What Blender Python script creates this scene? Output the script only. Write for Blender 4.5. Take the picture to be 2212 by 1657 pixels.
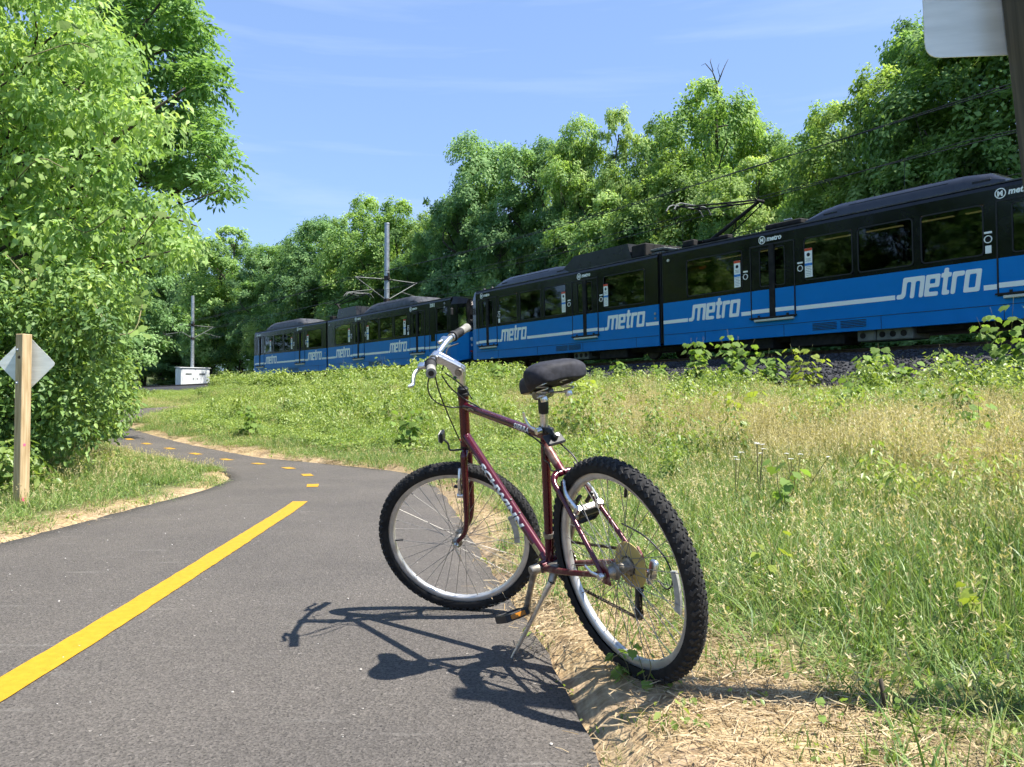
import bpy, bmesh, math, random
import numpy as np
from mathutils import Vector, Matrix, Euler
from mathutils.geometry import tessellate_polygon

for _o in list(bpy.data.objects):
    bpy.data.objects.remove(_o, do_unlink=True)
scene = bpy.context.scene
COL = scene.collection
rad = math.radians
rng = np.random.default_rng(7)
random.seed(7)

# ------------------------------------------------------------------ camera, sky, sun, exposure
CAM_H, PITCH, FPX = 0.8788, rad(1.107), 1694.5       # FPX: focal length for a 2212 px wide picture
cam_d = bpy.data.cameras.new('camera')
cam_d.sensor_width = 36.0
cam_d.lens = FPX / 2212.0 * 36.0
cam_d.clip_start = 0.05
cam_d.clip_end = 3000.0
cam = bpy.data.objects.new('camera', cam_d)
cam.location = (0, 0, CAM_H)
cam.rotation_euler = (rad(90) + PITCH, 0, 0)
COL.objects.link(cam)
scene.camera = cam

SUN_AZ, SUN_EL = rad(-18.1), rad(61.3)               # azimuth from +X towards +Y
SUN_DIR = Vector((math.cos(SUN_AZ) * math.cos(SUN_EL), math.sin(SUN_AZ) * math.cos(SUN_EL), math.sin(SUN_EL)))

world = bpy.data.worlds.new('World')
scene.world = world
world.use_nodes = True
wn, wl = world.node_tree.nodes, world.node_tree.links
wn.clear()
w_out = wn.new('ShaderNodeOutputWorld')
w_bg = wn.new('ShaderNodeBackground')
w_sky = wn.new('ShaderNodeTexSky')
w_sky.sky_type = 'NISHITA'
w_sky.sun_disc = False
w_sky.sun_elevation = SUN_EL
w_sky.sun_rotation = rad(90) - SUN_AZ
w_sky.altitude = 150
w_sky.air_density = 1.0
w_sky.dust_density = 0.3
w_sky.ozone_density = 2.2
w_bg.inputs['Strength'].default_value = 0.12
# thin streaks of high cloud all round the sky
w_tc = wn.new('ShaderNodeTexCoord')
w_map = wn.new('ShaderNodeMapping')
w_map.inputs['Rotation'].default_value = (rad(4), rad(-5), rad(12))
w_map.inputs['Scale'].default_value = (1.5, 1.5, 17.0)
w_noise = wn.new('ShaderNodeTexNoise')
w_noise.inputs['Scale'].default_value = 1.3
w_noise.inputs['Detail'].default_value = 7
w_noise.inputs['Roughness'].default_value = 0.58
w_noise.inputs['Distortion'].default_value = 0.35
w_ramp = wn.new('ShaderNodeValToRGB')
w_ramp.color_ramp.elements[0].position = 0.50
w_ramp.color_ramp.elements[0].color = (0, 0, 0, 1)
w_ramp.color_ramp.elements[1].position = 0.86
w_ramp.color_ramp.elements[1].color = (0.34, 0.34, 0.34, 1)
w_mix = wn.new('ShaderNodeMixRGB')
w_mix.inputs['Color2'].default_value = (3.0, 3.5, 4.2, 1)
wl.new(w_tc.outputs['Generated'], w_map.inputs['Vector'])
wl.new(w_map.outputs['Vector'], w_noise.inputs['Vector'])
wl.new(w_noise.outputs['Fac'], w_ramp.inputs['Fac'])
wl.new(w_ramp.outputs['Color'], w_mix.inputs['Fac'])
# soften the sky's range (same curve in every direction): less glare low down, deeper blue
w_gam = wn.new('ShaderNodeGamma')
w_gam.inputs['Gamma'].default_value = 0.5
w_tint = wn.new('ShaderNodeMixRGB')
w_tint.blend_type = 'MULTIPLY'
w_tint.inputs['Fac'].default_value = 1.0
w_tint.inputs['Color2'].default_value = (0.98, 1.25, 1.76, 1)
wl.new(w_sky.outputs['Color'], w_gam.inputs['Color'])
wl.new(w_gam.outputs['Color'], w_tint.inputs['Color1'])
wl.new(w_tint.outputs['Color'], w_mix.inputs['Color1'])
wl.new(w_mix.outputs['Color'], w_bg.inputs['Color'])
wl.new(w_bg.outputs['Background'], w_out.inputs['Surface'])

sun_d = bpy.data.lights.new('sun', 'SUN')
sun_d.energy = 4.6
sun_d.angle = rad(0.53)
sun_d.color = (1.0, 0.955, 0.88)
sun = bpy.data.objects.new('sun', sun_d)
sun.rotation_euler = SUN_DIR.to_track_quat('Z', 'Y').to_euler()
sun.location = (20, -8, 40)
COL.objects.link(sun)

scene.view_settings.view_transform = 'Standard'
scene.view_settings.look = 'None'
scene.view_settings.exposure = 1.32
scene.view_settings.gamma = 1.0
scene.view_settings.use_curve_mapping = False
scene.cycles.use_adaptive_sampling = True
scene.cycles.adaptive_threshold = 0.03
scene.cycles.max_bounces = 6
scene.cycles.diffuse_bounces = 3
scene.cycles.glossy_bounces = 3
scene.cycles.transmission_bounces = 4
scene.cycles.transparent_max_bounces = 10
scene.cycles.caustics_reflective = False
scene.cycles.caustics_refractive = False

# ------------------------------------------------------------------ helpers
def pix_ray(px, py):
    """direction of the ray through a picture point (2212 x 1657 scale)"""
    x = (px - 1106.0) / FPX
    v = (828.5 - py) / FPX
    f = Vector((0, math.cos(PITCH), math.sin(PITCH)))
    u = Vector((0, -math.sin(PITCH), math.cos(PITCH)))
    d = f + Vector((1, 0, 0)) * x + u * v
    return d

def at_depth(px, py, Y):
    d = pix_ray(px, py)
    k = Y / d.y
    return Vector((0, 0, CAM_H)) + d * k

class MB:
    """collects shapes, links them as one mesh object"""
    def __init__(s):
        s.v, s.f, s.m = [], [], []
    def add(s, vs, fs, mi=0):
        b = len(s.v)
        s.v.extend([tuple(v) for v in vs])
        for f in fs:
            s.f.append(tuple(b + i for i in f)); s.m.append(mi)
        return s
    def box(s, c, d, M=None, mi=0):
        hx, hy, hz = d[0] / 2, d[1] / 2, d[2] / 2
        vs = [Vector((c[0] + i * hx, c[1] + j * hy, c[2] + k * hz)) for i in (-1, 1) for j in (-1, 1) for k in (-1, 1)]
        if M is not None: vs = [M @ v for v in vs]
        return s.add(vs, [(0, 1, 3, 2), (4, 6, 7, 5), (0, 4, 5, 1), (2, 3, 7, 6), (0, 2, 6, 4), (1, 5, 7, 3)], mi)
    def bbox(s, c, d, b=0.005, M=None, mi=0):
        """box with chamfered edges (octagonal-style)"""
        hx, hy, hz = d[0] / 2, d[1] / 2, d[2] / 2
        b = min(b, hx * .95, hy * .95, hz * .95)
        bm = bmesh.new()
        bmesh.ops.create_cube(bm, size=1)
        for v in bm.verts: v.co = Vector((v.co.x * d[0], v.co.y * d[1], v.co.z * d[2]))
        bmesh.ops.bevel(bm, geom=list(bm.edges), offset=b, segments=1, affect='EDGES')
        bm.verts.index_update()
        vs = [v.co + Vector(c) for v in bm.verts]
        if M is not None: vs = [M @ v for v in vs]
        s.add(vs, [[v.index for v in f.verts] for f in bm.faces], mi)
        bm.free(); return s
    def tube(s, pts, r, n=10, cap=True, mi=0, close=False, flat=1.0, up=None):
        pts = [Vector(p) for p in pts]
        N = len(pts)
        rs = r if isinstance(r, (list, tuple)) else [r] * N
        base = len(s.v); prev = None
        for i, p in enumerate(pts):
            if close: t = pts[(i + 1) % N] - pts[i - 1]
            else: t = pts[min(i + 1, N - 1)] - pts[max(i - 1, 0)]
            if t.length < 1e-9: t = Vector((0, 0, 1))
            t.normalize()
            if prev is None:
                a = Vector(up) if up is not None else (Vector((0, 0, 1)) if abs(t.z) < .9 else Vector((1, 0, 0)))
                nx = (a - t * a.dot(t)).normalized()
            else:
                nx = (prev - t * prev.dot(t)).normalized()
            prev = nx
            ny = t.cross(nx)
            for k in range(n):
                a = 2 * math.pi * k / n
                s.v.append(tuple(p + nx * (math.cos(a) * rs[i]) + ny * (math.sin(a) * rs[i] * flat)))
        M = N if close else N - 1
        for i in range(M):
            j = (i + 1) % N
            for k in range(n):
                l = (k + 1) % n
                s.f.append((base + i * n + k, base + i * n + l, base + j * n + l, base + j * n + k)); s.m.append(mi)
        if cap and not close:
            s.f.append(tuple(base + k for k in reversed(range(n)))); s.m.append(mi)
            s.f.append(tuple(base + (N - 1) * n + k for k in range(n))); s.m.append(mi)
        return s
    def lathe(s, prof, c, axis, n=32, mi=0):
        """prof: list of (radius, offset along axis); closed if first == last"""
        ax = Vector(axis).normalized()
        a = Vector((0, 0, 1)) if abs(ax.z) < .9 else Vector((1, 0, 0))
        u = (a - ax * a.dot(ax)).normalized(); w = ax.cross(u)
        base = len(s.v); m = len(prof)
        for k in range(n):
            t = 2 * math.pi * k / n
            d = u * math.cos(t) + w * math.sin(t)
            for r, o in prof: s.v.append(tuple(Vector(c) + ax * o + d * r))
        for k in range(n):
            l = (k + 1) % n
            for i in range(m - 1):
                s.f.append((base + k * m + i, base + l * m + i, base + l * m + i + 1, base + k * m + i + 1)); s.m.append(mi)
        return s
    def disc(s, c, axis, r, th, n=24, mi=0):
        return s.lathe([(0.0001, -th / 2), (r, -th / 2), (r, th / 2), (0.0001, th / 2)], c, axis, n, mi)
    def poly(s, pts2, frame, th, mi=0):
        """extruded flat outline; frame: 4x4 with x,y in plane, z thickness"""
        n = len(pts2)
        a = [frame @ Vector((p[0], p[1], 0)) for p in pts2]
        b = [frame @ Vector((p[0], p[1], th)) for p in pts2]
        tri = tessellate_polygon([[Vector((p[0], p[1], 0)) for p in pts2]])
        fs = [tuple(t) for t in tri] + [tuple(n + i for i in reversed(t)) for t in tri]
        fs += [(i, (i + 1) % n, n + (i + 1) % n, n + i) for i in range(n)]
        return s.add(a + b, fs, mi)
    def xf(s, M):
        s.v = [tuple(M @ Vector(v)) for v in s.v]; return s
    def build(s, name, mats, parent=None, smooth=False, angle=None):
        me = bpy.data.meshes.new(name)
        me.from_pydata(s.v, [], s.f)
        if not isinstance(mats, (list, tuple)): mats = [mats]
        for m in mats: me.materials.append(m)
        if len(mats) > 1: me.polygons.foreach_set('material_index', s.m)
        bm = bmesh.new(); bm.from_mesh(me)
        bmesh.ops.recalc_face_normals(bm, faces=bm.faces)
        if smooth and angle is not None:
            for e in bm.edges:
                if len(e.link_faces) == 2 and e.calc_face_angle(0) > rad(angle): e.smooth = False
        bm.to_mesh(me); bm.free()
        if smooth: me.polygons.foreach_set('use_smooth', [True] * len(me.polygons))
        me.update()
        return link(name, me, parent)

def link(name, data, parent=None):
    o = bpy.data.objects.new(name, data)
    COL.objects.link(o)
    if parent is not None: o.parent = parent
    return o

def tag(o, label=None, cat=None, group=None, kind=None):
    if label: o['label'] = label
    if cat: o['category'] = cat
    if group: o['group'] = group
    if kind: o['kind'] = kind
    return o

def empty(name, loc=(0, 0, 0), M=None):
    o = bpy.data.objects.new(name, None)
    o.empty_display_size = 0.2
    if M is not None: o.matrix_world = M
    else: o.location = loc
    COL.objects.link(o)
    return o

def catmull(pts, per=8):
    P = [Vector(p) for p in pts]; out = []
    Q = [P[0] * 2 - P[1]] + P + [P[-1] * 2 - P[-2]]
    for i in range(1, len(Q) - 2):
        a, b, c, d = Q[i - 1], Q[i], Q[i + 1], Q[i + 2]
        for k in range(per):
            t = k / per
            out.append(.5 * ((2 * b) + (c - a) * t + (2 * a - 5 * b + 4 * c - d) * t * t + (3 * b - a - 3 * c + d) * t ** 3))
    out.append(P[-1]); return out

def frame(o, x, z):
    """4x4 with origin o, x axis x, z axis z (y completes)"""
    x = Vector(x).normalized(); z = Vector(z); z = (z - x * z.dot(x)).normalized(); y = z.cross(x)
    M = Matrix.Identity(4)
    for i in range(3): M[i][0], M[i][1], M[i][2], M[i][3] = x[i], y[i], z[i], o[i]
    return M

# ------------------------------------------------------------------ materials
def mat(name, col=(.5, .5, .5), rough=.5, metal=0.0, spec=.5, coat=0.0):
    m = bpy.data.materials.new(name); m.use_nodes = True
    b = m.node_tree.nodes['Principled BSDF']
    b.inputs['Base Color'].default_value = (*col, 1)
    b.inputs['Roughness'].default_value = rough
    b.inputs['Metallic'].default_value = metal
    b.inputs['Specular IOR Level'].default_value = spec
    if coat: b.inputs['Coat Weight'].default_value = coat; b.inputs['Coat Roughness'].default_value = .08
    return m

def N(m, t): return m.node_tree.nodes.new(t)
def L(m, a, b): m.node_tree.links.new(a, b)

def noise_mat(name, c1, c2, scale=8, rough=.6, detail=6, bump=0.0, bdist=.01, metal=0.0, spec=.4, lo=.35, hi=.65, coord='Object', stretch=(1, 1, 1), rvar=0.0, coat=0.0):
    m = mat(name, c1, rough, metal, spec, coat)
    b = m.node_tree.nodes['Principled BSDF']
    tc = N(m, 'ShaderNodeTexCoord'); mp = N(m, 'ShaderNodeMapping'); mp.inputs['Scale'].default_value = stretch
    L(m, tc.outputs[coord], mp.inputs['Vector'])
    n = N(m, 'ShaderNodeTexNoise'); n.inputs['Scale'].default_value = scale; n.inputs['Detail'].default_value = detail
    L(m, mp.outputs['Vector'], n.inputs['Vector'])
    r = N(m, 'ShaderNodeValToRGB')
    r.color_ramp.elements[0].position = lo; r.color_ramp.elements[0].color = (*c1, 1)
    r.color_ramp.elements[1].position = hi; r.color_ramp.elements[1].color = (*c2, 1)
    L(m, n.outputs['Fac'], r.inputs['Fac']); L(m, r.outputs['Color'], b.inputs['Base Color'])
    if rvar:
        mr = N(m, 'ShaderNodeMapRange'); mr.inputs['To Min'].default_value = max(.02, rough - rvar); mr.inputs['To Max'].default_value = rough + rvar
        L(m, n.outputs['Fac'], mr.inputs['Value']); L(m, mr.outputs['Result'], b.inputs['Roughness'])
    if bump:
        bp = N(m, 'ShaderNodeBump'); bp.inputs['Strength'].default_value = bump; bp.inputs['Distance'].default_value = bdist
        L(m, n.outputs['Fac'], bp.inputs['Height']); L(m, bp.outputs['Normal'], b.inputs['Normal'])
    return m

def leaf_mat(name, cols, trans=.35, rough=.45, spec=.35, warm=1.0):
    """foliage: colour from the per-leaf 'tint' attribute and a per-object variation"""
    m = bpy.data.materials.new(name); m.use_nodes = True
    nt = m.node_tree; b = nt.nodes['Principled BSDF']
    at = N(m, 'ShaderNodeAttribute'); at.attribute_name = 'tint'
    oi = N(m, 'ShaderNodeObjectInfo')
    ad = N(m, 'ShaderNodeMath'); ad.operation = 'MULTIPLY_ADD'; ad.inputs[1].default_value = .30; ad.inputs[2].default_value = -.15
    L(m, oi.outputs['Random'], ad.inputs[0])
    sm = N(m, 'ShaderNodeMath'); sm.operation = 'ADD'; sm.use_clamp = True
    L(m, at.outputs['Fac'], sm.inputs[0]); L(m, ad.outputs[0], sm.inputs[1])
    r = N(m, 'ShaderNodeValToRGB')
    while len(r.color_ramp.elements) < len(cols): r.color_ramp.elements.new(.5)
    for i, c in enumerate(cols):
        r.color_ramp.elements[i].position = i / (len(cols) - 1); r.color_ramp.elements[i].color = (*c, 1)
    L(m, sm.outputs[0], r.inputs['Fac'])
    L(m, r.outputs['Color'], b.inputs['Base Color'])
    b.inputs['Roughness'].default_value = rough; b.inputs['Specular IOR Level'].default_value = spec
    tr = N(m, 'ShaderNodeBsdfTranslucent')
    hs = N(m, 'ShaderNodeMixRGB'); hs.blend_type = 'MULTIPLY'; hs.inputs['Fac'].default_value = 1
    hs.inputs['Color2'].default_value = (1.4 * warm, 1.4, .7, 1)
    L(m, r.outputs['Color'], hs.inputs['Color1']); L(m, hs.outputs['Color'], tr.inputs['Color'])
    mx = N(m, 'ShaderNodeMixShader'); mx.inputs['Fac'].default_value = trans
    L(m, b.outputs['BSDF'], mx.inputs[1]); L(m, tr.outputs['BSDF'], mx.inputs[2])
    L(m, mx.outputs['Shader'], nt.nodes['Material Output'].inputs['Surface'])
    return m

def glass_mat(name, tint, base, rough=.03):
    """tinted pane: part see-through, part dark, mirror reflection by Fresnel"""
    m = bpy.data.materials.new(name); m.use_nodes = True
    nt = m.node_tree; nt.nodes.remove(nt.nodes['Principled BSDF'])
    tp = N(m, 'ShaderNodeBsdfTransparent'); tp.inputs['Color'].default_value = (*tint, 1)
    gl = N(m, 'ShaderNodeBsdfGlossy'); gl.inputs['Roughness'].default_value = rough; gl.inputs['Color'].default_value = (.9, .95, 1, 1)
    fr = N(m, 'ShaderNodeFresnel'); fr.inputs['IOR'].default_value = 1.5
    ma = N(m, 'ShaderNodeMath'); ma.operation = 'MULTIPLY_ADD'; ma.inputs[1].default_value = .9; ma.inputs[2].default_value = base; ma.use_clamp = True
    mx = N(m, 'ShaderNodeMixShader')
    L(m, fr.outputs['Fac'], ma.inputs[0]); L(m, ma.outputs[0], mx.inputs['Fac'])
    L(m, tp.outputs['BSDF'], mx.inputs[1]); L(m, gl.outputs['BSDF'], mx.inputs[2])
    L(m, mx.outputs['Shader'], nt.nodes['Material Output'].inputs['Surface'])
    return m

M = {}
# ------------------------------------------------------------------ ground plan
PATH_C = [(-1.35, -14), (-1.38, -8), (-1.42, -3), (-1.46, 0), (-1.54, 2.35), (-1.60, 3.57), (-1.70, 5.2), (-1.806, 6.71), (-2.01, 7.94), (-2.35, 9.03), (-2.82, 9.93),
          (-3.42, 10.6), (-4.1, 11.3), (-4.82, 11.97), (-5.51, 12.65), (-6.21, 13.35), (-6.87, 14.1), (-7.54, 14.9), (-8.3, 16.0), (-9.1, 17.6),
          (-9.9, 19.6), (-10.8, 22.5), (-11.9, 26.5), (-13.4, 32), (-16, 40)]
PATH_R = [(.95, -14), (.85, -8), (.65, -3), (.47, 0), (.36, 1), (.225, 1.87), (.10, 2.84), (-.17, 4.39), (-.44, 6.1), (-.82, 8.1), (-1.3, 9.36), (-2.47, 10.55), (-3.87, 11.8),
          (-5.3, 13.2), (-6.67, 14.8), (-7.6, 16.0), (-8.6, 17.6), (-9.2, 19.4), (-9.9, 22.2), (-10.8, 26.3), (-12.3, 31.7), (-14.9, 39.6)]
PATH_L = [(-3.35, -14), (-3.3, -8), (-3.2, -3), (-3.15, 0), (-3.12, 2.5), (-3.10, 4.74), (-3.06, 5.75), (-2.98, 6.96), (-2.98, 7.8), (-3.11, 8.65), (-3.42, 9.4), (-4.05, 10.25), (-4.8, 11.0),
          (-5.9, 12.1), (-7.0, 13.5), (-8.0, 14.9), (-9.0, 16.4), (-9.9, 18.2), (-10.7, 20.1), (-11.7, 22.9), (-12.9, 26.9), (-14.4, 32.3), (-17, 40.4)]
def smooth2(p, per=4): return np.array([(v.x, v.y) for v in catmull([(a, b, 0) for a, b in p], per)])
PC, PR, PL = smooth2(PATH_C), smooth2(PATH_R), smooth2(PATH_L)
PC_S = np.concatenate([[0], np.cumsum(np.linalg.norm(np.diff(PC, axis=0), axis=1))])
S5 = PC_S[np.argmin(np.abs(PC[:, 1] - 11.3))]
PATH_POLY = np.concatenate([PR, PL[::-1]])

def seg_dist(q, line):
    """distance of points q (n,2) to a polyline; signed side (+ right of travel), arc position"""
    q = np.asarray(q, float); best = np.full(len(q), 1e9); side = np.zeros(len(q)); arc = np.zeros(len(q)); s0 = 0.0
    for a, b in zip(line[:-1], line[1:]):
        d = b - a; l = np.hypot(*d)
        if l < 1e-9: continue
        t = np.clip(((q - a) @ d) / l ** 2, 0, 1)
        r = q - (a + t[:, None] * d)
        dd = np.hypot(r[:, 0], r[:, 1]); k = dd < best
        best[k] = dd[k]; side[k] = np.sign(d[1] * r[k, 0] - d[0] * r[k, 1]); arc[k] = s0 + t[k] * l
        s0 += l
    return best, side, arc

def inside(q, poly):
    q = np.asarray(q, float); c = np.zeros(len(q), bool)
    x, y = q[:, 0], q[:, 1]; j = len(poly) - 1
    for i in range(len(poly)):
        xi, yi = poly[i]; xj, yj = poly[j]
        if yi != yj:
            k = ((yi > y) != (yj > y)) & (x < (xj - xi) * (y - yi) / (yj - yi) + xi)
            c ^= k
        j = i
    return c

# near side of the trams, right to left; the near track's middle is 1.33 m beyond it
RAIL_Z = 2.33
SKIRT_Z = RAIL_Z + 0.46
A_SEAM = Vector((5.39, 28.2, 0)); A_DIR = Vector((.577, -.817, 0)).normalized()
B_DIR = Vector((-.57, .824, 0)).normalized()
C_END = Vector((-3.14, 40.4, 0)); C_DIR = Vector((-.602, .798, 0)).normalized()
C_SEAM = C_END + C_DIR * 15.4
D_DIR = Vector((-.64, .768, 0)).normalized()
B_END = A_SEAM + B_DIR * 12.5
D_END = C_SEAM + D_DIR * 12.6
side_pts = [A_SEAM + A_DIR * 60, A_SEAM + A_DIR * 40, A_SEAM + A_DIR * 15.4, A_SEAM, B_END, C_END, C_SEAM, D_END, D_END + Vector((-.62, .785, 0)) * 18, D_END + Vector((-.62, .785, 0)) * 40, D_END + Vector((-.66, .75, 0)) * 90]
SIDE = np.array([(p.x, p.y) for p in side_pts])
def offset_line(line, d):
    """shift a polyline to its right (+) seen along its travel"""
    out = []
    for i in range(len(line)):
        t = line[min(i + 1, len(line) - 1)] - line[max(i - 1, 0)]; t = t / np.hypot(*t)
        out.append(line[i] + np.array([t[1], -t[0]]) * d)
    return np.array(out)
# travelling right-to-left (away), the far side is on the right hand
def even_smooth(line, step, win):
    """resample a polyline evenly and ease its corners"""
    s = np.concatenate([[0], np.cumsum(np.linalg.norm(np.diff(line, axis=0), axis=1))]); t = np.arange(0, s[-1], step)
    p = np.stack([np.interp(t, s, line[:, 0]), np.interp(t, s, line[:, 1])], -1); k = int(win / step); pad = np.concatenate([p[:1] - (p[1] - p[0]) * np.arange(k, 0, -1)[:, None], p, p[-1:] + (p[-1] - p[-2]) * np.arange(1, k + 1)[:, None]])
    ker = np.hanning(2 * k + 3)[1:-1]; ker /= ker.sum()
    return np.stack([np.convolve(pad[:, 0], ker, 'valid'), np.convolve(pad[:, 1], ker, 'valid')], -1)
SIDE_S = even_smooth(SIDE, 1.5, 9.0)
TRK1 = offset_line(SIDE_S, 1.33)
TRK2 = offset_line(SIDE_S, 5.45)
SHOULD = offset_line(SIDE_S, -3.0)[::2]

def vnoise(x, y, s, seed=0):
    """cheap smooth value noise"""
    x = np.asarray(x) / s + seed * 17.3; y = np.asarray(y) / s + seed * 9.1
    xi, yi = np.floor(x), np.floor(y); fx, fy = x - xi, y - yi
    fx = fx * fx * (3 - 2 * fx); fy = fy * fy * (3 - 2 * fy)
    def h(a, b):
        v = np.sin(a * 127.1 + b * 311.7 + seed * 74.7) * 43758.5453
        return v - np.floor(v)
    return (h(xi, yi) * (1 - fx) + h(xi + 1, yi) * fx) * (1 - fy) + (h(xi, yi + 1) * (1 - fx) + h(xi + 1, yi + 1) * fx) * fy

def sstep(a, b, x):
    t = np.clip((x - a) / (b - a), 0, 1); return t * t * (3 - 2 * t)

def path_z(arc): return .038 * np.maximum(0, arc - S5) * np.where(arc > S5 + 14, (14 / np.maximum(arc - S5, 1e-6)), 1)

def terrain(q, info=False, bare=False):
    q = np.asarray(q, float)
    dc, sd, arc = seg_dist(q, PC)
    drr, sr, _ = seg_dist(q, PR); dl, sl, _ = seg_dist(q, PL)
    ins = inside(q, PATH_POLY)
    a = np.where(ins, -np.minimum(drr, dl), np.minimum(drr, dl))    # distance from the asphalt edge
    ds, ss, _ = seg_dist(q, SHOULD); b = ds * np.where(ss > 0, -1, 1)   # + on the camera's side of the track
    dfar = -b
    zp = path_z(arc)
    right = sd > 0
    t = np.clip(a, 0, None) / (np.clip(a, 0, None) + np.clip(b, 0, None) + 1e-6)
    zt = 1.62 - .27 * sstep(-9, -2, q[:, 0]) - .30 * sstep(1, 7, q[:, 0])
    z_r = zp + (zt - zp) * np.clip(t, 0, 1) ** 1.3 + .062 * sstep(0, .2, a) * (1 - t)
    z_r = np.where(b < 0, zt, z_r)
    hill = np.clip(dfar - 11.5, 0, None)
    z_r = z_r + np.where(b < 0, 7.0 * (1 - np.exp(-hill / 26.0)), 0)
    z_l = zp + .03 * sstep(0, .5, a) + np.clip(a, 0, 30) * .035
    z_l = np.maximum(z_l, zt - .13 * np.clip(b, 0, None))
    z = np.where(right | (b < 0), z_r, z_l)
    z = np.where(a <= 0, zp - .03, z)
    n = (vnoise(q[:, 0], q[:, 1], 1.7, 1) - .5) * .10 + (vnoise(q[:, 0], q[:, 1], .5, 2) - .5) * .035
    z = z + n * sstep(.25, 1.5, a) * np.where(b < .3, 0.15, 1)
    z = z - .03 * (a <= .06)                          # the asphalt lies a little proud of the soil beside it
    if info: return z, a, b, right, arc
    return z

def ground_z(x, y): return float(terrain([(x, y)])[0])

def ground_at(px, py, y0=1.5, y1=90):
    d = pix_ray(px, py); Y = np.linspace(y0, y1, 1600)
    pts = np.stack([d.x / d.y * Y, Y], -1); rz = CAM_H + d.z / d.y * Y
    tz = terrain(pts); k = np.argmax(rz <= tz); c = at_line(offset_line(SHOULD, -.45), px, 0)
    if rz[k] > tz[k] or pts[k, 1] > c[1]: return Vector((c[0], c[1], ground_z(*c)))      # top of the bank, short of the ballast
    return Vector((pts[k, 0], pts[k, 1], tz[k]))

# ------------------------------------------------------------------ ground, path, markings
def make_ground_mat():
    m = mat('soil_and_straw', (.2, .15, .08), .9, spec=.15)
    b = m.node_tree.nodes['Principled BSDF']
    tc = N(m, 'ShaderNodeTexCoord')
    at = N(m, 'ShaderNodeAttribute'); at.attribute_name = 'green'
    def nz(sc, det=6, st=(1, 1, 1), rot=0):
        mp = N(m, 'ShaderNodeMapping'); mp.inputs['Scale'].default_value = st; mp.inputs['Rotation'].default_value = (0, 0, rot)
        L(m, tc.outputs['Object'], mp.inputs['Vector'])
        n = N(m, 'ShaderNodeTexNoise'); n.inputs['Scale'].default_value = sc; n.inputs['Detail'].default_value = det
        L(m, mp.outputs['Vector'], n.inputs['Vector']); return n
    def ramp(src, a, ca, bb, cb):
        r = N(m, 'ShaderNodeValToRGB'); r.color_ramp.elements[0].position = a; r.color_ramp.elements[0].color = (*ca, 1)
        r.color_ramp.elements[1].position = bb; r.color_ramp.elements[1].color = (*cb, 1); L(m, src, r.inputs['Fac']); return r
    n1 = nz(26, 8); n2 = nz(9, 6, (1, 9, 1), .6); n3 = nz(9, 6, (9, 1, 1), .9); n4 = nz(2.2, 5)
    soil = ramp(n1.outputs['Fac'], .35, (.24, .165, .095), .68, (.48, .36, .23))
    straw = ramp(n2.outputs['Fac'], .42, (.25, .17, .085), .62, (.62, .48, .27))
    straw2 = ramp(n3.outputs['Fac'], .44, (.22, .15, .075), .62, (.58, .44, .25))
    mx = N(m, 'ShaderNodeMixRGB'); L(m, n1.outputs['Fac'], mx.inputs['Fac']); L(m, straw.outputs['Color'], mx.inputs['Color1']); L(m, straw2.outputs['Color'], mx.inputs['Color2'])
    f4 = ramp(n4.outputs['Fac'], .42, (0, 0, 0), .6, (1, 1, 1))
    mx2 = N(m, 'ShaderNodeMixRGB'); L(m, f4.outputs['Color'], mx2.inputs['Fac']); L(m, soil.outputs['Color'], mx2.inputs['Color1']); L(m, mx.outputs['Color'], mx2.inputs['Color2'])
    gr = ramp(n1.outputs['Fac'], .3, (.035, .05, .015), .7, (.10, .12, .04))
    mx3 = N(m, 'ShaderNodeMixRGB'); L(m, at.outputs['Fac'], mx3.inputs['Fac']); L(m, mx2.outputs['Color'], mx3.inputs['Color1']); L(m, gr.outputs['Color'], mx3.inputs['Color2'])
    L(m, mx3.outputs['Color'], b.inputs['Base Color'])
    bp = N(m, 'ShaderNodeBump'); bp.inputs['Strength'].default_value = .7; bp.inputs['Distance'].default_value = .02
    L(m, n1.outputs['Fac'], bp.inputs['Height']); L(m, bp.outputs['Normal'], b.inputs['Normal'])
    return m
M['ground'] = make_ground_mat()

def greenness(a, b, right, q):
    """how far the soil is covered with growing plants (0 straw, 1 green)"""
    n = vnoise(q[:, 0], q[:, 1], 1.3, 5) * .6 + vnoise(q[:, 0], q[:, 1], .45, 6) * .4
    wide = np.where(right, .30 + .80 * sstep(3.4, 1.2, q[:, 1]) + .12 * sstep(7, 9.5, q[:, 1]) * sstep(16, 12, q[:, 1]), .22)
    g = sstep(wide * .25, wide * 1.6, a + (n - .5) * wide * 1.3)
    patch = np.exp(-(((q[:, 0] + 4.9) / .8) ** 2 + ((q[:, 1] - 9.6) / .5) ** 2)) + np.exp(-(((q[:, 0] + 6.6) / .7) ** 2 + ((q[:, 1] - 10.9) / .6) ** 2))
    return np.clip(g - np.where(right, 0, patch * 1.3), 0, 1)

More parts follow.
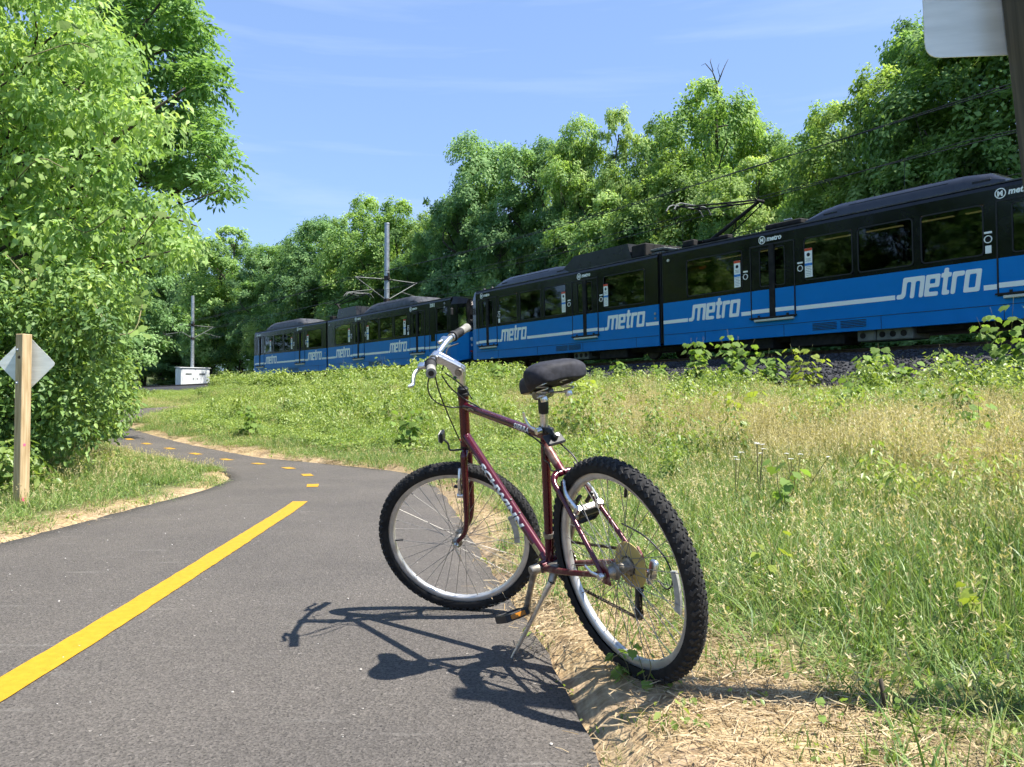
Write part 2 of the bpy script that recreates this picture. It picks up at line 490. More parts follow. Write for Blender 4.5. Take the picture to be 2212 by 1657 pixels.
def build_ground():
    def axis(lo, hi, c, fine, grow):
        out = [c]; st = fine; v = c
        while v < hi: v += st; st = min(st * grow, 60); out.append(v)
        st = fine; v = c; o2 = []
        while v > lo: v -= st; st = min(st * grow, 60); o2.append(v)
        return np.array(o2[::-1] + out)
    xs = axis(-900, 900, -.2, .06, 1.03); ys = axis(-300, 1500, 3.0, .06, 1.028)
    X, Y = np.meshgrid(xs, ys); q = np.stack([X.ravel(), Y.ravel()], -1)
    z, a, b, right, arc = terrain(q, True)
    nx, ny = len(xs), len(ys)
    V = np.column_stack([q, z])
    I = np.arange(nx * ny).reshape(ny, nx)
    F = np.stack([I[:-1, :-1], I[:-1, 1:], I[1:, 1:], I[1:, :-1]], -1).reshape(-1, 4)
    me = np_mesh('ground', V, F, M['ground'], smooth=True)
    at = me.attributes.new('green', 'FLOAT', 'POINT'); at.data.foreach_set('value', greenness(a, b, right, q).astype(np.float32))
    o = link('ground', me); o['kind'] = 'structure'; o['label'] = 'straw strewn soil and grassy bank beside the path'

def np_mesh(name, V, F, material, smooth=False, tint=None):
    """V (n,3), F (m,3|4) numpy -> mesh"""
    me = bpy.data.meshes.new(name); k = F.shape[1]
    me.vertices.add(len(V)); me.vertices.foreach_set('co', V.astype(np.float32).ravel())
    me.loops.add(F.size); me.loops.foreach_set('vertex_index', F.astype(np.int32).ravel())
    me.polygons.add(len(F)); me.polygons.foreach_set('loop_start', (np.arange(len(F)) * k).astype(np.int32))
    try: me.polygons.foreach_set('loop_total', np.full(len(F), k, np.int32))
    except Exception: pass
    if smooth: me.polygons.foreach_set('use_smooth', np.ones(len(F), bool))
    me.update(calc_edges=True)
    if material is not None: me.materials.append(material)
    if tint is not None:
        at = me.attributes.new('tint', 'FLOAT', 'FACE'); at.data.foreach_set('value', tint.astype(np.float32))
    return me

build_ground()

def asphalt_mat():
    m = mat('asphalt', (.07, .066, .063), .82, spec=.35)
    b = m.node_tree.nodes['Principled BSDF']; tc = N(m, 'ShaderNodeTexCoord')
    def tex(kind, sc, **kw):
        t = N(m, kind); t.inputs['Scale'].default_value = sc
        for k, v in kw.items(): t.inputs[k].default_value = v
        L(m, tc.outputs['Object'], t.inputs['Vector']); return t
    vo = tex('ShaderNodeTexVoronoi', 130, Randomness=1.0)
    n1 = tex('ShaderNodeTexNoise', 130, Detail=4, Roughness=.7)
    n2 = tex('ShaderNodeTexNoise', 1.1, Detail=6, Roughness=.6)
    n3 = tex('ShaderNodeTexNoise', 55, Detail=3)
    def ramp(src, stops):
        r = N(m, 'ShaderNodeValToRGB')
        while len(r.color_ramp.elements) < len(stops): r.color_ramp.elements.new(.5)
        for i, (p, c) in enumerate(stops): r.color_ramp.elements[i].position = p; r.color_ramp.elements[i].color = (*c, 1)
        L(m, src, r.inputs['Fac']); return r
    stone = ramp(vo.outputs['Color'], [(0.0, (.062, .055, .048)), (.5, (.098, .087, .076)), (.94, (.135, .120, .105)), (1.0, (.36, .33, .29))])
    pit = ramp(n1.outputs['Fac'], [(.36, (.16, .16, .16)), (.46, (1, 1, 1))])
    mx = N(m, 'ShaderNodeMixRGB'); mx.blend_type = 'MULTIPLY'; mx.inputs['Fac'].default_value = 1
    L(m, stone.outputs['Color'], mx.inputs['Color1']); L(m, pit.outputs['Color'], mx.inputs['Color2'])
    big = ramp(n2.outputs['Fac'], [(.3, (.86, .86, .87)), (.7, (1.16, 1.15, 1.13))])
    mx2 = N(m, 'ShaderNodeMixRGB'); mx2.blend_type = 'MULTIPLY'; mx2.inputs['Fac'].default_value = 1
    L(m, mx.outputs['Color'], mx2.inputs['Color1']); L(m, big.outputs['Color'], mx2.inputs['Color2'])
    # pale scuffs across the path
    mp = N(m, 'ShaderNodeMapping'); mp.inputs['Scale'].default_value = (.9, 9, 1); mp.inputs['Rotation'].default_value = (0, 0, .12)
    L(m, tc.outputs['Object'], mp.inputs['Vector'])
    ns = N(m, 'ShaderNodeTexNoise'); ns.inputs['Scale'].default_value = 2.3; ns.inputs['Detail'].default_value = 5
    L(m, mp.outputs['Vector'], ns.inputs['Vector'])
    sc = ramp(ns.outputs['Fac'], [(.63, (0, 0, 0)), (.73, (.55, .55, .55))])
    pm = N(m, 'ShaderNodeMixRGB'); pm.blend_type = 'MULTIPLY'; pm.inputs['Fac'].default_value = 1
    L(m, sc.outputs['Color'], pm.inputs['Color1']); L(m, n3.outputs['Fac'], pm.inputs['Color2'])
    mx3 = N(m, 'ShaderNodeMixRGB'); mx3.inputs['Color2'].default_value = (.24, .225, .20, 1)
    L(m, pm.outputs['Color'], mx3.inputs['Fac']); L(m, mx2.outputs['Color'], mx3.inputs['Color1'])
    L(m, mx3.outputs['Color'], b.inputs['Base Color'])
    ad = N(m, 'ShaderNodeMath'); ad.operation = 'MULTIPLY_ADD'; ad.inputs[1].default_value = .8
    L(m, vo.outputs['Distance'], ad.inputs[0]); L(m, n1.outputs['Fac'], ad.inputs[2])
    bp = N(m, 'ShaderNodeBump'); bp.inputs['Strength'].default_value = .75; bp.inputs['Distance'].default_value = .006
    L(m, ad.outputs[0], bp.inputs['Height']); L(m, bp.outputs['Normal'], b.inputs['Normal'])
    return m
M['asphalt'] = asphalt_mat()

def paint_mat():
    m = noise_mat('yellow_road_paint', (.41, .225, .012), (.47, .262, .016), scale=30, rough=.6, bump=.25, bdist=.004, spec=.3)
    b = m.node_tree.nodes['Principled BSDF']; tc = N(m, 'ShaderNodeTexCoord')
    n = N(m, 'ShaderNodeTexNoise'); n.inputs['Scale'].default_value = 190; n.inputs['Detail'].default_value = 3
    L(m, tc.outputs['Object'], n.inputs['Vector'])
    r = N(m, 'ShaderNodeValToRGB'); r.color_ramp.elements[0].position = .27; r.color_ramp.elements[0].color = (.10, .085, .06, 1)
    r.color_ramp.elements[1].position = .36; r.color_ramp.elements[1].color = (1, 1, 1, 1); L(m, n.outputs['Fac'], r.inputs['Fac'])
    old = b.inputs['Base Color'].links[0].from_socket
    mx = N(m, 'ShaderNodeMixRGB'); mx.blend_type = 'MULTIPLY'; mx.inputs['Fac'].default_value = 1
    L(m, old, mx.inputs['Color1']); L(m, r.outputs['Color'], mx.inputs['Color2']); L(m, mx.outputs['Color'], b.inputs['Base Color'])
    return m
M['paint'] = paint_mat()

def build_path():
    """one asphalt ribbon across the path, edges slightly ragged, shoulders turned down"""
    n = 420
    def resample(line, n):
        s = np.concatenate([[0], np.cumsum(np.linalg.norm(np.diff(line, axis=0), axis=1))])
        # finer near the camera
        u = np.linspace(0, 1, n) ; t = s[-1] * u
        return np.stack([np.interp(t, s, line[:, 0]), np.interp(t, s, line[:, 1])], -1)
    # common stations along the middle line, edges found by nearest fraction of key points
    def keyed(keys, per):
        return np.array([(v.x, v.y) for v in catmull([(a, b, 0) for a, b in keys], per)])
    R = resample(PR, n); Lf = resample(PL, n)
    jr = (vnoise(R[:, 0] * 3, R[:, 1], .12, 3) - .5) * .035; jl = (vnoise(Lf[:, 0] * 3, Lf[:, 1], .15, 4) - .5) * .05
    W = 14; V = []
    for i in range(n):
        a, c = R[i].copy(), Lf[i].copy(); d = (c - a) / np.linalg.norm(c - a)
        a -= d * jr[i]; c += d * jl[i]
        for k in range(W + 1):
            p = a + (c - a) * k / W; V.append((p[0], p[1]))
    V = np.array(V); _, _, arc = seg_dist(V, PC); z = path_z(arc)
    V3 = np.column_stack([V, z])
    I = np.arange(n * (W + 1)).reshape(n, W + 1)
    F = np.stack([I[:-1, :-1], I[:-1, 1:], I[1:, 1:], I[1:, :-1]], -1).reshape(-1, 4)
    # turned-down edges
    ext = []; base = len(V3); ef = []
    for col, sg in ((0, 1), (W, -1)):
        e = V3[I[:, col]].copy(); o = e - V3[I[:, 1 if col == 0 else W - 1]]; o /= np.linalg.norm(o[:, :2], axis=1)[:, None]
        e[:, :2] += o[:, :2] * .02; e[:, 2] -= .09
        idx = base + np.arange(n) + (0 if col == 0 else n); ext.append(e)
        ef.append(np.stack([I[:-1, col], idx[:-1], idx[1:], I[1:, col]], -1))
    V3 = np.concatenate([V3] + ext); F = np.concatenate([F] + ef)
    me = np_mesh('path', V3, F, M['asphalt'], smooth=False)
    bm = bmesh.new(); bm.from_mesh(me); bmesh.ops.recalc_face_normals(bm, faces=bm.faces)
    if sum(f.normal.z for f in bm.faces) < 0: bmesh.ops.reverse_faces(bm, faces=bm.faces)
    bm.to_mesh(me); bm.free()
    o = link('path', me); o['kind'] = 'structure'; o['label'] = 'dark asphalt bicycle path curving left into the trees'
    return o
path_o = build_path()

def line_strip(s0, s1, w, name, label, group=None, parent=None):
    S = np.linspace(s0, s1, max(3, int((s1 - s0) / .06)))
    c = np.stack([np.interp(S, PC_S, PC[:, 0]), np.interp(S, PC_S, PC[:, 1])], -1)
    t = np.gradient(c, axis=0); t /= np.linalg.norm(t, axis=1)[:, None]; nn = np.stack([t[:, 1], -t[:, 0]], -1)
    j = (vnoise(S * 2, S * 0, .11, 8) - .5) * .008; k = (vnoise(S * 2, S * 0 + 3, .11, 9) - .5) * .008
    a = c + nn * (w / 2 + j)[:, None]; b = c - nn * (w / 2 + k)[:, None]
    V = np.concatenate([a, b]); z = path_z(np.concatenate([S, S])) + .004
    n = len(S); F = np.stack([np.arange(n - 1), np.arange(1, n), n + np.arange(1, n), n + np.arange(n - 1)], -1)
    o = link(name, np_mesh(name, np.column_stack([V, z]), F, M['paint']), parent)
    if parent is None: o['kind'] = 'structure'; o['label'] = label
    return o
s_end = np.interp(6.71, PC[:, 1], PC_S)
line_strip(np.interp(-13, PC[:, 1], PC_S), s_end, .125, 'solid_centre_line', 'solid yellow line down the near half of the path')
_ORD = 'first second third fourth fifth sixth seventh eighth ninth tenth eleventh twelfth thirteenth'.split()
_d = [7.94, 9.03, 9.93, 10.6, 11.3, 11.97, 12.65, 13.35, 14.1, 14.9, 15.75, 16.7, 17.7]
for _i, _y in enumerate(_d):
    _s = np.interp(_y, PC[:, 1], PC_S)
    line_strip(_s - .13, _s + .13, .115, 'centre_line_dash', 'short yellow centre line dash, %s one beyond the end of the solid line' % _ORD[_i])
# ------------------------------------------------------------------ trams
def blue_mat():
    m = noise_mat('tram_blue_paint', (.0005, .175, .52), (.001, .20, .58), scale=1.6, rough=.38, spec=.22, lo=.3, hi=.75, rvar=.06)
    return m
M['blue'] = blue_mat()
M['tram_black'] = noise_mat('tram_black_paint', (.004, .0045, .005), (.009, .010, .011), scale=2.5, rough=.16, spec=.32, rvar=.06)
M['tram_roof'] = noise_mat('tram_roof_black', (.005, .0055, .007), (.012, .0125, .015), scale=3, rough=.30, spec=.4, rvar=.1)
M['tram_grey'] = noise_mat('tram_roof_unit_grey', (.035, .035, .038), (.08, .08, .085), scale=3.5, rough=.5)
M['hvac'] = noise_mat('glossy_black_roof_unit', (.008, .008, .010), (.018, .018, .022), scale=3, rough=.2, spec=.7, rvar=.06)
M['under'] = noise_mat('tram_underframe', (.004, .004, .004), (.02, .018, .016), scale=5, rough=.85)
M['tram_white'] = mat('tram_white_vinyl', (.90, .92, .88), .4)
M['pane'] = glass_mat('tram_tinted_glass', (.16, .20, .17), .02)
M['cabpane'] = glass_mat('tram_cab_glass', (.35, .42, .42), .25, .04)
M['rubber'] = mat('black_rubber', (.006, .006, .007), .6)
M['cream'] = mat('cream_step_edge', (.60, .60, .50), .5)
M['red'] = mat('red_sticker', (.65, .07, .02), .5)
M['stblue'] = mat('blue_sticker', (.03, .22, .62), .5)
M['print'] = mat('grey_print', (.25, .26, .27), .6)
M['interior'] = mat('tram_interior_grey', (.05, .05, .052), .7)
M['seat'] = mat('tram_seat_blue', (.02, .03, .06), .8)
M['equip'] = noise_mat('equipment_box_grey', (.10, .11, .10), (.17, .18, .165), scale=4, rough=.6)
M['steel'] = noise_mat('galvanised_steel', (.26, .29, .31), (.40, .43, .45), scale=5, rough=.45, metal=.6, rvar=.1)
M['cable'] = mat('wire_dark', (.012, .012, .012), .6)
def emit(name, col, s):
    m = bpy.data.materials.new(name); m.use_nodes = True; nt = m.node_tree
    b = nt.nodes['Principled BSDF']; b.inputs['Base Color'].default_value = (*[c * .3 for c in col], 1)
    m.cycles.emission_sampling = 'NONE'
    b.inputs['Emission Color'].default_value = (*col, 1); b.inputs['Emission Strength'].default_value = s
    return m
M['ceiling_lamp'] = emit('tram_ceiling_lamp', (1.0, .62, .28), .9)
M['led'] = emit('led_orange', (1.0, .10, .02), 1.3)
M['led_white'] = emit('led_white', (1.0, .85, .75), .5)

def rounded(pts, r, n=3):
    """round the corners of an outline by r (clamped to the edge lengths)"""
    out = []; P = [Vector((p[0], p[1])) for p in pts]; K = len(P)
    for i in range(K):
        a, b, c = P[i - 1], P[i], P[(i + 1) % K]
        rr = min(r, (a - b).length * .45, (c - b).length * .45)
        s = b + (a - b).normalized() * rr; e = b + (c - b).normalized() * rr
        for k in range(n + 1):
            t = k / n; q = (1 - t) ** 2 * s + 2 * t * (1 - t) * b + t * t * e; out.append((q.x, q.y))
    return out

def outline_mesh(loops, depth, shear=0.0):
    """loops of one glyph (first outer, rest holes) -> (verts, faces), front face towards -y, lying in x,z"""
    pts = [Vector((p[0] + shear * p[1], p[1], 0)) for lp in loops for p in lp]
    tri = tessellate_polygon([[Vector((p[0] + shear * p[1], p[1], 0)) for p in lp] for lp in loops])
    n = len(pts)
    vs = [(p.x, 0, p.y) for p in pts] + [(p.x, -depth, p.y) for p in pts]
    fs = [tuple(t) for t in tri] + [tuple(n + i for i in t) for t in tri]
    b = 0
    for lp in loops:
        k = len(lp); fs += [(b + i, b + (i + 1) % k, n + b + (i + 1) % k, n + b + i) for i in range(k)]; b += k
    return vs, fs

GLY = {
 'm': ([[(.10, 0), (.22, .14), (.22, .78), (.46, .78), (.46, 0), (.68, 0), (.68, .78), (.92, .78), (.92, 0), (1.14, 0), (1.14, 1), (0, 1), (0, .22), (-.25, .22), (-.25, 0)]], 1.14),
 'e': ([[(0, 0), (0, 1), (.72, 1), (.72, .40), (.22, .40), (.22, .2), (.70, .2), (.70, 0)], [(.22, .58), (.50, .58), (.50, .8), (.22, .8)]], .72),
 't': ([[(.12, 0), (.12, .8), (0, .8), (0, 1), (.12, 1), (.12, 1.22), (.34, 1.22), (.34, 1), (.50, 1), (.50, .8), (.34, .8), (.34, .2), (.48, .2), (.48, 0)]], .50),
 'r': ([[(0, 0), (0, 1), (.58, 1), (.58, .78), (.22, .78), (.22, 0)]], .56),
 'o': ([[(0, 0), (0, 1), (.76, 1), (.76, 0)], [(.22, .2), (.54, .2), (.54, .8), (.22, .8)]], .76),
}
def metro_word(x0, x1, z0, height, depth):
    gap = .05; tot = sum(GLY[c][1] for c in 'metro') + gap * 4 + .16
    sx = (x1 - x0) / tot; mb = MB(); x = 0
    for c in 'metro':
        lps, w = GLY[c]
        lp = [rounded(l, .09 if i == 0 else .06) for i, l in enumerate(lps)]
        lp = [[(x + p[0], p[1]) for p in l] for l in lp]
        vs, fs = outline_mesh(lp, depth, .16)
        mb.add([(x0 + v[0] * sx, v[1], z0 + v[2] * height) for v in vs], fs)
        x += w + gap
    return mb

def text_mesh(body, size, bold=0.0, shear=0.0, spacing=1.0, extrude=0.0):
    cu = bpy.data.curves.new('t', 'FONT'); cu.body = body; cu.size = size; cu.offset = bold; cu.shear = shear
    cu.space_character = spacing; cu.extrude = extrude; cu.align_x = 'LEFT'; cu.resolution_u = 3
    o = bpy.data.objects.new('t', cu); COL.objects.link(o)
    dg = bpy.context.evaluated_depsgraph_get()
    me = bpy.data.meshes.new_from_object(o.evaluated_get(dg))
    bpy.data.objects.remove(o, do_unlink=True); bpy.data.curves.remove(cu)
    return me
def text_mb(body, size, fr, **kw):
    me = text_mesh(body, size, **kw); mb = MB()
    mb.add([fr @ v.co for v in me.vertices], [tuple(p.vertices) for p in me.polygons])
    w = max((v.co.x for v in me.vertices), default=0); bpy.data.meshes.remove(me)
    return mb, w

W_TRAM, H_TRAM, Z_BLUE = 2.65, 3.35, 1.50
WZ0, WZ1 = 1.62, 2.88

def wall_mb(x0, x1, z0, z1, opens, y, th):
    """wall plate in the x,z plane with rectangular openings (thickness th towards +y)"""
    mb = MB()
    xs = sorted({x0, x1} | {v for o in opens for v in o[:2]}); zs = sorted({z0, z1} | {v for o in opens for v in o[2:]})
    def hole(xm, zm): return any(o[0] < xm < o[1] and o[2] < zm < o[3] for o in opens)
    for i in range(len(xs) - 1):
        for k in range(len(zs) - 1):
            if hole((xs[i] + xs[i + 1]) / 2, (zs[k] + zs[k + 1]) / 2): continue
            a, b, c, d = xs[i], xs[i + 1], zs[k], zs[k + 1]
            mb.add([(a, y, c), (b, y, c), (b, y, d), (a, y, d)], [(0, 1, 2, 3)])
            mb.add([(a, y + th, c), (b, y + th, c), (b, y + th, d), (a, y + th, d)], [(3, 2, 1, 0)])
    for (a, b, c, d) in opens:
        for p, q in (((a, c), (b, c)), ((b, c), (b, d)), ((b, d), (a, d)), ((a, d), (a, c))):
            mb.add([(p[0], y, p[1]), (q[0], y, q[1]), (q[0], y + th, q[1]), (p[0], y + th, p[1])], [(0, 1, 2, 3)])
    return mb

def rr_pane(mb, a, b, c, d, y, r=.10, th=.012):
    """pane with rounded corners, front at y"""
    pts = rounded([(a, c), (b, c), (b, d), (a, d)], r, 4)
    fr = Matrix(((1, 0, 0, 0), (0, 0, 1, y), (0, 1, 0, 0), (0, 0, 0, 1)))
    mb.poly(pts, fr, th)

def rr_frame(mb, a, b, c, d, y, w, r=.10, th=.02):
    o = rounded([(a - w, c - w), (b + w, c - w), (b + w, d + w), (a - w, d + w)], r + w, 4)
    i = rounded([(a, c), (b, c), (b, d), (a, d)], r, 4); n = len(o)
    vs = [(p[0], y, p[1]) for p in o] + [(p[0], y, p[1]) for p in i] + [(p[0], y + th, p[1]) for p in o] + [(p[0], y + th, p[1]) for p in i]
    fs = []
    for k in range(n):
        l = (k + 1) % n
        fs += [(k, l, n + l, n + k), (2 * n + k, 3 * n + k, 3 * n + l, 2 * n + l), (k, 2 * n + k, 2 * n + l, l), (n + k, n + l, 3 * n + l, 3 * n + k)]
    mb.add(vs, fs)

def build_section(root, Q, dirx, x0, x1, wins, doors, words, stickers, logos, nose, cant, vents):
    """one half of a tram. local x to the right along the side, y away from the path, z up from the skirt"""
    y_ax = Vector((-dirx.y, dirx.x, 0))
    Mx = Matrix.Identity(4)
    for i in range(3): Mx[i][0], Mx[i][1], Mx[i][2], Mx[i][3] = dirx[i], y_ax[i], (0, 0, 1)[i], (Q.x, Q.y, SKIRT_Z)[i]
    Mx = Mx @ Matrix.Rotation(cant, 4, 'X')
    R_inv = root.matrix_world.inverted()
    T = R_inv @ Mx
    def put(mb, name, mats, parent=root, **kw):
        return mb.xf(T).build(name, mats, parent, **kw)
    W, H = W_TRAM, H_TRAM
    sgn = 1 if nose > 0 else -1
    e0, e1 = x0, x1
    # lower body
    low = MB()
    for y in (0, W): low.add([(e0, y, 0), (e1, y, 0), (e1, y, Z_BLUE), (e0, y, Z_BLUE)], [(0, 1, 2, 3)])
    low.add([(e0, 0, 0), (e1, 0, 0), (e1, W, 0), (e0, W, 0)], [(0, 1, 2, 3)])
    low.add([(e0, .06, .55), (e1, .06, .55), (e1, W - .06, .55), (e0, W - .06, .55)], [(0, 1, 2, 3)])
    low.box(((e0 + e1) / 2, .035, Z_BLUE / 2), (e1 - e0 - .002, .06, Z_BLUE - .004)); low.box(((e0 + e1) / 2, W - .035, Z_BLUE / 2), (e1 - e0 - .002, .06, Z_BLUE - .004))
    lb = put(low, 'lower_body', M['blue'])
    # thin panel seams of the skirt
    sm = MB()
    sm.box(((e0 + e1) / 2, -.004, .37), (e1 - e0 - .05, .008, .012))
    for k in np.arange(e0 + 1.9, e1 - .8, 3.1): sm.box((k, -.003, .185), (.012, .006, .355))
    put(sm, 'skirt_seam', M['rubber'], lb)
    for vx in vents:
        v = MB()
        for k in range(5): v.box((vx, -.006, .12 + k * .045), (.78, .012, .018))
        put(v, 'skirt_vent', M['rubber'], lb)
    # upper walls, both sides
    opens = [(a, b, WZ0, WZ1) for a, b in wins] + [(d + s * .27 - .19, d + s * .27 + .19, WZ0 - .02, 2.80) for d in doors for s in (-1, 1)]
    for y, th, nm in ((0, .05, 'upper_wall'), (W - .05, .05, 'upper_wall')):
        put(wall_mb(e0, e1, Z_BLUE, 3.20, opens, y, th), nm, M['tram_black'])
    # roof with rounded eaves
    prof = [(0, 3.20), (.012, 3.26), (.045, 3.315), (.12, 3.355), (.25, 3.385), (.8, 3.43), (W / 2, 3.45), (W - .8, 3.43), (W - .25, 3.385), (W - .12, 3.355), (W - .045, 3.315), (W - .012, 3.26), (W, 3.20)]
    rf = MB(); n = len(prof)
    rf.add([(e0, y, z) for y, z in prof] + [(e1, y, z) for y, z in prof], [(i, i + 1, n + i + 1, n + i) for i in range(n - 1)])
    rf.add([(e0, .05, 3.07), (e1, .05, 3.07), (e1, W - .05, 3.07), (e0, W - .05, 3.07)], [(0, 1, 2, 3)])
    roof = put(rf, 'roof', M['tram_roof'], smooth=True, angle=50)
    g = MB().box(((e0 + e1) / 2, .045, 3.335), (e1 - e0, .05, .035)); put(g, 'gutter', M['tram_grey'], roof)
    # windows
    for a, b in wins:
        mb = MB(); rr_pane(mb, a + .02, b - .02, WZ0 + .02, WZ1 - .02, .012); w = put(mb, 'window', M['pane'])
        mb = MB(); rr_frame(mb, a + .03, b - .03, WZ0 + .03, WZ1 - .03, -.008, .035); put(mb, 'window_frame', M['rubber'], w)
        mb = MB(); rr_pane(mb, a + .02, b - .02, WZ0 + .02, WZ1 - .02, W - .03); put(mb, 'far_window', M['pane'])
    # interior: ceiling lamps, seats
    for k in np.arange(e0 + .7, e1 - .7, 1.35): put(MB().box((k + .5, .55, 2.83), (1.05, .07, .03)), 'ceiling_lamp', M['ceiling_lamp'], roof)
    for k in np.arange(e0 + 1.6, e1 - 1.2, .95):
        if any(abs(k - d) < 1.1 for d in doors): continue
        for y in (.45, W - .5):
            put(MB().bbox((k, y, .98), (.42, .8, .10), .03).bbox((k + .2, y, 1.42), (.09, .8, .85), .03), 'seat', M['seat'], lb)
    # doors
    for d in doors:
        dr = put(MB().box((d, -.003, 1.85), (1.60, .02, 2.42)) if False else MB().box((d - .80, -.006, 1.75), (.035, .022, 2.34)).box((d + .80, -.006, 1.75), (.035, .022, 2.34)).box((d, -.006, 2.90), (1.63, .022, .05)).box((d, -.006, .60), (1.63, .026, .045)), 'door', M['rubber'])
        for s in (-1, 1):
            put(MB().bbox((d + s * .44, -.012, 1.075), (.66, .024, .85), .006), 'door_panel', M['blue'], dr)
            mb = MB(); rr_pane(mb, d + s * .27 - .18, d + s * .27 + .18, WZ0, 2.78, .012, .07); put(mb, 'door_window', M['pane'], dr)
            mb = MB(); rr_frame(mb, d + s * .27 - .17, d + s * .27 + .17, WZ0, 2.77, -.009, .03, .07); put(mb, 'door_window_frame', M['rubber'], dr)
            mb = MB(); rr_pane(mb, d + s * .27 - .18, d + s * .27 + .18, WZ0, 2.78, W - .03, .07); put(mb, 'far_door_window', M['pane'], dr)
            put(MB().bbox((d + s * .44, -.028, .84), (.66, .008, .125), .001), 'stripe', M['tram_white'], dr)
        put(MB().bbox((d, -.02, 1.77), (.20, .04, 2.25), .006), 'door_post', M['under'], dr)
        put(MB().bbox((d + .05, -.045, .545), (1.42, .09, .07), .01), 'step', M['cream'], dr)
        put(MB().bbox((d, -.03, .63), (1.72, .06, .04), .005).box((d - .5, -.04, .68), (.06, .05, .06)).box((d + .55, -.04, .68), (.06, .05, .06)), 'sill', M['rubber'], dr)
    # white stripe between the words and the doors
    cuts = sorted([(a - .03, b + .02) for a, b in words] + [(d - .83, d + .83) for d in doors])
    p = e0; segs = []
    for a, b in cuts:
        if a > p: segs.append((p, a))
        p = max(p, b)
    if p < e1: segs.append((p, e1))
    for a, b in segs:
        put(MB().bbox(((a + b) / 2, -.003, .8175), (b - a, .006, .125), .001), 'stripe', M['tram_white'], lb)
    for a, b in words:
        put(metro_word(a + .13, b, .755, .56, .008), 'lettering', M['tram_white'], lb)
    for x, flip in stickers:
        st = put(MB().bbox((x, -.012, 2.13), (.25, .006, .86), .002), 'notice', M['tram_white'])
        put(MB().box((x, -.0165, 2.52), (.25, .004, .075)), 'notice_band', M['red'], st)
        put(MB().box((x, -.0165, 2.08), (.25, .004, .075)), 'notice_band', M['stblue'], st)
        put(MB().disc((x, -.0165, 2.37), (0, 1, 0), .055, .004, 16), 'notice_symbol', M['rubber'], st)
        pr = MB()
        for k in range(6): pr.box((x, -.0165, 2.01 - k * .05), (.19 - .03 * (k % 2), .003, .012))
        for k in range(3): pr.box((x, -.0165, 2.25 - k * .035), (.18 - .04 * (k % 2), .003, .011))
        put(pr, 'notice_print', M['print'], st)['kind'] = 'stuff'
    for d in doors:
        for s in ((-1, 1) if abs(d) < 8 else ((1 if d < 0 else -1),)):
            bx = d + s * 1.0
            bt = put(MB().lathe([(.075, 0), (.095, 0), (.095, -.02), (.075, -.02), (.075, 0)], (bx, -.001, 2.0), (0, 1, 0), 20), 'door_button', M['tram_white'])
            put(MB().disc((bx, -.008, 2.0), (0, 1, 0), .06, .012, 16).box((bx, -.018, 2.0), (.02, .012, .02)), 'door_button_cap', M['under'], bt)
            put(MB().bbox((bx, -.006, 2.165), (.18, .01, .05), .002), 'door_button_label', M['tram_white'], bt)
            if abs(d) > 8:
                put(MB().bbox((bx, -.006, 1.75), (.14, .01, .19), .002), 'wheelchair_sticker', M['tram_white'])
    for x in logos:
        lg = put(MB().lathe([(.105, 0), (.128, 0), (.128, -.008), (.105, -.008), (.105, 0)], (x, -.004, 3.065), (0, 1, 0), 28), 'logo', M['tram_white'])
        fr = Matrix(((1, 0, 0, x - .072), (0, 0, -1, -.010), (0, 1, 0, 3.005), (0, 0, 0, 1)))
        mb, w = text_mb('M', .165, fr, bold=.010); put(mb, 'logo_letter', M['tram_white'], lg)
        fr = Matrix(((1, 0, 0, x + .17), (0, 0, -1, -.010), (0, 1, 0, 3.01), (0, 0, 0, 1)))
        mb, w = text_mb('metro', .21, fr, bold=.008, shear=.18); put(mb, 'logo_word', M['tram_white'], lg)
    # end: cab nose tapering in plan
    if nose:
        xe = e1 if nose > 0 else e0
        L1 = .95 * sgn
        def ring(x, ins, zt, zl): return [(x, ins, 0 + zl), (x, ins, Z_BLUE), (x, ins, 2.95), (x, ins + .12, zt), (x, W - ins - .12, zt), (x, W - ins, 2.95), (x, W - ins, Z_BLUE), (x, W - ins, 0 + zl)]
        r0, r1, r2 = ring(xe, 0, 3.36, 0), ring(xe + L1 * .45, .10, 3.34, .02), ring(xe + L1, .42, 3.2, .12)
        r2 = [(p[0] - (.10 * sgn if p[2] > 2.2 else 0) + (.08 * sgn if p[2] <= Z_BLUE + .01 else 0), p[1], p[2]) for p in r2]
        nb, nk = MB(), MB()
        for ra, rb in ((r0, r1), (r1, r2)):
            for i in range(7):
                (nb if i in (0, 6) else nk).add([ra[i], ra[i + 1], rb[i + 1], rb[i]], [(0, 1, 2, 3)])
        nb.add([r2[0], r2[1], r2[6], r2[7]], [(0, 1, 2, 3)])
        nk.add([r2[1], r2[2], r2[3], r2[4], r2[5], r2[6]], [(0, 1, 2, 3, 4, 5)])
        nb.add([r0[0], r1[0], r2[0], r2[7], r1[7], r0[7]], [(0, 1, 2, 3, 4, 5)])
        n1 = put(nb, 'nose_lower', M['blue']); n2 = put(nk, 'nose_upper', M['tram_black'])
        # quarter window and windscreen
        def lerp(a, b, t): return tuple(a[i] + (b[i] - a[i]) * t for i in range(3))
        for (ia, ib) in ((1, 2), (6, 5)):
            qa, qb, qc, qd = r1[ia], r2[ia], r2[ib], r1[ib]
            def pt(u, v):
                lo = lerp(qa, qb, u); hi = lerp(qd, qc, u); p = lerp(lo, hi, v); return (p[0] + .012 * sgn, p[1] + (-.012 if ia == 1 else .012), p[2])
            put(MB().add([pt(.14, .10), pt(.9, .10), pt(.86, .86), pt(.14, .86)], [(0, 1, 2, 3)]), 'quarter_window', M['cabpane'])
        off = .015 * sgn
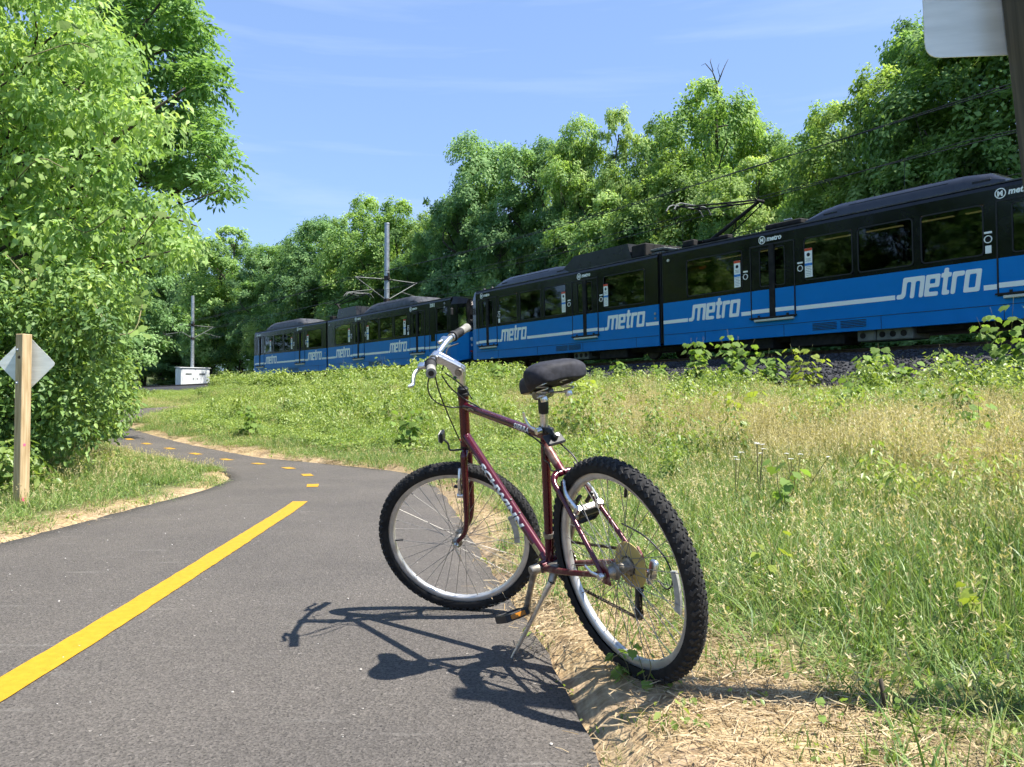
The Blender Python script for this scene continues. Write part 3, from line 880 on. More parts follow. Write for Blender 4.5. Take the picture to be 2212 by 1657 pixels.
        put(MB().add([(r2[1][0] + off, .56, 1.62), (r2[1][0] + off, W - .56, 1.62), (r2[2][0] + off, W - .58, 2.72), (r2[2][0] + off, .58, 2.72)], [(0, 1, 2, 3)]), 'windscreen', M['cabpane'])
        hs = put(MB().box((r2[2][0] + off, W / 2, 2.98), (.04, 1.35, .30)), 'destination_sign', M['rubber'])
        if nose > 0:
            fr = Matrix(((0, 0, 1, r2[2][0] + off + .024), (1, 0, 0, W / 2 - .62), (0, 1, 0, 2.89), (0, 0, 0, 1)))
            mb, w = text_mb('Shiloh-Scott', .235, fr); put(mb, 'destination_text', M['led_white'], hs)
        st = put(MB().box((r2[0][0] + .02 * sgn, W / 2, .8175), (.01, W - 1.1, .12)), 'nose_stripe', M['tram_white'], n1)
        for y in (.62, W - .62):
            put(MB().disc((r2[0][0] + .03 * sgn, y, 1.12), (1, 0, 0), .10, .05, 18), 'headlight', M['tram_white'])
            put(MB().bbox((r2[0][0] + .025 * sgn, y, .50), (.03, .22, .09), .01), 'tail_light', M['red'])
        put(MB().bbox((xe + L1 + .10 * sgn, W / 2, .28), (.55, 1.5, .34), .04), 'bumper', M['under'])
        put(MB().tube([(xe + L1, W / 2, .05), (xe + L1 + .78 * sgn, W / 2, .05)], .11, 10), 'coupler', M['under'])
    # cab side window on the long section
    return T, put

def roof_unit(put, x0, x1, y0, y1, h, m, name='air_conditioner', taper=.7, grills=True):
    z = 3.40
    secs = []
    for t, s in ((0, .25), (.10, .80), (.2, 1), (.82, 1), (.93, .82), (1, .25)):
        x = x0 + (x1 - x0) * t; hh = h * s
        secs.append([(x, y0, z), (x, y0 + .02, z + hh * .45), (x, y0 + .16, z + hh * .88), (x, y0 + .40, z + hh), (x, y1 - .40, z + hh), (x, y1 - .16, z + hh * .88), (x, y1 - .02, z + hh * .45), (x, y1, z)])
    mb = MB(); n = 8
    for a in secs: mb.v.extend(a)
    for i in range(len(secs) - 1):
        for k in range(n - 1):
            mb.f.append((i * n + k, i * n + k + 1, (i + 1) * n + k + 1, (i + 1) * n + k)); mb.m.append(0)
    mb.f.append(tuple(range(n))); mb.m.append(0); mb.f.append(tuple((len(secs) - 1) * n + k for k in range(n))); mb.m.append(0)
    u = put(mb, name, m, smooth=True, angle=40)
    if grills:
        for k in range(3):
            gx = x0 + (x1 - x0) * (.46 + .13 * k)
            put(MB().bbox((gx, (y0 + y1) / 2, z + h + .004), ((x1 - x0) * .115, (y1 - y0) - .7, .012), .003), 'grille', M['rubber'], u)
        for k in range(2):
            gx = x0 + (x1 - x0) * (.15 + .75 * k)
            put(MB().bbox((gx, y0 + .02, z + h * .28), (.45, .02, .07), .01), 'side_vent', M['rubber'], u)
        sl = MB().box((x0 + (x1 - x0) * .5, y0 + .075, z + h * .60), ((x1 - x0) * .5, .02, .03)); put(sl, 'handrail', M['rubber'], u)
    return u

def pantograph(put, xb, xk, xh, zk, zh):
    yc = W_TRAM / 2; z = 3.46
    p = put(MB().bbox((xb + .35, yc, z + .12), (1.5, 1.3, .10), .02).box((xb - .25, yc - .5, z + .04), (.1, .1, .14)).box((xb + .95, yc - .5, z + .04), (.1, .1, .14)).box((xb - .25, yc + .5, z + .04), (.1, .1, .14)).box((xb + .95, yc + .5, z + .04), (.1, .1, .14)), 'pantograph_base', M['under'])
    put(MB().tube([(xb, yc, z + .2), (xk, yc, z + zk)], [.075, .055], 10), 'lower_arm', M['under'], p)
    put(MB().tube([(xb + .75, yc, z + .18), (xk + .12, yc, z + zk - .12)], .022, 8), 'control_rod', M['under'], p)
    put(MB().tube([(xk, yc - .16, z + zk), (xh + .25, yc - .42, z + zh - .05)], .03, 8).tube([(xk, yc + .16, z + zk), (xh + .25, yc + .42, z + zh - .05)], .03, 8).tube([(xk, yc - .2, z + zk), (xk, yc + .2, z + zk)], .05, 10).tube([(xk - 1.4, yc - .28, z + zk + (zh - zk) * .45), (xk - 1.4, yc + .28, z + zk + (zh - zk) * .45)], .02, 8), 'upper_arm', M['under'], p)
    for dx in (0, .38):
        pts = [(xh + dx, yc - .98, z + zh - .22), (xh + dx, yc - .85, z + zh - .04), (xh + dx, yc - .65, z + zh + .04), (xh + dx, yc + .65, z + zh + .04), (xh + dx, yc + .85, z + zh - .04), (xh + dx, yc + .98, z + zh - .22)]
        put(MB().tube(pts, .028, 8), 'contact_bar', M['equip'], p)
    put(MB().box((xh + .19, yc - .4, z + zh), (.42, .05, .05)).box((xh + .19, yc + .4, z + zh), (.42, .05, .05)), 'head_frame', M['under'], p)
    gear = MB()
    for k in range(5): gear.tube([(xb - .6 + k * .1, yc - .75 + .04 * k, z), (xb - .4 + k * .12, yc - .75, z + .22 - .02 * k), (xb - .1 + k * .1, yc - .7, z + .12)], .035, 7)
    gear.bbox((xb - .1, yc - .85, z + .08), (.5, .3, .22), .03).bbox((xb + 1.4, yc - .8, z + .06), (.4, .3, .14), .03)
    put(gear, 'roof_cables', M['under'], p)['kind'] = 'stuff'

def bogie(put, x):
    b = put(MB().bbox((x, .45, -.12), (2.3, .12, .22), .04).bbox((x, W_TRAM - .45, -.12), (2.3, .12, .22), .04).bbox((x, W_TRAM / 2, -.08), (.4, 1.8, .25), .04), 'bogie', M['under'])
    for dx in (-.95, .95):
        for y in (.55, W_TRAM - .55):
            put(MB().lathe([(.05, -.07), (.30, -.07), (.33, -.06), (.33, .05), (.345, .07), (.05, .07)], (x + dx, y, -.125), (0, 1, 0), 24), 'wheel', M['steel_dark'], b)
M['steel_dark'] = noise_mat('worn_steel_dark', (.02, .017, .015), (.06, .05, .045), scale=6, rough=.6, metal=.5)

R_WINS = [(1.25, 3.62), (5.87, 7.43), (7.58, 9.15), (9.35, 10.9)]
R_DOORS = [4.74, 12.0]
L_WINS = [(-10.5, -8.96), (-8.76, -7.18), (-6.95, -5.42), (-3.07, -.79)]
L_DOORS = [-11.45, -4.22]

def tram(name, label, seam, rdir, ldir, cantR, near):
    root = empty(name, M=Matrix.Translation((seam.x, seam.y, RAIL_Z)))
    bpy.context.view_layer.update()
    rw = R_WINS + [(14.05, 15.1)]
    TR, putR = build_section(root, seam, rdir, .12, 15.4, rw, R_DOORS, [(1.30, 3.52), (8.66, 10.85)], [(3.42, 0), (6.03, 0)] + ([] if near else [(10.6, 0)]), [4.40, 11.3], 1, cantR, [6.5, 7.4])
    TL, putL = build_section(root, seam, ldir, -12.5, -.12, L_WINS, L_DOORS, [(-10.46, -8.26), (-3.05, -.79)], [(-5.58, 0), (-2.93, 0)] + ([] if near else [(-9.4, 0)]), [-11.95, -4.55], -1, cantR, [-5.78, -4.93])
    # cab door on the long half
    cd = putR(MB().box((13.3, -.006, 1.75), (.03, .02, 2.3)).box((14.0, -.006, 1.75), (.03, .02, 2.3)), 'cab_door', M['rubber'])
    putR(MB().bbox((13.65, -.008, 2.0), (.42, .02, 1.7), .01), 'cab_door_window', M['tram_black'], cd)
    # the fold between the halves
    fold = MB()
    for k in range(6): fold.box((-.125 + k * .05, W_TRAM / 2, 1.72), (.03, W_TRAM - .10 - .05 * (k % 2), 3.3))
    putR(fold, 'articulation_bellows', M['rubber'])
    for k in range(2): putL(MB().disc((-.28, -.012, 1.0 + .17 * k), (0, 1, 0), .045, .03, 14), 'seam_fitting', M['steel'])
    putR(MB().disc((.42, -.02, 3.0), (0, 1, 0), .05, .04, 14), 'marker_lamp', M['cream'])
    # under the floor
    for put, a, b in ((putR, .6, 15.2), (putL, -12.3, -.6)):
        put(MB().bbox(((a + b) / 2, W_TRAM / 2, -.05), (b - a, 1.9, .22), .03), 'underframe', M['under'])
    bogie(putR, 12.6); bogie(putL, -10.3); bogie(putR, .05)
    for put, a, b, m in ((putR, 7.4, 7.95, 'equip'), (putR, 7.97, 9.0, 'equip'), (putR, 3.0, 4.6, 'under'), (putR, 5.2, 7.0, 'under'), (putL, -7.6, -5.6, 'under'), (putL, -5.2, -4.3, 'equip'), (putL, -3.6, -2.0, 'under')):
        bx = put(MB().bbox(((a + b) / 2, .62, -.14), (b - a, .9, .34 if m == 'equip' else .42), .03), 'equipment_box', M[m])
        if m == 'equip':
            for k in range(max(1, int((b - a) / .3))):
                put(MB().disc((a + .18 + k * .3, .165, -.14), (0, 1, 0), .085, .02, 16), 'equipment_vent', M['under'], bx)
    lim = putR(MB().bbox((1.55, .35, 2.62), (.95, .06, .17), .01), 'inside_display', M['rubber'])
    # display behind the first window
    fr = Matrix(((1, 0, 0, 1.62 - .55), (0, 0, -1, .315), (0, 1, 0, 2.565), (0, 0, 0, 1)))
    mb, w = text_mb('Shiloh-Scott', .165, fr); putR(mb, 'display_text', M['led'], lim)
    if near:
        roof_unit(putR, 5.75, 11.3, .28, 2.35, .42, M['hvac'])
        putR(MB().bbox((4.9, 1.3, 3.52), (1.3, 1.9, .16), .03), 'roof_box', M['under'])
        putR(MB().bbox((5.0, .5, 3.66), (.3, .04, .05), .01), 'roof_bracket', M['steel'])
        roof_unit(putL, -11.2, -5.6, .28, 2.35, .42, M['hvac'])
        tp = MB().add([(-6.2, .30, 3.40), (-1.75, .30, 3.40), (-1.98, .30, 4.02), (-5.2, .30, 4.02), (-6.2, 2.35, 3.40), (-1.75, 2.35, 3.40), (-1.98, 2.35, 4.02), (-5.2, 2.35, 4.02)],
                      [(0, 1, 2, 3), (7, 6, 5, 4), (3, 2, 6, 7), (0, 3, 7, 4), (1, 5, 6, 2), (0, 4, 5, 1)])
        putL(tp, 'roof_screen', M['tram_roof'])
        putL(MB().bbox((-1.4, 1.3, 3.66), (.75, 2.0, .48), .03), 'roof_box', M['under'])
        putL(MB().bbox((-.62, 1.3, 3.60), (.7, 1.6, .10), .02).bbox((-.62, 1.3, 3.46), (.6, 1.6, .10), .02), 'resistor_rack', M['equip'])
        pantograph(putR, 1.15, 3.35, .05, 1.22, 1.62)
        for x in (-11.9, -12.6): putL(MB().lathe([(.001, .16), (.06, .14), (.10, .06), (.11, 0), (.11, -.05)], (x, .6, 3.40), (0, 0, 1), 14), 'roof_antenna', M['rubber'], smooth=True)
    else:
        roof_unit(putR, 5.0, 11.6, .28, 2.35, .55, M['tram_grey'])
        roof_unit(putL, -10.9, -4.2, .28, 2.35, .55, M['tram_grey'])
        tp = MB().add([(.9, .30, 3.40), (3.9, .30, 3.40), (3.75, .30, 4.0), (1.15, .30, 4.0), (.9, 2.35, 3.40), (3.9, 2.35, 3.40), (3.75, 2.35, 4.0), (1.15, 2.35, 4.0)],
                      [(0, 1, 2, 3), (7, 6, 5, 4), (3, 2, 6, 7), (0, 3, 7, 4), (1, 5, 6, 2), (0, 4, 5, 1)])
        putR(tp, 'roof_screen', M['tram_roof'])
        pantograph(putR, .05, -1.2, 1.9, 1.15, 1.55)
        fr = Matrix(((1, 0, 0, 13.35), (0, 0, -1, -.010), (0, 1, 0, 2.98), (0, 0, 0, 1)))
        mb, w = text_mb('3001', .27, fr, bold=.008); putR(mb, 'car_number', M['tram_white'])
        for k in range(2): putR(MB().disc((14.85, -.02, 2.86 + .2 * k), (0, 1, 0), .06, .04, 14), 'marker_lamp', M['print'])
        # mirror on the cab
        putR(MB().bbox((15.7, -.12, 2.55), (.06, .16, .34), .02).tube([(15.5, .02, 2.8), (15.7, -.12, 2.72)], .015, 6), 'mirror', M['rubber'])
    tag(root, label, 'tram', 'blue and black trams')
    return root

tram('light_rail_tram', 'nearer blue and black articulated tram, its right end running out of the picture', A_SEAM, A_DIR, -B_DIR, rad(1.6), True)
tram('light_rail_tram', 'farther blue and black articulated tram coupled behind, seen whole, numbered 3001', C_SEAM, -C_DIR, -D_DIR, rad(.8), False)

# ------------------------------------------------------------------ track
M['rail'] = noise_mat('rusty_rail', (.05, .032, .022), (.10, .07, .05), scale=7, rough=.6, metal=.5)
M['sleeper'] = noise_mat('weathered_sleeper', (.03, .024, .02), (.07, .058, .048), scale=12, rough=.9, bump=.4)
M['ballast'] = noise_mat('ballast_stone', (.014, .015, .017), (.05, .05, .055), scale=9, rough=.9, bump=.8, bdist=.05, detail=10)
def sweep(line, prof, zfun, name, m):
    """sweep a (lateral, height) profile along a polyline; lateral + = far side"""
    n = len(prof); V = []
    for i in range(len(line)):
        t = line[min(i + 1, len(line) - 1)] - line[max(i - 1, 0)]; t = t / np.hypot(*t); nn = np.array([t[1], -t[0]])
        for a, z in prof: p = line[i] + nn * a; V.append((p[0], p[1], z + zfun))
    mb = MB(); F = []
    for i in range(len(line) - 1):
        for k in range(n - 1): F.append((i * n + k, i * n + k + 1, (i + 1) * n + k + 1, (i + 1) * n + k))
    mb.add(V, F); return mb
CENT = offset_line(SIDE_S, 3.39)
bal = sweep(CENT, [(-8.0, -1.6), (-6.9, -1.18), (-5.6, -.72), (-4.7, -.42), (-3.9, -.22), (-2, -.17), (2.0, -.17), (4.5, -.19), (5.6, -.6)], RAIL_Z, 'b', None).build('ballast_bed', M['ballast'])
bal['kind'] = 'structure'; bal['label'] = 'dark grey crushed stone bed under the tram tracks'
for trk, nm in ((TRK1, 'near'), (TRK2, 'far')):
    for g in (-.7175, .7175):
        r = sweep(offset_line(trk, g), [(-.036, 0), (-.036, -.04), (-.012, -.05), (-.012, -.13), (-.07, -.155), (-.07, -.165), (.07, -.165), (.07, -.155), (.012, -.13), (.012, -.05), (.036, -.04), (.036, 0), (-.036, 0)], RAIL_Z, 'r', None)
        o = r.build('rail', M['rail']); o['kind'] = 'structure'; o['label'] = 'rusty steel rail of the %s track' % nm
def arc_points(line, step):
    s = np.concatenate([[0], np.cumsum(np.linalg.norm(np.diff(line, axis=0), axis=1))]); t = np.arange(0, s[-1], step)
    p = np.stack([np.interp(t, s, line[:, 0]), np.interp(t, s, line[:, 1])], -1); d = np.gradient(p, axis=0); d /= np.linalg.norm(d, axis=1)[:, None]
    return p, d
sl_me = None; n_sl = 0
for trk in (TRK1,):
    p, d = arc_points(trk, .72)
    for q, t in zip(p, d):
        if not (-45 < q[0] < 26 and 8 < q[1] < 96): continue
        if sl_me is None:
            sl_me = MB().bbox((0, 0, 0), (2.5, .23, .16), .015).build('sleeper', M['sleeper'], bal); o = sl_me; sl_me = o.data
        else: o = link('sleeper', sl_me, bal)
        o.location = (q[0], q[1], RAIL_Z - .235); o.rotation_euler = (0, 0, math.atan2(-t[0], t[1]))
        n_sl += 1

# overhead line: poles between the tracks, brackets, wires
def at_line(line, px, off_y):
    """point on a polyline seen in picture column px"""
    r = (px - 1106) / FPX; v = line[:, 0] - r * line[:, 1]
    for i in range(len(v) - 1):
        if v[i] * v[i + 1] <= 0 and min(line[i, 1], line[i + 1, 1]) > 4:
            t = v[i] / (v[i] - v[i + 1]); return line[i] + (line[i + 1] - line[i]) * t
    return line[-1]
def pole(px, top_y, label):
    c = at_line(CENT, px, 0); i = int(np.argmin(np.linalg.norm(CENT - c, axis=1))); t = CENT[min(i + 1, len(CENT) - 1)] - CENT[max(i - 1, 0)]; t = t / np.hypot(*t)
    H = at_depth(px, top_y, c[1]).z - (RAIL_Z - .3)
    root = empty('catenary_pole', (c[0], c[1], RAIL_Z - .3)); root.rotation_euler = (0, 0, math.atan2(-t[0], t[1]))
    # local y along the track, x across (far side +)
    MB().tube([(0, 0, 0), (0, 0, H)], [.19, .165], 18).build('mast', M['steel'], root, smooth=True, angle=40)
    MB().lathe([(.001, .03), (.17, .03), (.18, 0), (.18, -.06)], (0, 0, H), (0, 0, 1), 18).build('cap', M['steel'], root)
    MB().bbox((0, 0, .04), (.6, .6, .08), .01).build('base_plate', M['steel'], root)
    zc = 5.35 + .3; zm = 6.55 + .3
    MB().lathe([(.2, -.15), (.215, -.15), (.215, .15), (.2, .15)], (0, 0, zm + .15), (0, 0, 1), 16).lathe([(.2, -.12), (.215, -.12), (.215, .12), (.2, .12)], (0, 0, zm - 1.35), (0, 0, 1), 16).bbox((0, -.24, zm + .3), (.12, .12, .4), .02).build('collar', M['steel_dark'], root)
    for s in (-1, 1):
        a = MB().tube([(0, 0, zm + .1), (s * 2.35, 0, zm + .02)], .038, 8)
        a.tube([(0, 0, zm - 1.35), (s * 2.25, 0, zm - .02)], .038, 8)
        a.build('bracket_arm', M['equip'], root)
        MB().tube([(s * 1.15, 0, zm - .70), (s * 3.0, 0, zc + .15)], .024, 8).tube([(s * 3.0, 0, zc + .15), (s * 2.1, 0, zc)], .018, 6).build('registration_arm', M['equip'], root)
        MB().lathe([(.02, 0), (.06, .03), (.03, .06), (.06, .09), (.03, .12), (.06, .15), (.02, .18)], (s * .25, 0, zm + .09), (s, 0, 0), 10).build('insulator', M['steel_dark'], root)
    tag(root, label, 'pole', 'overhead line poles'); return root
pole(835, 483, 'grey steel overhead line pole rising behind the farther tram')
pole(415, 640, 'grey steel overhead line pole in front of the white cabinet')
def wire(line, z, label, sag=0.0, r=.012, droppers=None):
    p, d = arc_points(line, 2.0)
    k = (p[:, 0] > -40) & (p[:, 0] < 40)
    p = p[k]; n = len(p); root = MB()
    pts = [(a, b, RAIL_Z + z - sag * (1 - (2 * ((i % 22) / 22.0) - 1) ** 2)) for i, (a, b) in enumerate(p)]
    o = root.tube(pts, r, 6).build('overhead_wire', M['cable'])
    tag(o, label, 'wire', 'overhead wires')
    if droppers:
        for i in range(3, n, 5):
            MB().tube([pts[i], (pts[i][0], pts[i][1], RAIL_Z + droppers)], .008, 5).build('dropper', M['cable'], o)
wire(TRK1, 6.75, 'upper carrying wire over the near track with thin droppers', .45, .014, 5.36)
wire(TRK1, 5.35, 'lower contact wire over the near track touching the pantograph', 0, .012)
wire(TRK2, 6.75, 'upper carrying wire over the far track with thin droppers', .45, .014, 5.36)
wire(TRK2, 5.35, 'lower contact wire over the far track behind the trams', 0, .012)
wire(CENT, 7.3, 'plain feeder wire between the two tracks, carried by the poles', .2, .014)

# white equipment cabinet by the far track
def cabinet():
    c = at_depth(405, 828, 84.0); w, d, h = 3.0, 2.4, 2.3
    r = empty('equipment_cabinet', (c.x - .2, c.y + 1.8, RAIL_Z - .45)); r.rotation_euler = (0, 0, rad(36))
    wht = M['cab_white']
    MB().bbox((0, 0, h / 2), (w, d, h), .03).build('housing', wht, r)
    MB().add([(-w / 2 - .1, -d / 2 - .1, h), (w / 2 + .1, -d / 2 - .1, h), (w / 2 + .1, d / 2 + .1, h + .12), (-w / 2 - .1, d / 2 + .1, h + .12), (-w / 2 - .1, -d / 2 - .1, h + .06), (w / 2 + .1, -d / 2 - .1, h + .06), (w / 2 + .1, d / 2 + .1, h + .18), (-w / 2 - .1, d / 2 + .1, h + .18)],
             [(0, 1, 2, 3), (4, 5, 6, 7), (0, 1, 5, 4), (1, 2, 6, 5), (2, 3, 7, 6), (3, 0, 4, 7)]).build('roof', wht, r)
    for x in (-.7, .7):
        dd = MB().bbox((x, -d / 2 - .012, h * .5), (1.3, .03, h * .86), .008).build('door', wht, r)
        MB().bbox((x + (.5 if x < 0 else -.5), -d / 2 - .04, h * .5), (.06, .04, .16), .01).build('handle', M['steel_dark'], dd)
        MB().bbox((x, -d / 2 - .032, h * .72), (.6, .02, .16), .005).build('louvre', M['equip'], dd)
    tag(r, 'small white metal equipment cabinet beside the far pole', 'cabinet')
M['cab_white'] = noise_mat('cabinet_white', (.62, .64, .62), (.74, .75, .73), scale=2, rough=.5)
cabinet()
# ------------------------------------------------------------------ bicycle
def flake_mat():
    m = noise_mat('burgundy_metallic_paint', (.055, .0035, .009), (.095, .006, .015), scale=260, rough=.25, metal=.25, spec=.45, coat=.5, detail=3)
    return m
M['burgundy'] = flake_mat()
M['silver'] = noise_mat('brushed_aluminium', (.62, .62, .61), (.78, .78, .77), scale=40, rough=.30, metal=1.0, stretch=(1, 1, 6), rvar=.08)
M['rim'] = noise_mat('rim_aluminium', (.52, .50, .46), (.68, .66, .62), scale=22, rough=.42, metal=.75, rvar=.1)
M['dull'] = noise_mat('tarnished_metal', (.20, .18, .15), (.40, .37, .32), scale=45, rough=.48, metal=.85, rvar=.12)
M['tyre'] = noise_mat('tyre_rubber', (.008, .008, .008), (.022, .021, .020), scale=34, rough=.82, spec=.3, bump=.25, bdist=.002)
M['knob'] = noise_mat('tread_rubber', (.016, .016, .0165), (.040, .039, .037), scale=40, rough=.85, spec=.3, bump=.3, bdist=.002)
M['blackp'] = noise_mat('black_plastic', (.012, .012, .012), (.024, .024, .024), scale=30, rough=.45)
M['foam'] = noise_mat('ribbed_black_rubber', (.014, .014, .015), (.035, .035, .036), scale=60, rough=.75, bump=.5, bdist=.003)
M['greygrip'] = noise_mat('grey_rubber_grip', (.20, .19, .165), (.33, .32, .28), scale=40, rough=.8)
M['lycra'] = noise_mat('black_saddle_cover', (.010, .010, .014), (.026, .026, .034), scale=55, rough=.75, bump=.22, bdist=.003, spec=.4)
M['spoke'] = mat('steel_spoke', (.30, .285, .26), .55, .8)
M['chain'] = noise_mat('oily_chain', (.035, .028, .020), (.20, .17, .13), scale=120, rough=.4, metal=.9)
M['guard'] = noise_mat('yellowed_plastic_disc', (.52, .39, .11), (.62, .48, .17), scale=14, rough=.4, lo=.3, hi=.7)
M['amber'] = mat('amber_reflector', (.40, .15, .01), .25)
M['redref'] = mat('red_reflector', (.35, .02, .01), .25)
M['clearref'] = noise_mat('clear_reflector', (.34, .34, .31), (.46, .46, .42), scale=60, rough=.3, stretch=(1, 1, 1))
M['decal_white'] = mat('decal_white', (.62, .64, .62), .4)
M['decal_dark'] = mat('decal_shadow', (.02, .012, .014), .5)
M['decal_cream'] = mat('decal_cream', (.62, .50, .36), .4)
M['decal_gold'] = noise_mat('decal_gold', (.30, .24, .08), (.55, .47, .2), scale=140, rough=.4)
M['rust'] = noise_mat('worn_stay_paint', (.10, .010, .018), (.30, .20, .15), scale=26, rough=.4, metal=.3, lo=.45, hi=.62)

def bicycle():
    R = .335; WB = 1.0593
    bb = Vector((.4135, 0, .2929)); sa, ha = rad(72.96), rad(70.84)
    sd = Vector((-math.cos(sa), 0, math.sin(sa)))
    ax = Vector((-math.cos(ha), 0, math.sin(ha))); nrm = Vector((math.sin(ha), 0, math.cos(ha)))
    fa = Vector((WB, 0, R)); foot = fa - nrm * .0496
    ht = foot + ax * .6046; hb = foot + ax * (.6046 - .1845)
    stt = bb + sd * .488; spt = bb + sd * (.488 + .1183)
    Y = Vector((0, 1, 0))
    th, lean, zr = rad(118.87), rad(11.607), .0569
    Mw = Matrix.Translation((.3868, 2.3105, zr)) @ Matrix.Rotation(th, 4, 'Z') @ Matrix.Rotation(math.atan2(zr, WB), 4, 'Y') @ Matrix.Rotation(-lean, 4, 'X')
    Mi = Mw.inverted()
    S = Matrix.Translation(foot) @ Matrix.Rotation(rad(50.22), 4, ax) @ Matrix.Translation(-foot)
    root = empty('bicycle', M=Mw)
    tag(root, 'burgundy mountain bicycle leaning on its kickstand at the edge of the path', 'bicycle')
    bu = M['burgundy']
    def put(mb, name, m, parent=root, st=False, **kw):
        if st: mb.xf(S)
        return mb.build(name, m, parent, **kw)
    def tubep(pts, r, n=16): return MB().tube(pts, r, n)
    SM = dict(smooth=True, angle=45)
    # ---- frame
    fr = put(tubep([hb - ax * .004, ht + ax * .004], .0195, 20).tube([hb - ax * .012, hb + ax * .004], .0215, 20).tube([ht - ax * .004, ht + ax * .012], .0215, 20), 'frame', bu, **SM)
    put(tubep([ht - ax * .034, stt - sd * .026], .0148, 20), 'top_tube', bu, fr, **SM)
    put(tubep([hb + ax * .032, bb + Vector((.012, 0, .010))], .0178, 20), 'down_tube', bu, fr, **SM)
    put(tubep([bb, stt], .0148, 20), 'seat_tube', bu, fr, **SM)
    put(MB().lathe([(.001, -.037), (.0205, -.037), (.0215, -.030), (.0215, .030), (.0205, .037), (.001, .037)], bb, Y, 24), 'bottom_bracket_shell', bu, fr, **SM)
    # wishbone stays
    axl = Vector((0, 0, R)); wb0 = stt - sd * .055; dsv = (axl - wb0).normalized()
    fork_pt = wb0 + dsv * .115
    put(tubep([wb0, wb0 + dsv * .05, fork_pt], [.0155, .0150, .0135], 16), 'mono_stay', M['rust'], fr, **SM)
    for s in (1, -1):
        p = catmull([fork_pt + Y * s * .004, fork_pt + Y * s * .030 + dsv * .004, fork_pt + Y * s * .048 + dsv * .03, fork_pt + Y * s * .050 + dsv * .09, axl + Y * s * .064 - dsv * .05, axl + Y * s * .068 - dsv * .004], 5)
        put(tubep(p, [.0115 if i < 8 else .0095 if i < 14 else .0078 for i in range(len(p))], 14), 'seat_stay', bu, fr, **SM)
        p = catmull([bb + Vector((-.012, s * .026, -.004)), bb + Vector((-.09, s * .036, .002)), bb + Vector((-.20, s * .052, .016)), axl + Vector((.035, s * .066, -.003))], 5)
        put(tubep(p, [.0125 - .0045 * i / (len(p) - 1) for i in range(len(p))], 14), 'chain_stay', M['rust'], fr, **SM)
        put(MB().poly([(-.018, -.03), (.02, -.025), (.045, .0), (.02, .018), (.0, .045), (-.014, .02)], frame(axl + Y * s * .066 - Y * .003, (1, 0, 0), (0, -1, 0)), .006), 'dropout', M['rust'], fr)
    # decals wrapped on the tubes
    def wrap(mb_src, o, x, r, phi0, name, m, parent, voff=0.0):
        me = bpy.data.meshes.new('w'); me.from_pydata(mb_src.v, [], mb_src.f)
        bm = bmesh.new(); bm.from_mesh(me); bpy.data.meshes.remove(me)
        for v0 in np.arange(-.03, .031, .003):
            g = list(bm.verts) + list(bm.edges) + list(bm.faces)
            bmesh.ops.bisect_plane(bm, geom=g, plane_co=(0, v0, 0), plane_no=(0, 1, 0))
        x = Vector(x).normalized(); z = Y - x * Y.dot(x); z.normalize(); yv = z.cross(x)
        for v in bm.verts:
            f = phi0 + (v.co.y + voff) / r
            v.co = Vector(o) + x * v.co.x + (z * math.cos(f) + yv * math.sin(f)) * (r + .0007 + v.co.z)
        me = bpy.data.meshes.new(name); bm.to_mesh(me); bm.free(); me.materials.append(m)
        o_ = link(name, me, parent); return o_
    dt0 = hb + ax * .032; dtv = (bb - dt0); dtl = dtv.length
    I4 = Matrix.Identity(4)
    mb, w = text_mb('SCHWINN', .050, I4, bold=.0024, shear=.22, spacing=1.06)
    k = (dtl * .50) / w
    mb.v = [(v[0] * k, v[1] * .62 - .0105, 0) for v in mb.v]
    wrap(mb, dt0 + dtv * .245, dtv, .0178, rad(14), 'maker_lettering', M['decal_white'], fr)
    mb2 = MB(); mb2.v = [(v[0] + .0022, v[1] - .0022, -.0003) for v in mb.v]; mb2.f = list(mb.f)
    wrap(mb2, dt0 + dtv * .245, dtv, .0178, rad(14), 'lettering_shadow', M['decal_dark'], fr)
    tt0 = ht - ax * .034; ttv = (stt - sd * .026) - tt0
    mb, w = text_mb('SIERRA', .023, I4, bold=.0006, spacing=1.12)
    k = ttv.length * .17 / w; mb.v = [(v[0] * k, v[1] - .006, 0) for v in mb.v]
    wrap(mb, tt0 + ttv * .70, ttv, .0148, rad(12), 'model_lettering', M['decal_white'], fr)
    def strip(pts, w):
        m_ = MB()
        for (a, b), (c, d) in zip(pts[:-1], pts[1:]): m_.add([(a, b - w / 2, 0), (c, d - w / 2, 0), (c, d + w / 2, 0), (a, b + w / 2, 0)], [(0, 1, 2, 3)])
        return m_
    wrap(strip([(0, -.020), (.006, -.010), (.016, -.002), (.03, .002), (.05, .001), (.085, -.006)], .0035), dt0 + dtv * .135, dtv, .0178, rad(5), 'decal_swoosh', M['decal_cream'], fr)
    wrap(strip([(0, -.018), (.004, -.006), (.012, .002), (.028, .004), (.05, .002)], .003), tt0 + ttv * .10, ttv, .0148, rad(10), 'decal_swoosh', M['decal_cream'], fr)
    wrap(strip([(.0, 0), (ttv.length * .55, 0)], .0016), tt0 + ttv * .14, ttv, .0148, rad(-38), 'decal_pinstripe', M['decal_cream'], fr)
    g = MB().add([(0, -.012, 0), (.045, -.012, 0), (.045, .012, 0), (0, .012, 0)], [(0, 1, 2, 3)])
    wrap(g, dt0 + dtv * .86, dtv, .0178, rad(0), 'gold_label', M['decal_gold'], fr)
    for t in (.56, .66):
        p = dt0 + dtv * t; up = Vector((.8, 0, -.6)).cross(Vector((0, 1, 0))); o = (dtv.normalized().cross(Y)) * -1
        put(MB().tube([p + o * .016, p + o * .0205], .0042, 10), 'bottle_boss', M['blackp'], fr)
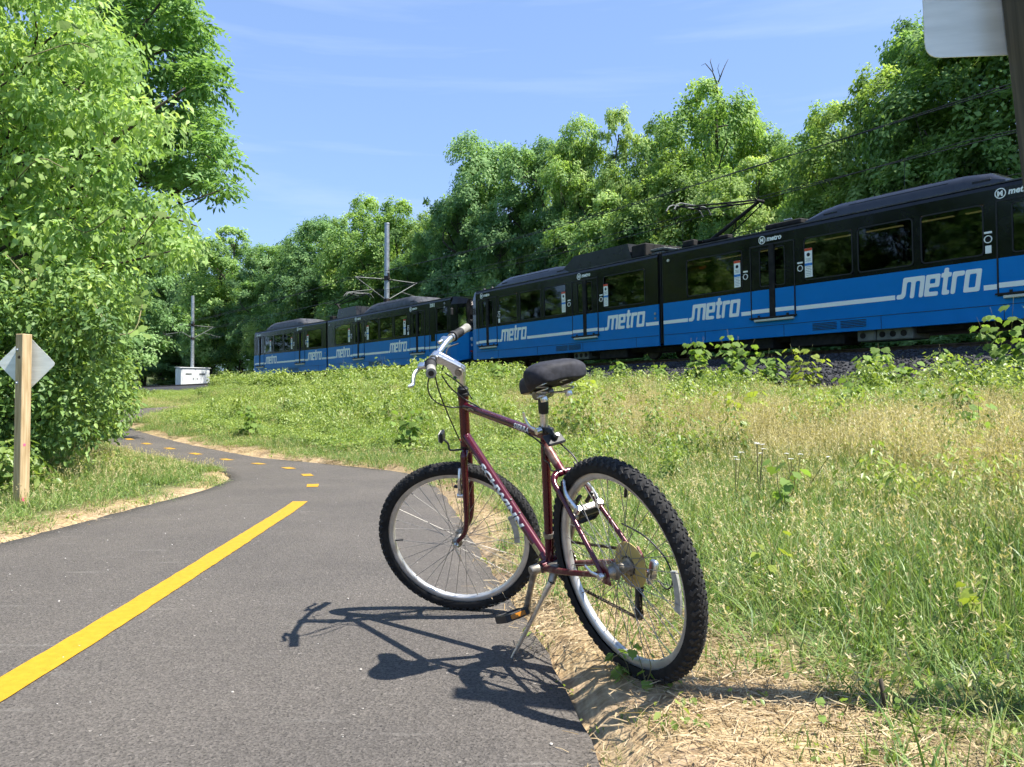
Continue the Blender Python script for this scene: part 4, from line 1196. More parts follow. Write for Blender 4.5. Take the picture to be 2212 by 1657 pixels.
    # ---- headset and stem
    put(MB().lathe([(.018, 0), (.0235, .002), (.0235, .012), (.019, .014), (.021, .018), (.021, .03), (.016, .034), (.014, .04)], ht + ax * .008, ax, 24), 'headset', M['blackp'], **SM)
    put(MB().lathe([(.016, 0), (.022, -.002), (.022, -.014), (.018, -.018)], hb - ax * .008, ax, 24), 'lower_headset', M['blackp'], **SM)
    stt_top = ht + ax * .105; clamp = ht + ax * .1573 + nrm * .1007
    stem = put(tubep([ht + ax * .035, stt_top], .0122, 18), 'stem', M['silver'], st=True, **SM)
    d = (clamp - stt_top); dl = d.length; dn = d.normalized(); un = Y.cross(dn) * -1
    if un.dot(ax) < 0: un = -un
    for s in (-1, 1):
        prof = [(-.022, -.022), (.0, -.036), (.018, -.036), (.034, -.020), (.065, -.008), (dl - .004, -.018), (dl + .016, -.006), (dl + .016, .014), (dl - .01, .021), (.05, .019), (-.004, .014)]
        put(MB().poly(rounded(prof, .006, 2), frame(stt_top + Y * (s * .0125 - .005), dn, Y * 1.0 if frame(stt_top, dn, Y).col[1].to_3d().dot(un) > 0 else -Y), .010), 'stem_side', M['silver'], stem, st=True)
    put(MB().bbox((0, 0, 0), (dl * .9, .030, .010), .003, frame(stt_top + d * .52 + un * .0155, dn, un)), 'stem_top', M['silver'], stem, st=True)
    put(MB().lathe([(.001, -.022), (.014, -.022), (.015, -.018), (.015, .018), (.014, .022), (.001, .022)], stt_top + dn * .008 - un * .004, Y, 20).lathe([(.001, .022), (.005, .022), (.005, .026), (.001, .026)], stt_top + dn * .008 - un * .004, Y, 14), 'stem_pivot', M['dull'], stem, st=True, **SM)
    put(MB().bbox((0, 0, 0), (.014, .02, .018), .003, frame(stt_top + dn * .012 - un * .036, dn, un)), 'stem_wedge', mat('green_plastic', (.005, .10, .03), .3), stem, st=True)
    put(MB().lathe([(.0145, -.024), (.018, -.023), (.018, .023), (.0145, .024)], clamp, Y, 20), 'bar_clamp', M['silver'], stem, st=True, **SM)
    # ---- handlebar, grips, levers (left and right alike)
    bar = None
    gend = clamp - nrm * .0639 + ax * .0362
    for s in (1, -1):
        pts = catmull([clamp, clamp + Y * s * .035, clamp + Y * s * .075 + ax * .004 - nrm * .002, clamp + Y * s * .135 + ax * .026 - nrm * .018, clamp + Y * s * .175 + ax * .032 - nrm * .030, gend + Y * s * .295], 5)
        bar = put(tubep(pts, .0112, 16), 'handlebar', M['silver'], st=True, **SM)
        g0 = clamp + Y * s * .175 + ax * .032 - nrm * .030; g1 = gend + Y * s * .305; gv = g1 - g0
        def along(t): return g0 + gv * t
        rib = []
        for i in range(13): rib.append((.0185 if i % 2 else .0162, gv.length * (.12 + .035 * i)))
        put(MB().lathe([(.012, gv.length * .02), (.021, gv.length * .02), (.022, gv.length * .10), (.018, gv.length * .11)] + rib + [(.0165, gv.length * .56), (.012, gv.length * .56)], g0, gv, 20), 'twist_shifter', M['foam'], bar, st=True, **SM)
        put(MB().lathe([(.012, gv.length * .565), (.0168, gv.length * .57), (.0162, gv.length * .75), (.0172, gv.length * .96), (.0185, gv.length * .975), (.018, gv.length), (.010, gv.length), (.010, gv.length * .985), (.001, gv.length * .985)], g0, gv, 20), 'grip', M['greygrip'], bar, st=True, **SM)
        put(MB().disc(along(1.0) , gv, .0095, .004, 16), 'grip_plug', M['blackp'], bar, st=True)
        lp = along(-.02)
        lv = put(MB().bbox((0, 0, 0), (.052, .028, .022), .008, frame(lp + nrm * .022 - ax * .010, nrm * .8 + Y * s * .35, ax)).tube([lp + nrm * .036 - ax * .014, lp + nrm * .050 - ax * .018 - Y * s * .018], [.011, .007], 10).lathe([(.0125, -.007), (.016, -.007), (.016, .007), (.0125, .007)], lp, gv, 16), 'brake_lever', M['silver'], bar, st=True, **SM)
        bl = catmull([lp + nrm * .034 - ax * .016, lp + nrm * .052 - ax * .030 + Y * s * .03, lp + nrm * .050 - ax * .046 + Y * s * .06, lp + nrm * .046 - ax * .054 + Y * s * .085, lp + nrm * .058 - ax * .056 + Y * s * .10], 4)
        put(MB().tube(bl, [.007, .0075, .008, .008, .008, .008, .0085, .0085, .0085, .0085, .008, .008, .008, .008, .0075, .006, .005][:len(bl)], 10, flat=.6), 'lever_blade', M['silver'], lv, st=True, **SM)
    # ---- fork
    crown = hb - ax * .034
    fk = put(tubep([hb - ax * .020, crown - ax * .006], .0175, 18), 'fork', bu, st=True, **SM)
    for s in (1, -1):
        top = crown + ax * .004; low = fa + Y * s * .0495
        p = catmull([top + Y * s * .012, top + Y * s * .040 - ax * .006, top + Y * s * .0485 - ax * .035, foot + ax * .20 + Y * s * .049, foot + ax * .11 + Y * s * .049 + nrm * .002, foot + ax * .05 + Y * s * .049 + nrm * .014, low + ax * .012 - nrm * .006], 5)
        put(MB().tube(p, [.0145 - .0065 * max(0, (i - 8) / (len(p) - 9)) for i in range(len(p))], 14), 'fork_blade', bu, fk, st=True, **SM)
        put(MB().bbox((0, 0, 0), (.026, .006, .03), .002, frame(fa + Y * s * .0495, nrm, ax)), 'fork_end', M['dull'], fk, st=True)
    # ---- wheels
    def wheel(name, c, st, rear):
        wroot = bpy.data.objects.new(name, None); COL.objects.link(wroot); wroot.parent = root; wroot.empty_display_size = .1
        C = Vector(c); p = wroot
        rt = .0265; rc = R - .0293
        prof = []
        for k in range(15):
            a = rad(-128 + 256 * k / 14); prof.append((rc + rt * 1.0 * math.cos(a), rt * .98 * math.sin(a)))
        put(MB().lathe(prof, C, Y, 96), 'tyre', M['tyre'], p, st=st, **SM)
        # tread: shoulder lugs and staggered centre blocks
        kn = MB()
        def blk(ang, lat, ln, wd, hgt, skew):
            a0 = lat / rt; d_ = Vector((math.cos(ang), 0, math.sin(ang))); t_ = Vector((-math.sin(ang), 0, math.cos(ang)))
            n_ = (d_ * math.cos(a0) + Y * math.sin(a0)); o = C + d_ * rc + n_ * rt
            side = Y * math.cos(a0) - d_ * math.sin(a0); tx = (t_ * math.cos(skew) + side * math.sin(skew)); sy = n_.cross(tx)
            vs = []
            for zz, sc in ((-.002, 1.0), (hgt, .86)):
                for i, j in ((-1, -1), (1, -1), (1, 1), (-1, 1)): vs.append(o + tx * i * ln / 2 * sc + sy * j * wd / 2 * sc + n_ * zz)
            kn.add(vs, [(0, 1, 5, 4), (1, 2, 6, 5), (2, 3, 7, 6), (3, 0, 4, 7), (4, 5, 6, 7)])
        nl = 72
        for i in range(nl):
            a = 2 * math.pi * i / nl; h = 2 * math.pi / nl
            for s in (-1, 1):
                blk(a + (h * .5 if s > 0 else 0), s * .0270, .0135, .0125, .0030, s * .55)
                blk(a + h * .25, s * .0165, .0135, .0075, .0027, s * .9)
                blk(a + h * .75, s * .0085, .0125, .0065, .0026, -s * .75)
            blk(a + h * .45, 0, .011, .006, .0026, .5)
        t_ = put(kn, 'tread', M['knob'], p, st=st); t_['kind'] = 'stuff'
        put(MB().lathe([(.2925, -.0125), (.2935, -.0105), (.286, -.0095), (.286, .0095), (.2935, .0105), (.2925, .0125), (.276, .0128), (.2695, .0085), (.2675, 0), (.2695, -.0085), (.276, -.0128), (.2925, -.0125)], C, Y, 96), 'rim', M['rim'], p, st=st, **SM)
        hl = .036 if not rear else .034
        if rear:
            put(MB().lathe([(.001, -.066), (.008, -.066), (.008, -.045), (.016, -.044), (.0150, -.028), (.026, -.026), (.026, -.022), (.017, -.018), (.0165, .016), (.022, .022), (.026, .024), (.026, .029), (.018, .033), (.016, .046), (.012, .05), (.008, .064), (.001, .066)], C, Y, 28), 'hub', M['dull'], p, st=st, **SM)
            fl = ((-.024, .0235), (.027, .0235))
        else:
            put(MB().lathe([(.001, -.05), (.007, -.05), (.008, -.044), (.015, -.040), (.021, -.036), (.021, -.032), (.011, -.026), (.010, .026), (.021, .032), (.021, .036), (.015, .040), (.008, .044), (.007, .05), (.001, .05)], C, Y, 24), 'hub', M['dull'], p, st=st, **SM)
            fl = ((-.034, .0195), (.034, .0195))
        for i in range(36):
            side = i % 2; j = i // 2; sg = 1 if j % 2 else -1
            ra = 2 * math.pi * (i + .5) / 36; ha_ = ra + sg * rad(58)
            y0, rr = fl[side]
            a = C + Vector((math.cos(ha_) * rr, y0, math.sin(ha_) * rr)); b = C + Vector((math.cos(ra) * .2685, (.003 if side else -.003), math.sin(ra) * .2685))
            sp = put(MB().tube([a, b], .00115, 5), 'spoke', M['spoke'], p, st=st)
            put(MB().tube([b, b + (a - b).normalized() * .012], .0021, 6), 'nipple', M['dull'], p, st=st) if i % 3 == 0 else None
        # reflector clipped in the spokes, valve
        ra0 = rad(187) if not rear else rad(188); rr = .238
        rp = MB()
        n_ = 7
        for i in range(n_):
            t = ra0 + (i / (n_ - 1) - .5) * .50
            for (r_, y_) in ((rr - .011, -.004), (rr + .011, -.004), (rr + .011, .004), (rr - .011, .004)): rp.v.append(tuple(C + Vector((math.cos(t) * r_, y_, math.sin(t) * r_))))
        for i in range(n_ - 1):
            for k in range(4): rp.f.append((i * 4 + k, i * 4 + (k + 1) % 4, (i + 1) * 4 + (k + 1) % 4, (i + 1) * 4 + k)); rp.m.append(0)
        rp.f += [(0, 1, 2, 3), tuple((n_ - 1) * 4 + k for k in (3, 2, 1, 0))]; rp.m += [0, 0]
        put(rp, 'spoke_reflector', M['clearref'], p, st=st)
        va = rad(14) if not rear else rad(112)
        d_ = Vector((math.cos(va), 0, math.sin(va)))
        put(MB().tube([C + d_ * .268, C + d_ * .252, C + d_ * .236], [.0035, .0048, .0048], 8), 'valve', M['blackp'], p, st=st)
        # quick release
        if not rear:
            put(MB().lathe([(.001, .070), (.009, .069), (.011, .060), (.010, .052), (.001, .051)], C, Y, 16).tube(catmull([C + Y * .060, C + Y * .068 - ax * .02 - nrm * .004, C + Y * .070 - ax * .045 - nrm * .016, C + Y * .066 - ax * .066 - nrm * .016], 4), [.006, .0055, .005, .0048, .0046, .0045, .0045, .0045, .0045, .0045, .0046, .0048, .005][:13], 8, flat=.5), 'quick_release', M['silver'], p, st=st, **SM)
        else:
            put(MB().lathe([(.001, .086), (.009, .085), (.011, .078), (.010, .070), (.001, .069)], C, Y, 16).tube([C + Y * .078, C + Y * .088 + Vector((.03, 0, .012)), C + Y * .094 + Vector((.045, 0, .032))], [.006, .005, .0045], 8, flat=.55), 'quick_release', M['silver'], p, st=st, **SM)
        return wroot
    wheel('front_wheel', fa, True, False)
    rw = wheel('rear_wheel', axl, False, True)
    # spoke guard and sprockets on the right of the rear wheel
    put(MB().lathe([(.030, -.026), (.034, -.030), (.066, -.0345), (.070, -.034), (.070, -.032), (.034, -.0275), (.030, -.026)], axl, Y, 48), 'spoke_guard', M['guard'], rw, **SM)
    for i, rr in enumerate((.056, .049, .042, .036, .031, .026)):
        n_ = int(rr / .00205); pr = []
        for k in range(n_ * 2): a = math.pi * k / n_; r_ = rr if k % 2 else rr - .0035; pr.append((r_ * math.cos(a), r_ * math.sin(a)))
        put(MB().poly(pr, frame(axl - Y * (.0375 + i * .0048), (1, 0, 0), (0, -1, 0)), .0018), 'sprocket', M['chain'], rw)
    # ---- cranks, pedals, chainrings
    ca = rad(-60.46); cv = Vector((math.cos(ca), 0, math.sin(ca)))
    cr = put(MB().lathe([(.001, -.062), (.0085, -.062), (.0085, .062), (.001, .062)], bb, Y, 14), 'crank_axle', M['dull'])
    for s in (1, -1):
        v = cv * s
        arm = [bb + Y * s * .062, bb + Y * s * .066 + v * .03, bb + Y * s * .074 + v * .10, bb + Y * s * .080 + v * .17]
        lc = put(MB().tube(catmull(arm, 4), [.0165, .0150, .0138, .0128, .0122, .0118, .0115, .0112, .011, .0115, .012, .0125, .0132], 14, flat=.72).lathe([(.001, .018), (.014, .017), (.0175, .012), (.0175, -.014), (.001, -.014)], bb + Y * s * .062, Y * s, 20).lathe([(.001, .010), (.013, .010), (.014, .006), (.014, -.008), (.001, -.008)], bb + Y * s * .080 + v * .17, Y * s, 18), 'crank', M['dull'] if s > 0 else M['dull'], cr, **SM)
        pc = bb + Y * s * .137 + v * .17
        # pedal lies nearly level, nose-down a little
        pf = frame(pc, Vector((math.cos(rad(-14 if s > 0 else -38)), 0, math.sin(rad(-14 if s > 0 else -38)))), Y)     # x forward, z = left
        pd = MB()
        for yy in (-.042, .042): pd.bbox((0, 0, yy), (.092, .026, .007), .003, pf)
        for xx in (-.043, .043): pd.bbox((xx, 0, 0), (.007, .026, .084), .003, pf)
        pd.bbox((0, 0, 0), (.022, .020, .09), .005, pf)
        for xx in (-.022, .022): pd.bbox((xx, 0, 0), (.005, .018, .08), .002, pf)
        po = put(pd, 'pedal', M['blackp'], cr)
        put(MB().tube([bb + Y * s * .086 + v * .17, bb + Y * s * .10 + v * .17], .0075, 10), 'pedal_spindle', M['dull'], po)
        for xx in (-.0475, .0475): put(MB().bbox((xx, 0, 0), (.004, .015, .055), .001, pf), 'pedal_reflector', M['amber'], po)
    for i, rr in enumerate((.088, .070, .054)):
        n_ = int(rr / .00205); outer = []
        for k in range(n_ * 2): a = math.pi * k / n_; r_ = rr if k % 2 else rr - .0035; outer.append((r_ * math.cos(a), r_ * math.sin(a)))
        y_ = -(.052 - .007 * i); mb = MB()
        inner = [((rr - .016) * math.cos(math.pi * k / n_), (rr - .016) * math.sin(math.pi * k / n_)) for k in range(n_ * 2)]
        F_ = frame(bb + Y * y_, (1, 0, 0), (0, -1, 0)); m_ = len(outer)
        vs = [F_ @ Vector((p_[0], p_[1], 0)) for p_ in outer] + [F_ @ Vector((p_[0], p_[1], 0)) for p_ in inner] + [F_ @ Vector((p_[0], p_[1], .0025)) for p_ in outer] + [F_ @ Vector((p_[0], p_[1], .0025)) for p_ in inner]
        fs = []
        for k in range(m_):
            l = (k + 1) % m_; fs += [(k, l, m_ + l, m_ + k), (2 * m_ + k, 3 * m_ + k, 3 * m_ + l, 2 * m_ + l), (k, 2 * m_ + k, 2 * m_ + l, l), (m_ + k, m_ + l, 3 * m_ + l, 3 * m_ + k)]
        mb.add(vs, fs); put(mb, 'chainring', M['chain'], cr)
    sp_ = MB()
    for k in range(5):
        a = 2 * math.pi * k / 5 + .3; sp_.tube([bb - Y * .056, bb - Y * .05 + Vector((math.cos(a) * .066, 0, math.sin(a) * .066))], [.012, .007], 8, flat=.5)
    put(sp_, 'crank_spider', M['dull'], cr)
    # ---- chain
    yc = -.046; sr = .042; cr_r = .070
    g1 = Vector((axl.x + .012, yc - .012, axl.z - .075)); g2 = Vector((axl.x + .045, yc - .012, axl.z - .165))
    path = []
    for k in range(13): a = rad(95 - k * 15); path.append(bb + Vector((math.cos(a) * cr_r, yc, math.sin(a) * cr_r)))
    path.append(g2 + Vector((.012, 0, -.014))); path.append(g2 + Vector((-.008, 0, -.016))); path.append(g2 + Vector((-.018, 0, .002)))
    path.append(g1 + Vector((.018, 0, .0))); path.append(g1 + Vector((.012, 0, .014)))
    for k in range(13): a = rad(-60 - k * 16); path.append(axl + Vector((math.cos(a) * sr, yc - .004, math.sin(a) * sr)))
    path.append(path[0])
    seg = np.array([list(p_) for p_ in path]); cs = np.concatenate([[0], np.cumsum(np.linalg.norm(np.diff(seg, axis=0), axis=1))])
    ch = MB(); nlk = int(cs[-1] / .0127)
    for i in range(nlk):
        a = Vector([np.interp(cs[-1] * i / nlk, cs, seg[:, k]) for k in range(3)]); b = Vector([np.interp(cs[-1] * (i + 1) / nlk, cs, seg[:, k]) for k in range(3)])
        if (b - a).length < 1e-6: continue
        o_ = .0036 if i % 2 else .0024
        for s in (-1, 1): ch.bbox((0, 0, s * o_), ((b - a).length + .006, .0075, .001), .0004, frame((a + b) / 2, b - a, Y))
        ch.tube([a - Y * .0042, a + Y * .0042], .0030, 6)
    co = put(ch, 'chain', M['chain']); co['kind'] = 'stuff'
    # ---- rear derailleur
    rd = put(MB().bbox((0, 0, 0), (.030, .022, .060), .007, frame(Vector((-.022, -.094, axl.z - .030)), (1, 0, .3), (0.15, -.15, 1))).bbox((0, 0, 0), (.022, .02, .045), .006, frame(Vector((-.002, -.088, axl.z - .055)), (1, 0, 0), (.5, 0, 1))), 'rear_derailleur', M['silver'], **SM)
    for yy in (.010, -.004):
        put(MB().tube([g1 + Y * (yy - .003) + Vector((0, 0, .01)), g2 + Y * (yy - .003)], [.009, .010], 8, flat=.25), 'derailleur_cage', M['blackp'], rd)
    for g in (g1, g2):
        n_ = 11; pr = []
        for k in range(n_ * 2): a = math.pi * k / n_; r_ = .0205 if k % 2 else .0165; pr.append((r_ * math.cos(a), r_ * math.sin(a)))
        put(MB().poly(pr, frame(g + Y * .0015, (1, 0, 0), (0, -1, 0)), .003), 'jockey_wheel', M['blackp'], rd)
    cab = catmull([axl + Vector((.055, -.070, .11)), axl + Vector((-.03, -.082, .075)), axl + Vector((-.085, -.098, .01)), axl + Vector((-.095, -.10, -.055)), axl + Vector((-.06, -.10, -.085)), axl + Vector((-.03, -.096, -.06))], 6)
    put(MB().tube(cab, .0026, 8), 'derailleur_cable', M['blackp'], **SM)
    # ---- front derailleur clamp on the seat tube
    put(MB().bbox((0, 0, 0), (.05, .018, .02), .004, frame(bb + sd * .10 - Y * .02, (1, 0, .2), sd)).lathe([(.0152, -.008), (.018, -.008), (.018, .008), (.0152, .008)], bb + sd * .11, sd, 18), 'front_derailleur', M['dull'])
    # ---- seat post, clamp, saddle
    sp = put(tubep([stt - sd * .004, stt + sd * .055], .0132, 18), 'seat_post', M['silver'], **SM)
    put(MB().lathe([(.0133, 0), (.0160, .002), (.0168, .02), (.0165, .052), (.0150, .054)], stt + sd * .050, sd, 18), 'seat_post_sleeve', M['blackp'], sp, **SM)
    put(MB().tube([stt + sd * .100, spt + sd * .012], .011, 14), 'post_head', M['dull'], sp, **SM)
    put(MB().lathe([(.0150, -.012), (.0185, -.012), (.0185, .010), (.0150, .010)], stt - sd * .004, sd, 18).bbox((0, 0, 0), (.022, .03, .018), .005, frame(stt + Vector((-.026, 0, -.008)), (1, 0, 0), sd)), 'seat_clamp', M['blackp'], sp, **SM)
    q0 = stt + Vector((-.006, .030, -.004))
    put(MB().lathe([(.001, -.012), (.010, -.012), (.011, .006), (.001, .008)], q0 , Y, 14).tube(catmull([q0, q0 + Vector((.022, .012, .018)), q0 + Vector((.036, .016, .045)), q0 + Vector((.034, .018, .066))], 4), [.0075, .0062, .0055, .005, .005, .005, .005, .005, .0052, .0055, .0056, .005, .004], 10, flat=.55), 'seat_lever', M['silver'], sp, **SM)
    # the saddle sits a little further back and is turned level against the lean
    # saddle: lofted cross-sections from nose to tail
    sx = spt + Vector((.0, 0, .052)); secs = []; SR = Matrix.Rotation(rad(3), 3, 'X')
    T = [(-.132, .050, .010, .006), (-.126, .078, .024, .013), (-.108, .096, .040, .022), (-.078, .102, .054, .027), (-.045, .099, .064, .027), (-.015, .084, .064, .022), (.012, .062, .052, .013), (.035, .043, .042, .004), (.065, .034, .038, -.002), (.100, .031, .036, -.005), (.128, .027, .033, -.009), (.142, .016, .022, -.016)]
    n = 22
    for x, hw, drop, topz in T:
        ring = []
        for k in range(n):
            a = 2 * math.pi * k / n; c_, s_ = math.cos(a), math.sin(a)
            if s_ >= 0:
                groove = -.006 * math.exp(-(c_ * hw / .016) ** 2) if x < .03 else 0
                z = topz + s_ * (.034 if x < .02 else .028) + groove
                y = hw * (abs(c_) ** .88) * (1 if c_ > 0 else -1)
            else:
                y = hw * (abs(c_) ** .45) * (1 if c_ > 0 else -1); z = topz - abs(s_) ** .75 * drop * (abs(y) / hw) ** .8 - .004 * abs(s_)
            ring.append(sx + SR @ Vector((x * .95 - .026, y, z - .014)))
        secs.append(ring)
    sb = MB()
    for r_ in secs: sb.v.extend([tuple(v) for v in r_])
    for i in range(len(secs) - 1):
        for k in range(n): sb.f.append((i * n + k, i * n + (k + 1) % n, (i + 1) * n + (k + 1) % n, (i + 1) * n + k)); sb.m.append(0)
    sb.f.append(tuple(range(n))); sb.m.append(0); sb.f.append(tuple((len(secs) - 1) * n + k for k in range(n))); sb.m.append(0)
    so = put(sb, 'saddle', M['lycra'], smooth=True)
    md = so.modifiers.new('s', 'SUBSURF'); md.levels = 1; md.render_levels = 2
    put(MB().bbox((.10, 0, 0), (.06, .052, .03), .008, frame(sx + Vector((-.03, 0, -.036)), (1, 0, 0), (0, 0, 1))), 'saddle_nose_patch', M['decal_gold'], so)
    for s in (-1, 1):
        pts = []
        for k in range(41):
            a = 2 * math.pi * k * 3.2 / 40; pts.append(spt + Vector((-.075 + .019 * math.cos(a), s * .046 + .019 * math.sin(a), -.010 + .052 * k / 40)))
        put(MB().tube(pts, .0026, 7), 'saddle_spring', M['silver'], so, **SM)
        put(MB().tube(catmull([spt + Vector((-.075, s * .046, -.010)), spt + Vector((-.03, s * .026, -.006)), spt + Vector((.03, s * .020, -.002)), spt + Vector((.10, s * .014, .030))], 4), .0035, 8), 'saddle_rail', M['silver'], so, **SM)
        put(MB().lathe([(.001, -.008), (.010, -.008), (.012, 0), (.010, .008), (.001, .008)], spt + Vector((-.075, s * .046, -.016)), (0, 0, 1), 12), 'spring_nut', M['silver'], so, **SM)
    put(MB().lathe([(.001, -.034), (.013, -.034), (.016, -.030), (.016, -.018), (.018, -.016), (.018, .016), (.016, .018), (.016, .030), (.013, .034), (.001, .034)], spt + Vector((0, 0, -.003)), Y, 18), 'saddle_clamp', M['dull'], so, **SM)
    # ---- rear reflector under the clamp
    rf = frame(stt + Vector((-.062, .010, -.034)), Vector((-.30, 0, -.30)), Vector((-1, 0, 1)))
    ro = put(MB().bbox((0, 0, 0), (.045, .066, .010), .004, rf), 'rear_reflector', M['blackp'])
    put(MB().bbox((0, 0, -.006), (.040, .060, .005), .002, rf), 'red_lens', M['redref'], ro)
    put(MB().tube([stt + Vector((-.028, .004, -.006)), stt + Vector((-.045, .006, -.012)), stt + Vector((-.060, .010, -.026))], .009, 8).bbox((0, 0, .012), (.022, .016, .018), .004, rf), 'reflector_bracket', M['blackp'], ro)
    put(MB().disc(rf @ Vector((.004, .004, .022)), rf.col[2].to_3d(), .006, .004, 12), 'screw', M['silver'], ro)
    # ---- front reflector on its bracket
    b0 = hb - ax * .030 + nrm * .018
    fo = put(MB().tube(catmull([b0, b0 + nrm * .045 - ax * .004, b0 + nrm * .052 + ax * .022, b0 + nrm * .068 + ax * .040], 4), .0042, 8), 'front_reflector_bracket', M['blackp'], st=True, **SM)
    put(MB().bbox((0, 0, 0), (.014, .052, .042), .005, frame(b0 + nrm * .074 + ax * .052, nrm, ax)), 'front_reflector', M['blackp'], fo, st=True)
    put(MB().bbox((.009, 0, 0), (.004, .046, .036), .002, frame(b0 + nrm * .074 + ax * .052, nrm, ax)), 'clear_lens', M['clearref'], fo, st=True)
    # ---- brakes
    def vbrake(pos, up, outw, st, m):
        o = None
        for s in (1, -1):
            a = pos + Y * s * .040
            o = put(MB().tube(catmull([a - up * .036, a + Y * s * .006, a + up * .035 + Y * s * .004, a + up * .075 - Y * s * .014], 4), [.009, .0088, .0086, .0084, .008, .0078, .0076, .0074, .007, .0068, .0066, .0064, .006], 10, flat=.75).lathe([(.001, -.012), (.009, -.012), (.010, .012), (.001, .014)], a - up * .034, outw, 14), 'brake_arm', m, st=st, **SM)
            put(MB().bbox((0, 0, 0), (.055, .014, .011), .003, frame(a - Y * s * .017 - up * .004, outw.cross(up).cross(up) if False else up.cross(Y), up)), 'brake_pad', M['blackp'], o, st=st)
            put(MB().lathe([(.001, -.01), (.004, -.01), (.004, .012), (.001, .012)], a - up * .004, Y * s, 10), 'pad_bolt', M['dull'], o, st=st)
        put(MB().tube(catmull([pos + up * .075 - Y * .026, pos + up * .078, pos + up * .076 + Y * .026], 3), .0022, 6).tube([pos + up * .078 - Y * .012, pos + up * .078 + Y * .012], .0045, 8), 'brake_noodle', M['dull'], o, st=st)
    vbrake(foot + ax * .245 + nrm * .024, ax, nrm, True, M['silver'])
    vbrake(axl - dsv * .245 + Vector((-.020, 0, .010)), -dsv, Vector((-dsv.z, 0, dsv.x)) if dsv.z < 0 else Vector((-1, 0, 0)), False, M['silver'])
    # ---- cables (picture points at their true distance)
    def wpt(px, py, d): return Mi @ at_depth(px, py, d)
    cabs = [[(930, 806, 2.76), (924, 832, 2.77), (930, 856, 2.80), (948, 872, 2.86), (975, 880, 2.92), (1003, 879, 2.92), (1030, 884, 2.88)],
            [(938, 806, 2.76), (950, 850, 2.85), (972, 905, 2.98), (992, 948, 3.06), (1000, 962, 3.08)],
            [(955, 812, 2.75), (972, 836, 2.80), (992, 854, 2.88), (1006, 864, 2.92), (1028, 876, 2.90), (1040, 884, 2.86)],
            [(962, 806, 2.82), (985, 822, 2.87), (1003, 838, 2.92), (1020, 862, 2.94)],
            [(990, 742, 3.02), (968, 752, 3.00), (962, 775, 2.98), (955, 800, 2.95)]]
    for c in cabs: put(MB().tube(catmull([wpt(*p_) for p_ in c], 6), .0027, 8), 'cable', M['blackp'], **SM)
    put(MB().tube([wpt(994, 950, 3.06), wpt(1004, 974, 3.08), wpt(1001, 985, 3.08), wpt(994, 1005, 3.08)], [.0035, .0045, .0045, .003], 8), 'brake_boot', M['redref'], **SM)
    p_ = [tt0 + ttv * t - Vector((0, -.012, .014)) for t in (.1, .5, .84)]
    cb = catmull([tt0 + ttv * .80 + Vector((0, .012, -.004)), stt + Vector((-.008, .024, -.050)), stt - sd * .10 + Vector((-.028, .024, 0)), wb0 + dsv * .07 + Y * .026, wb0 + dsv * .10 + Y * .03, fork_pt + Y * .01 + Vector((-.02, 0, .012))], 6)
    put(MB().tube(cb, .0026, 8), 'cable', M['blackp'], **SM)
    cb = catmull([stt + Vector((-.055, -.01, -.05)), stt + Vector((-.11, -.02, -.10)), stt + Vector((-.125, -.022, -.15)), fork_pt + Vector((-.045, -.02, .03))], 6)
    put(MB().tube(cb, .0026, 8), 'cable', M['blackp'], **SM)
    # ---- kickstand: foot on the asphalt
    ft = Mi @ at_depth(1107, 1421, 2.652); k0 = bb + Vector((-.052, .018, -.012))
    kk = k0 + Vector((.0, .020, -.030))
    ks = put(MB().bbox((0, 0, 0), (.05, .05, .022), .006, frame(k0 + Vector((0, -.012, .014)), (1, 0, .05), (0, 0, 1))).tube([k0, kk], [.015, .013], 12), 'kickstand', M['dull'], **SM)
    put(MB().tube([kk, kk + (ft - kk) * .16, kk + (ft - kk) * .2, ft], [.0135, .012, .0085, .0072], 12), 'kickstand_leg', M['silver'], ks, **SM)
    return root
bicycle()
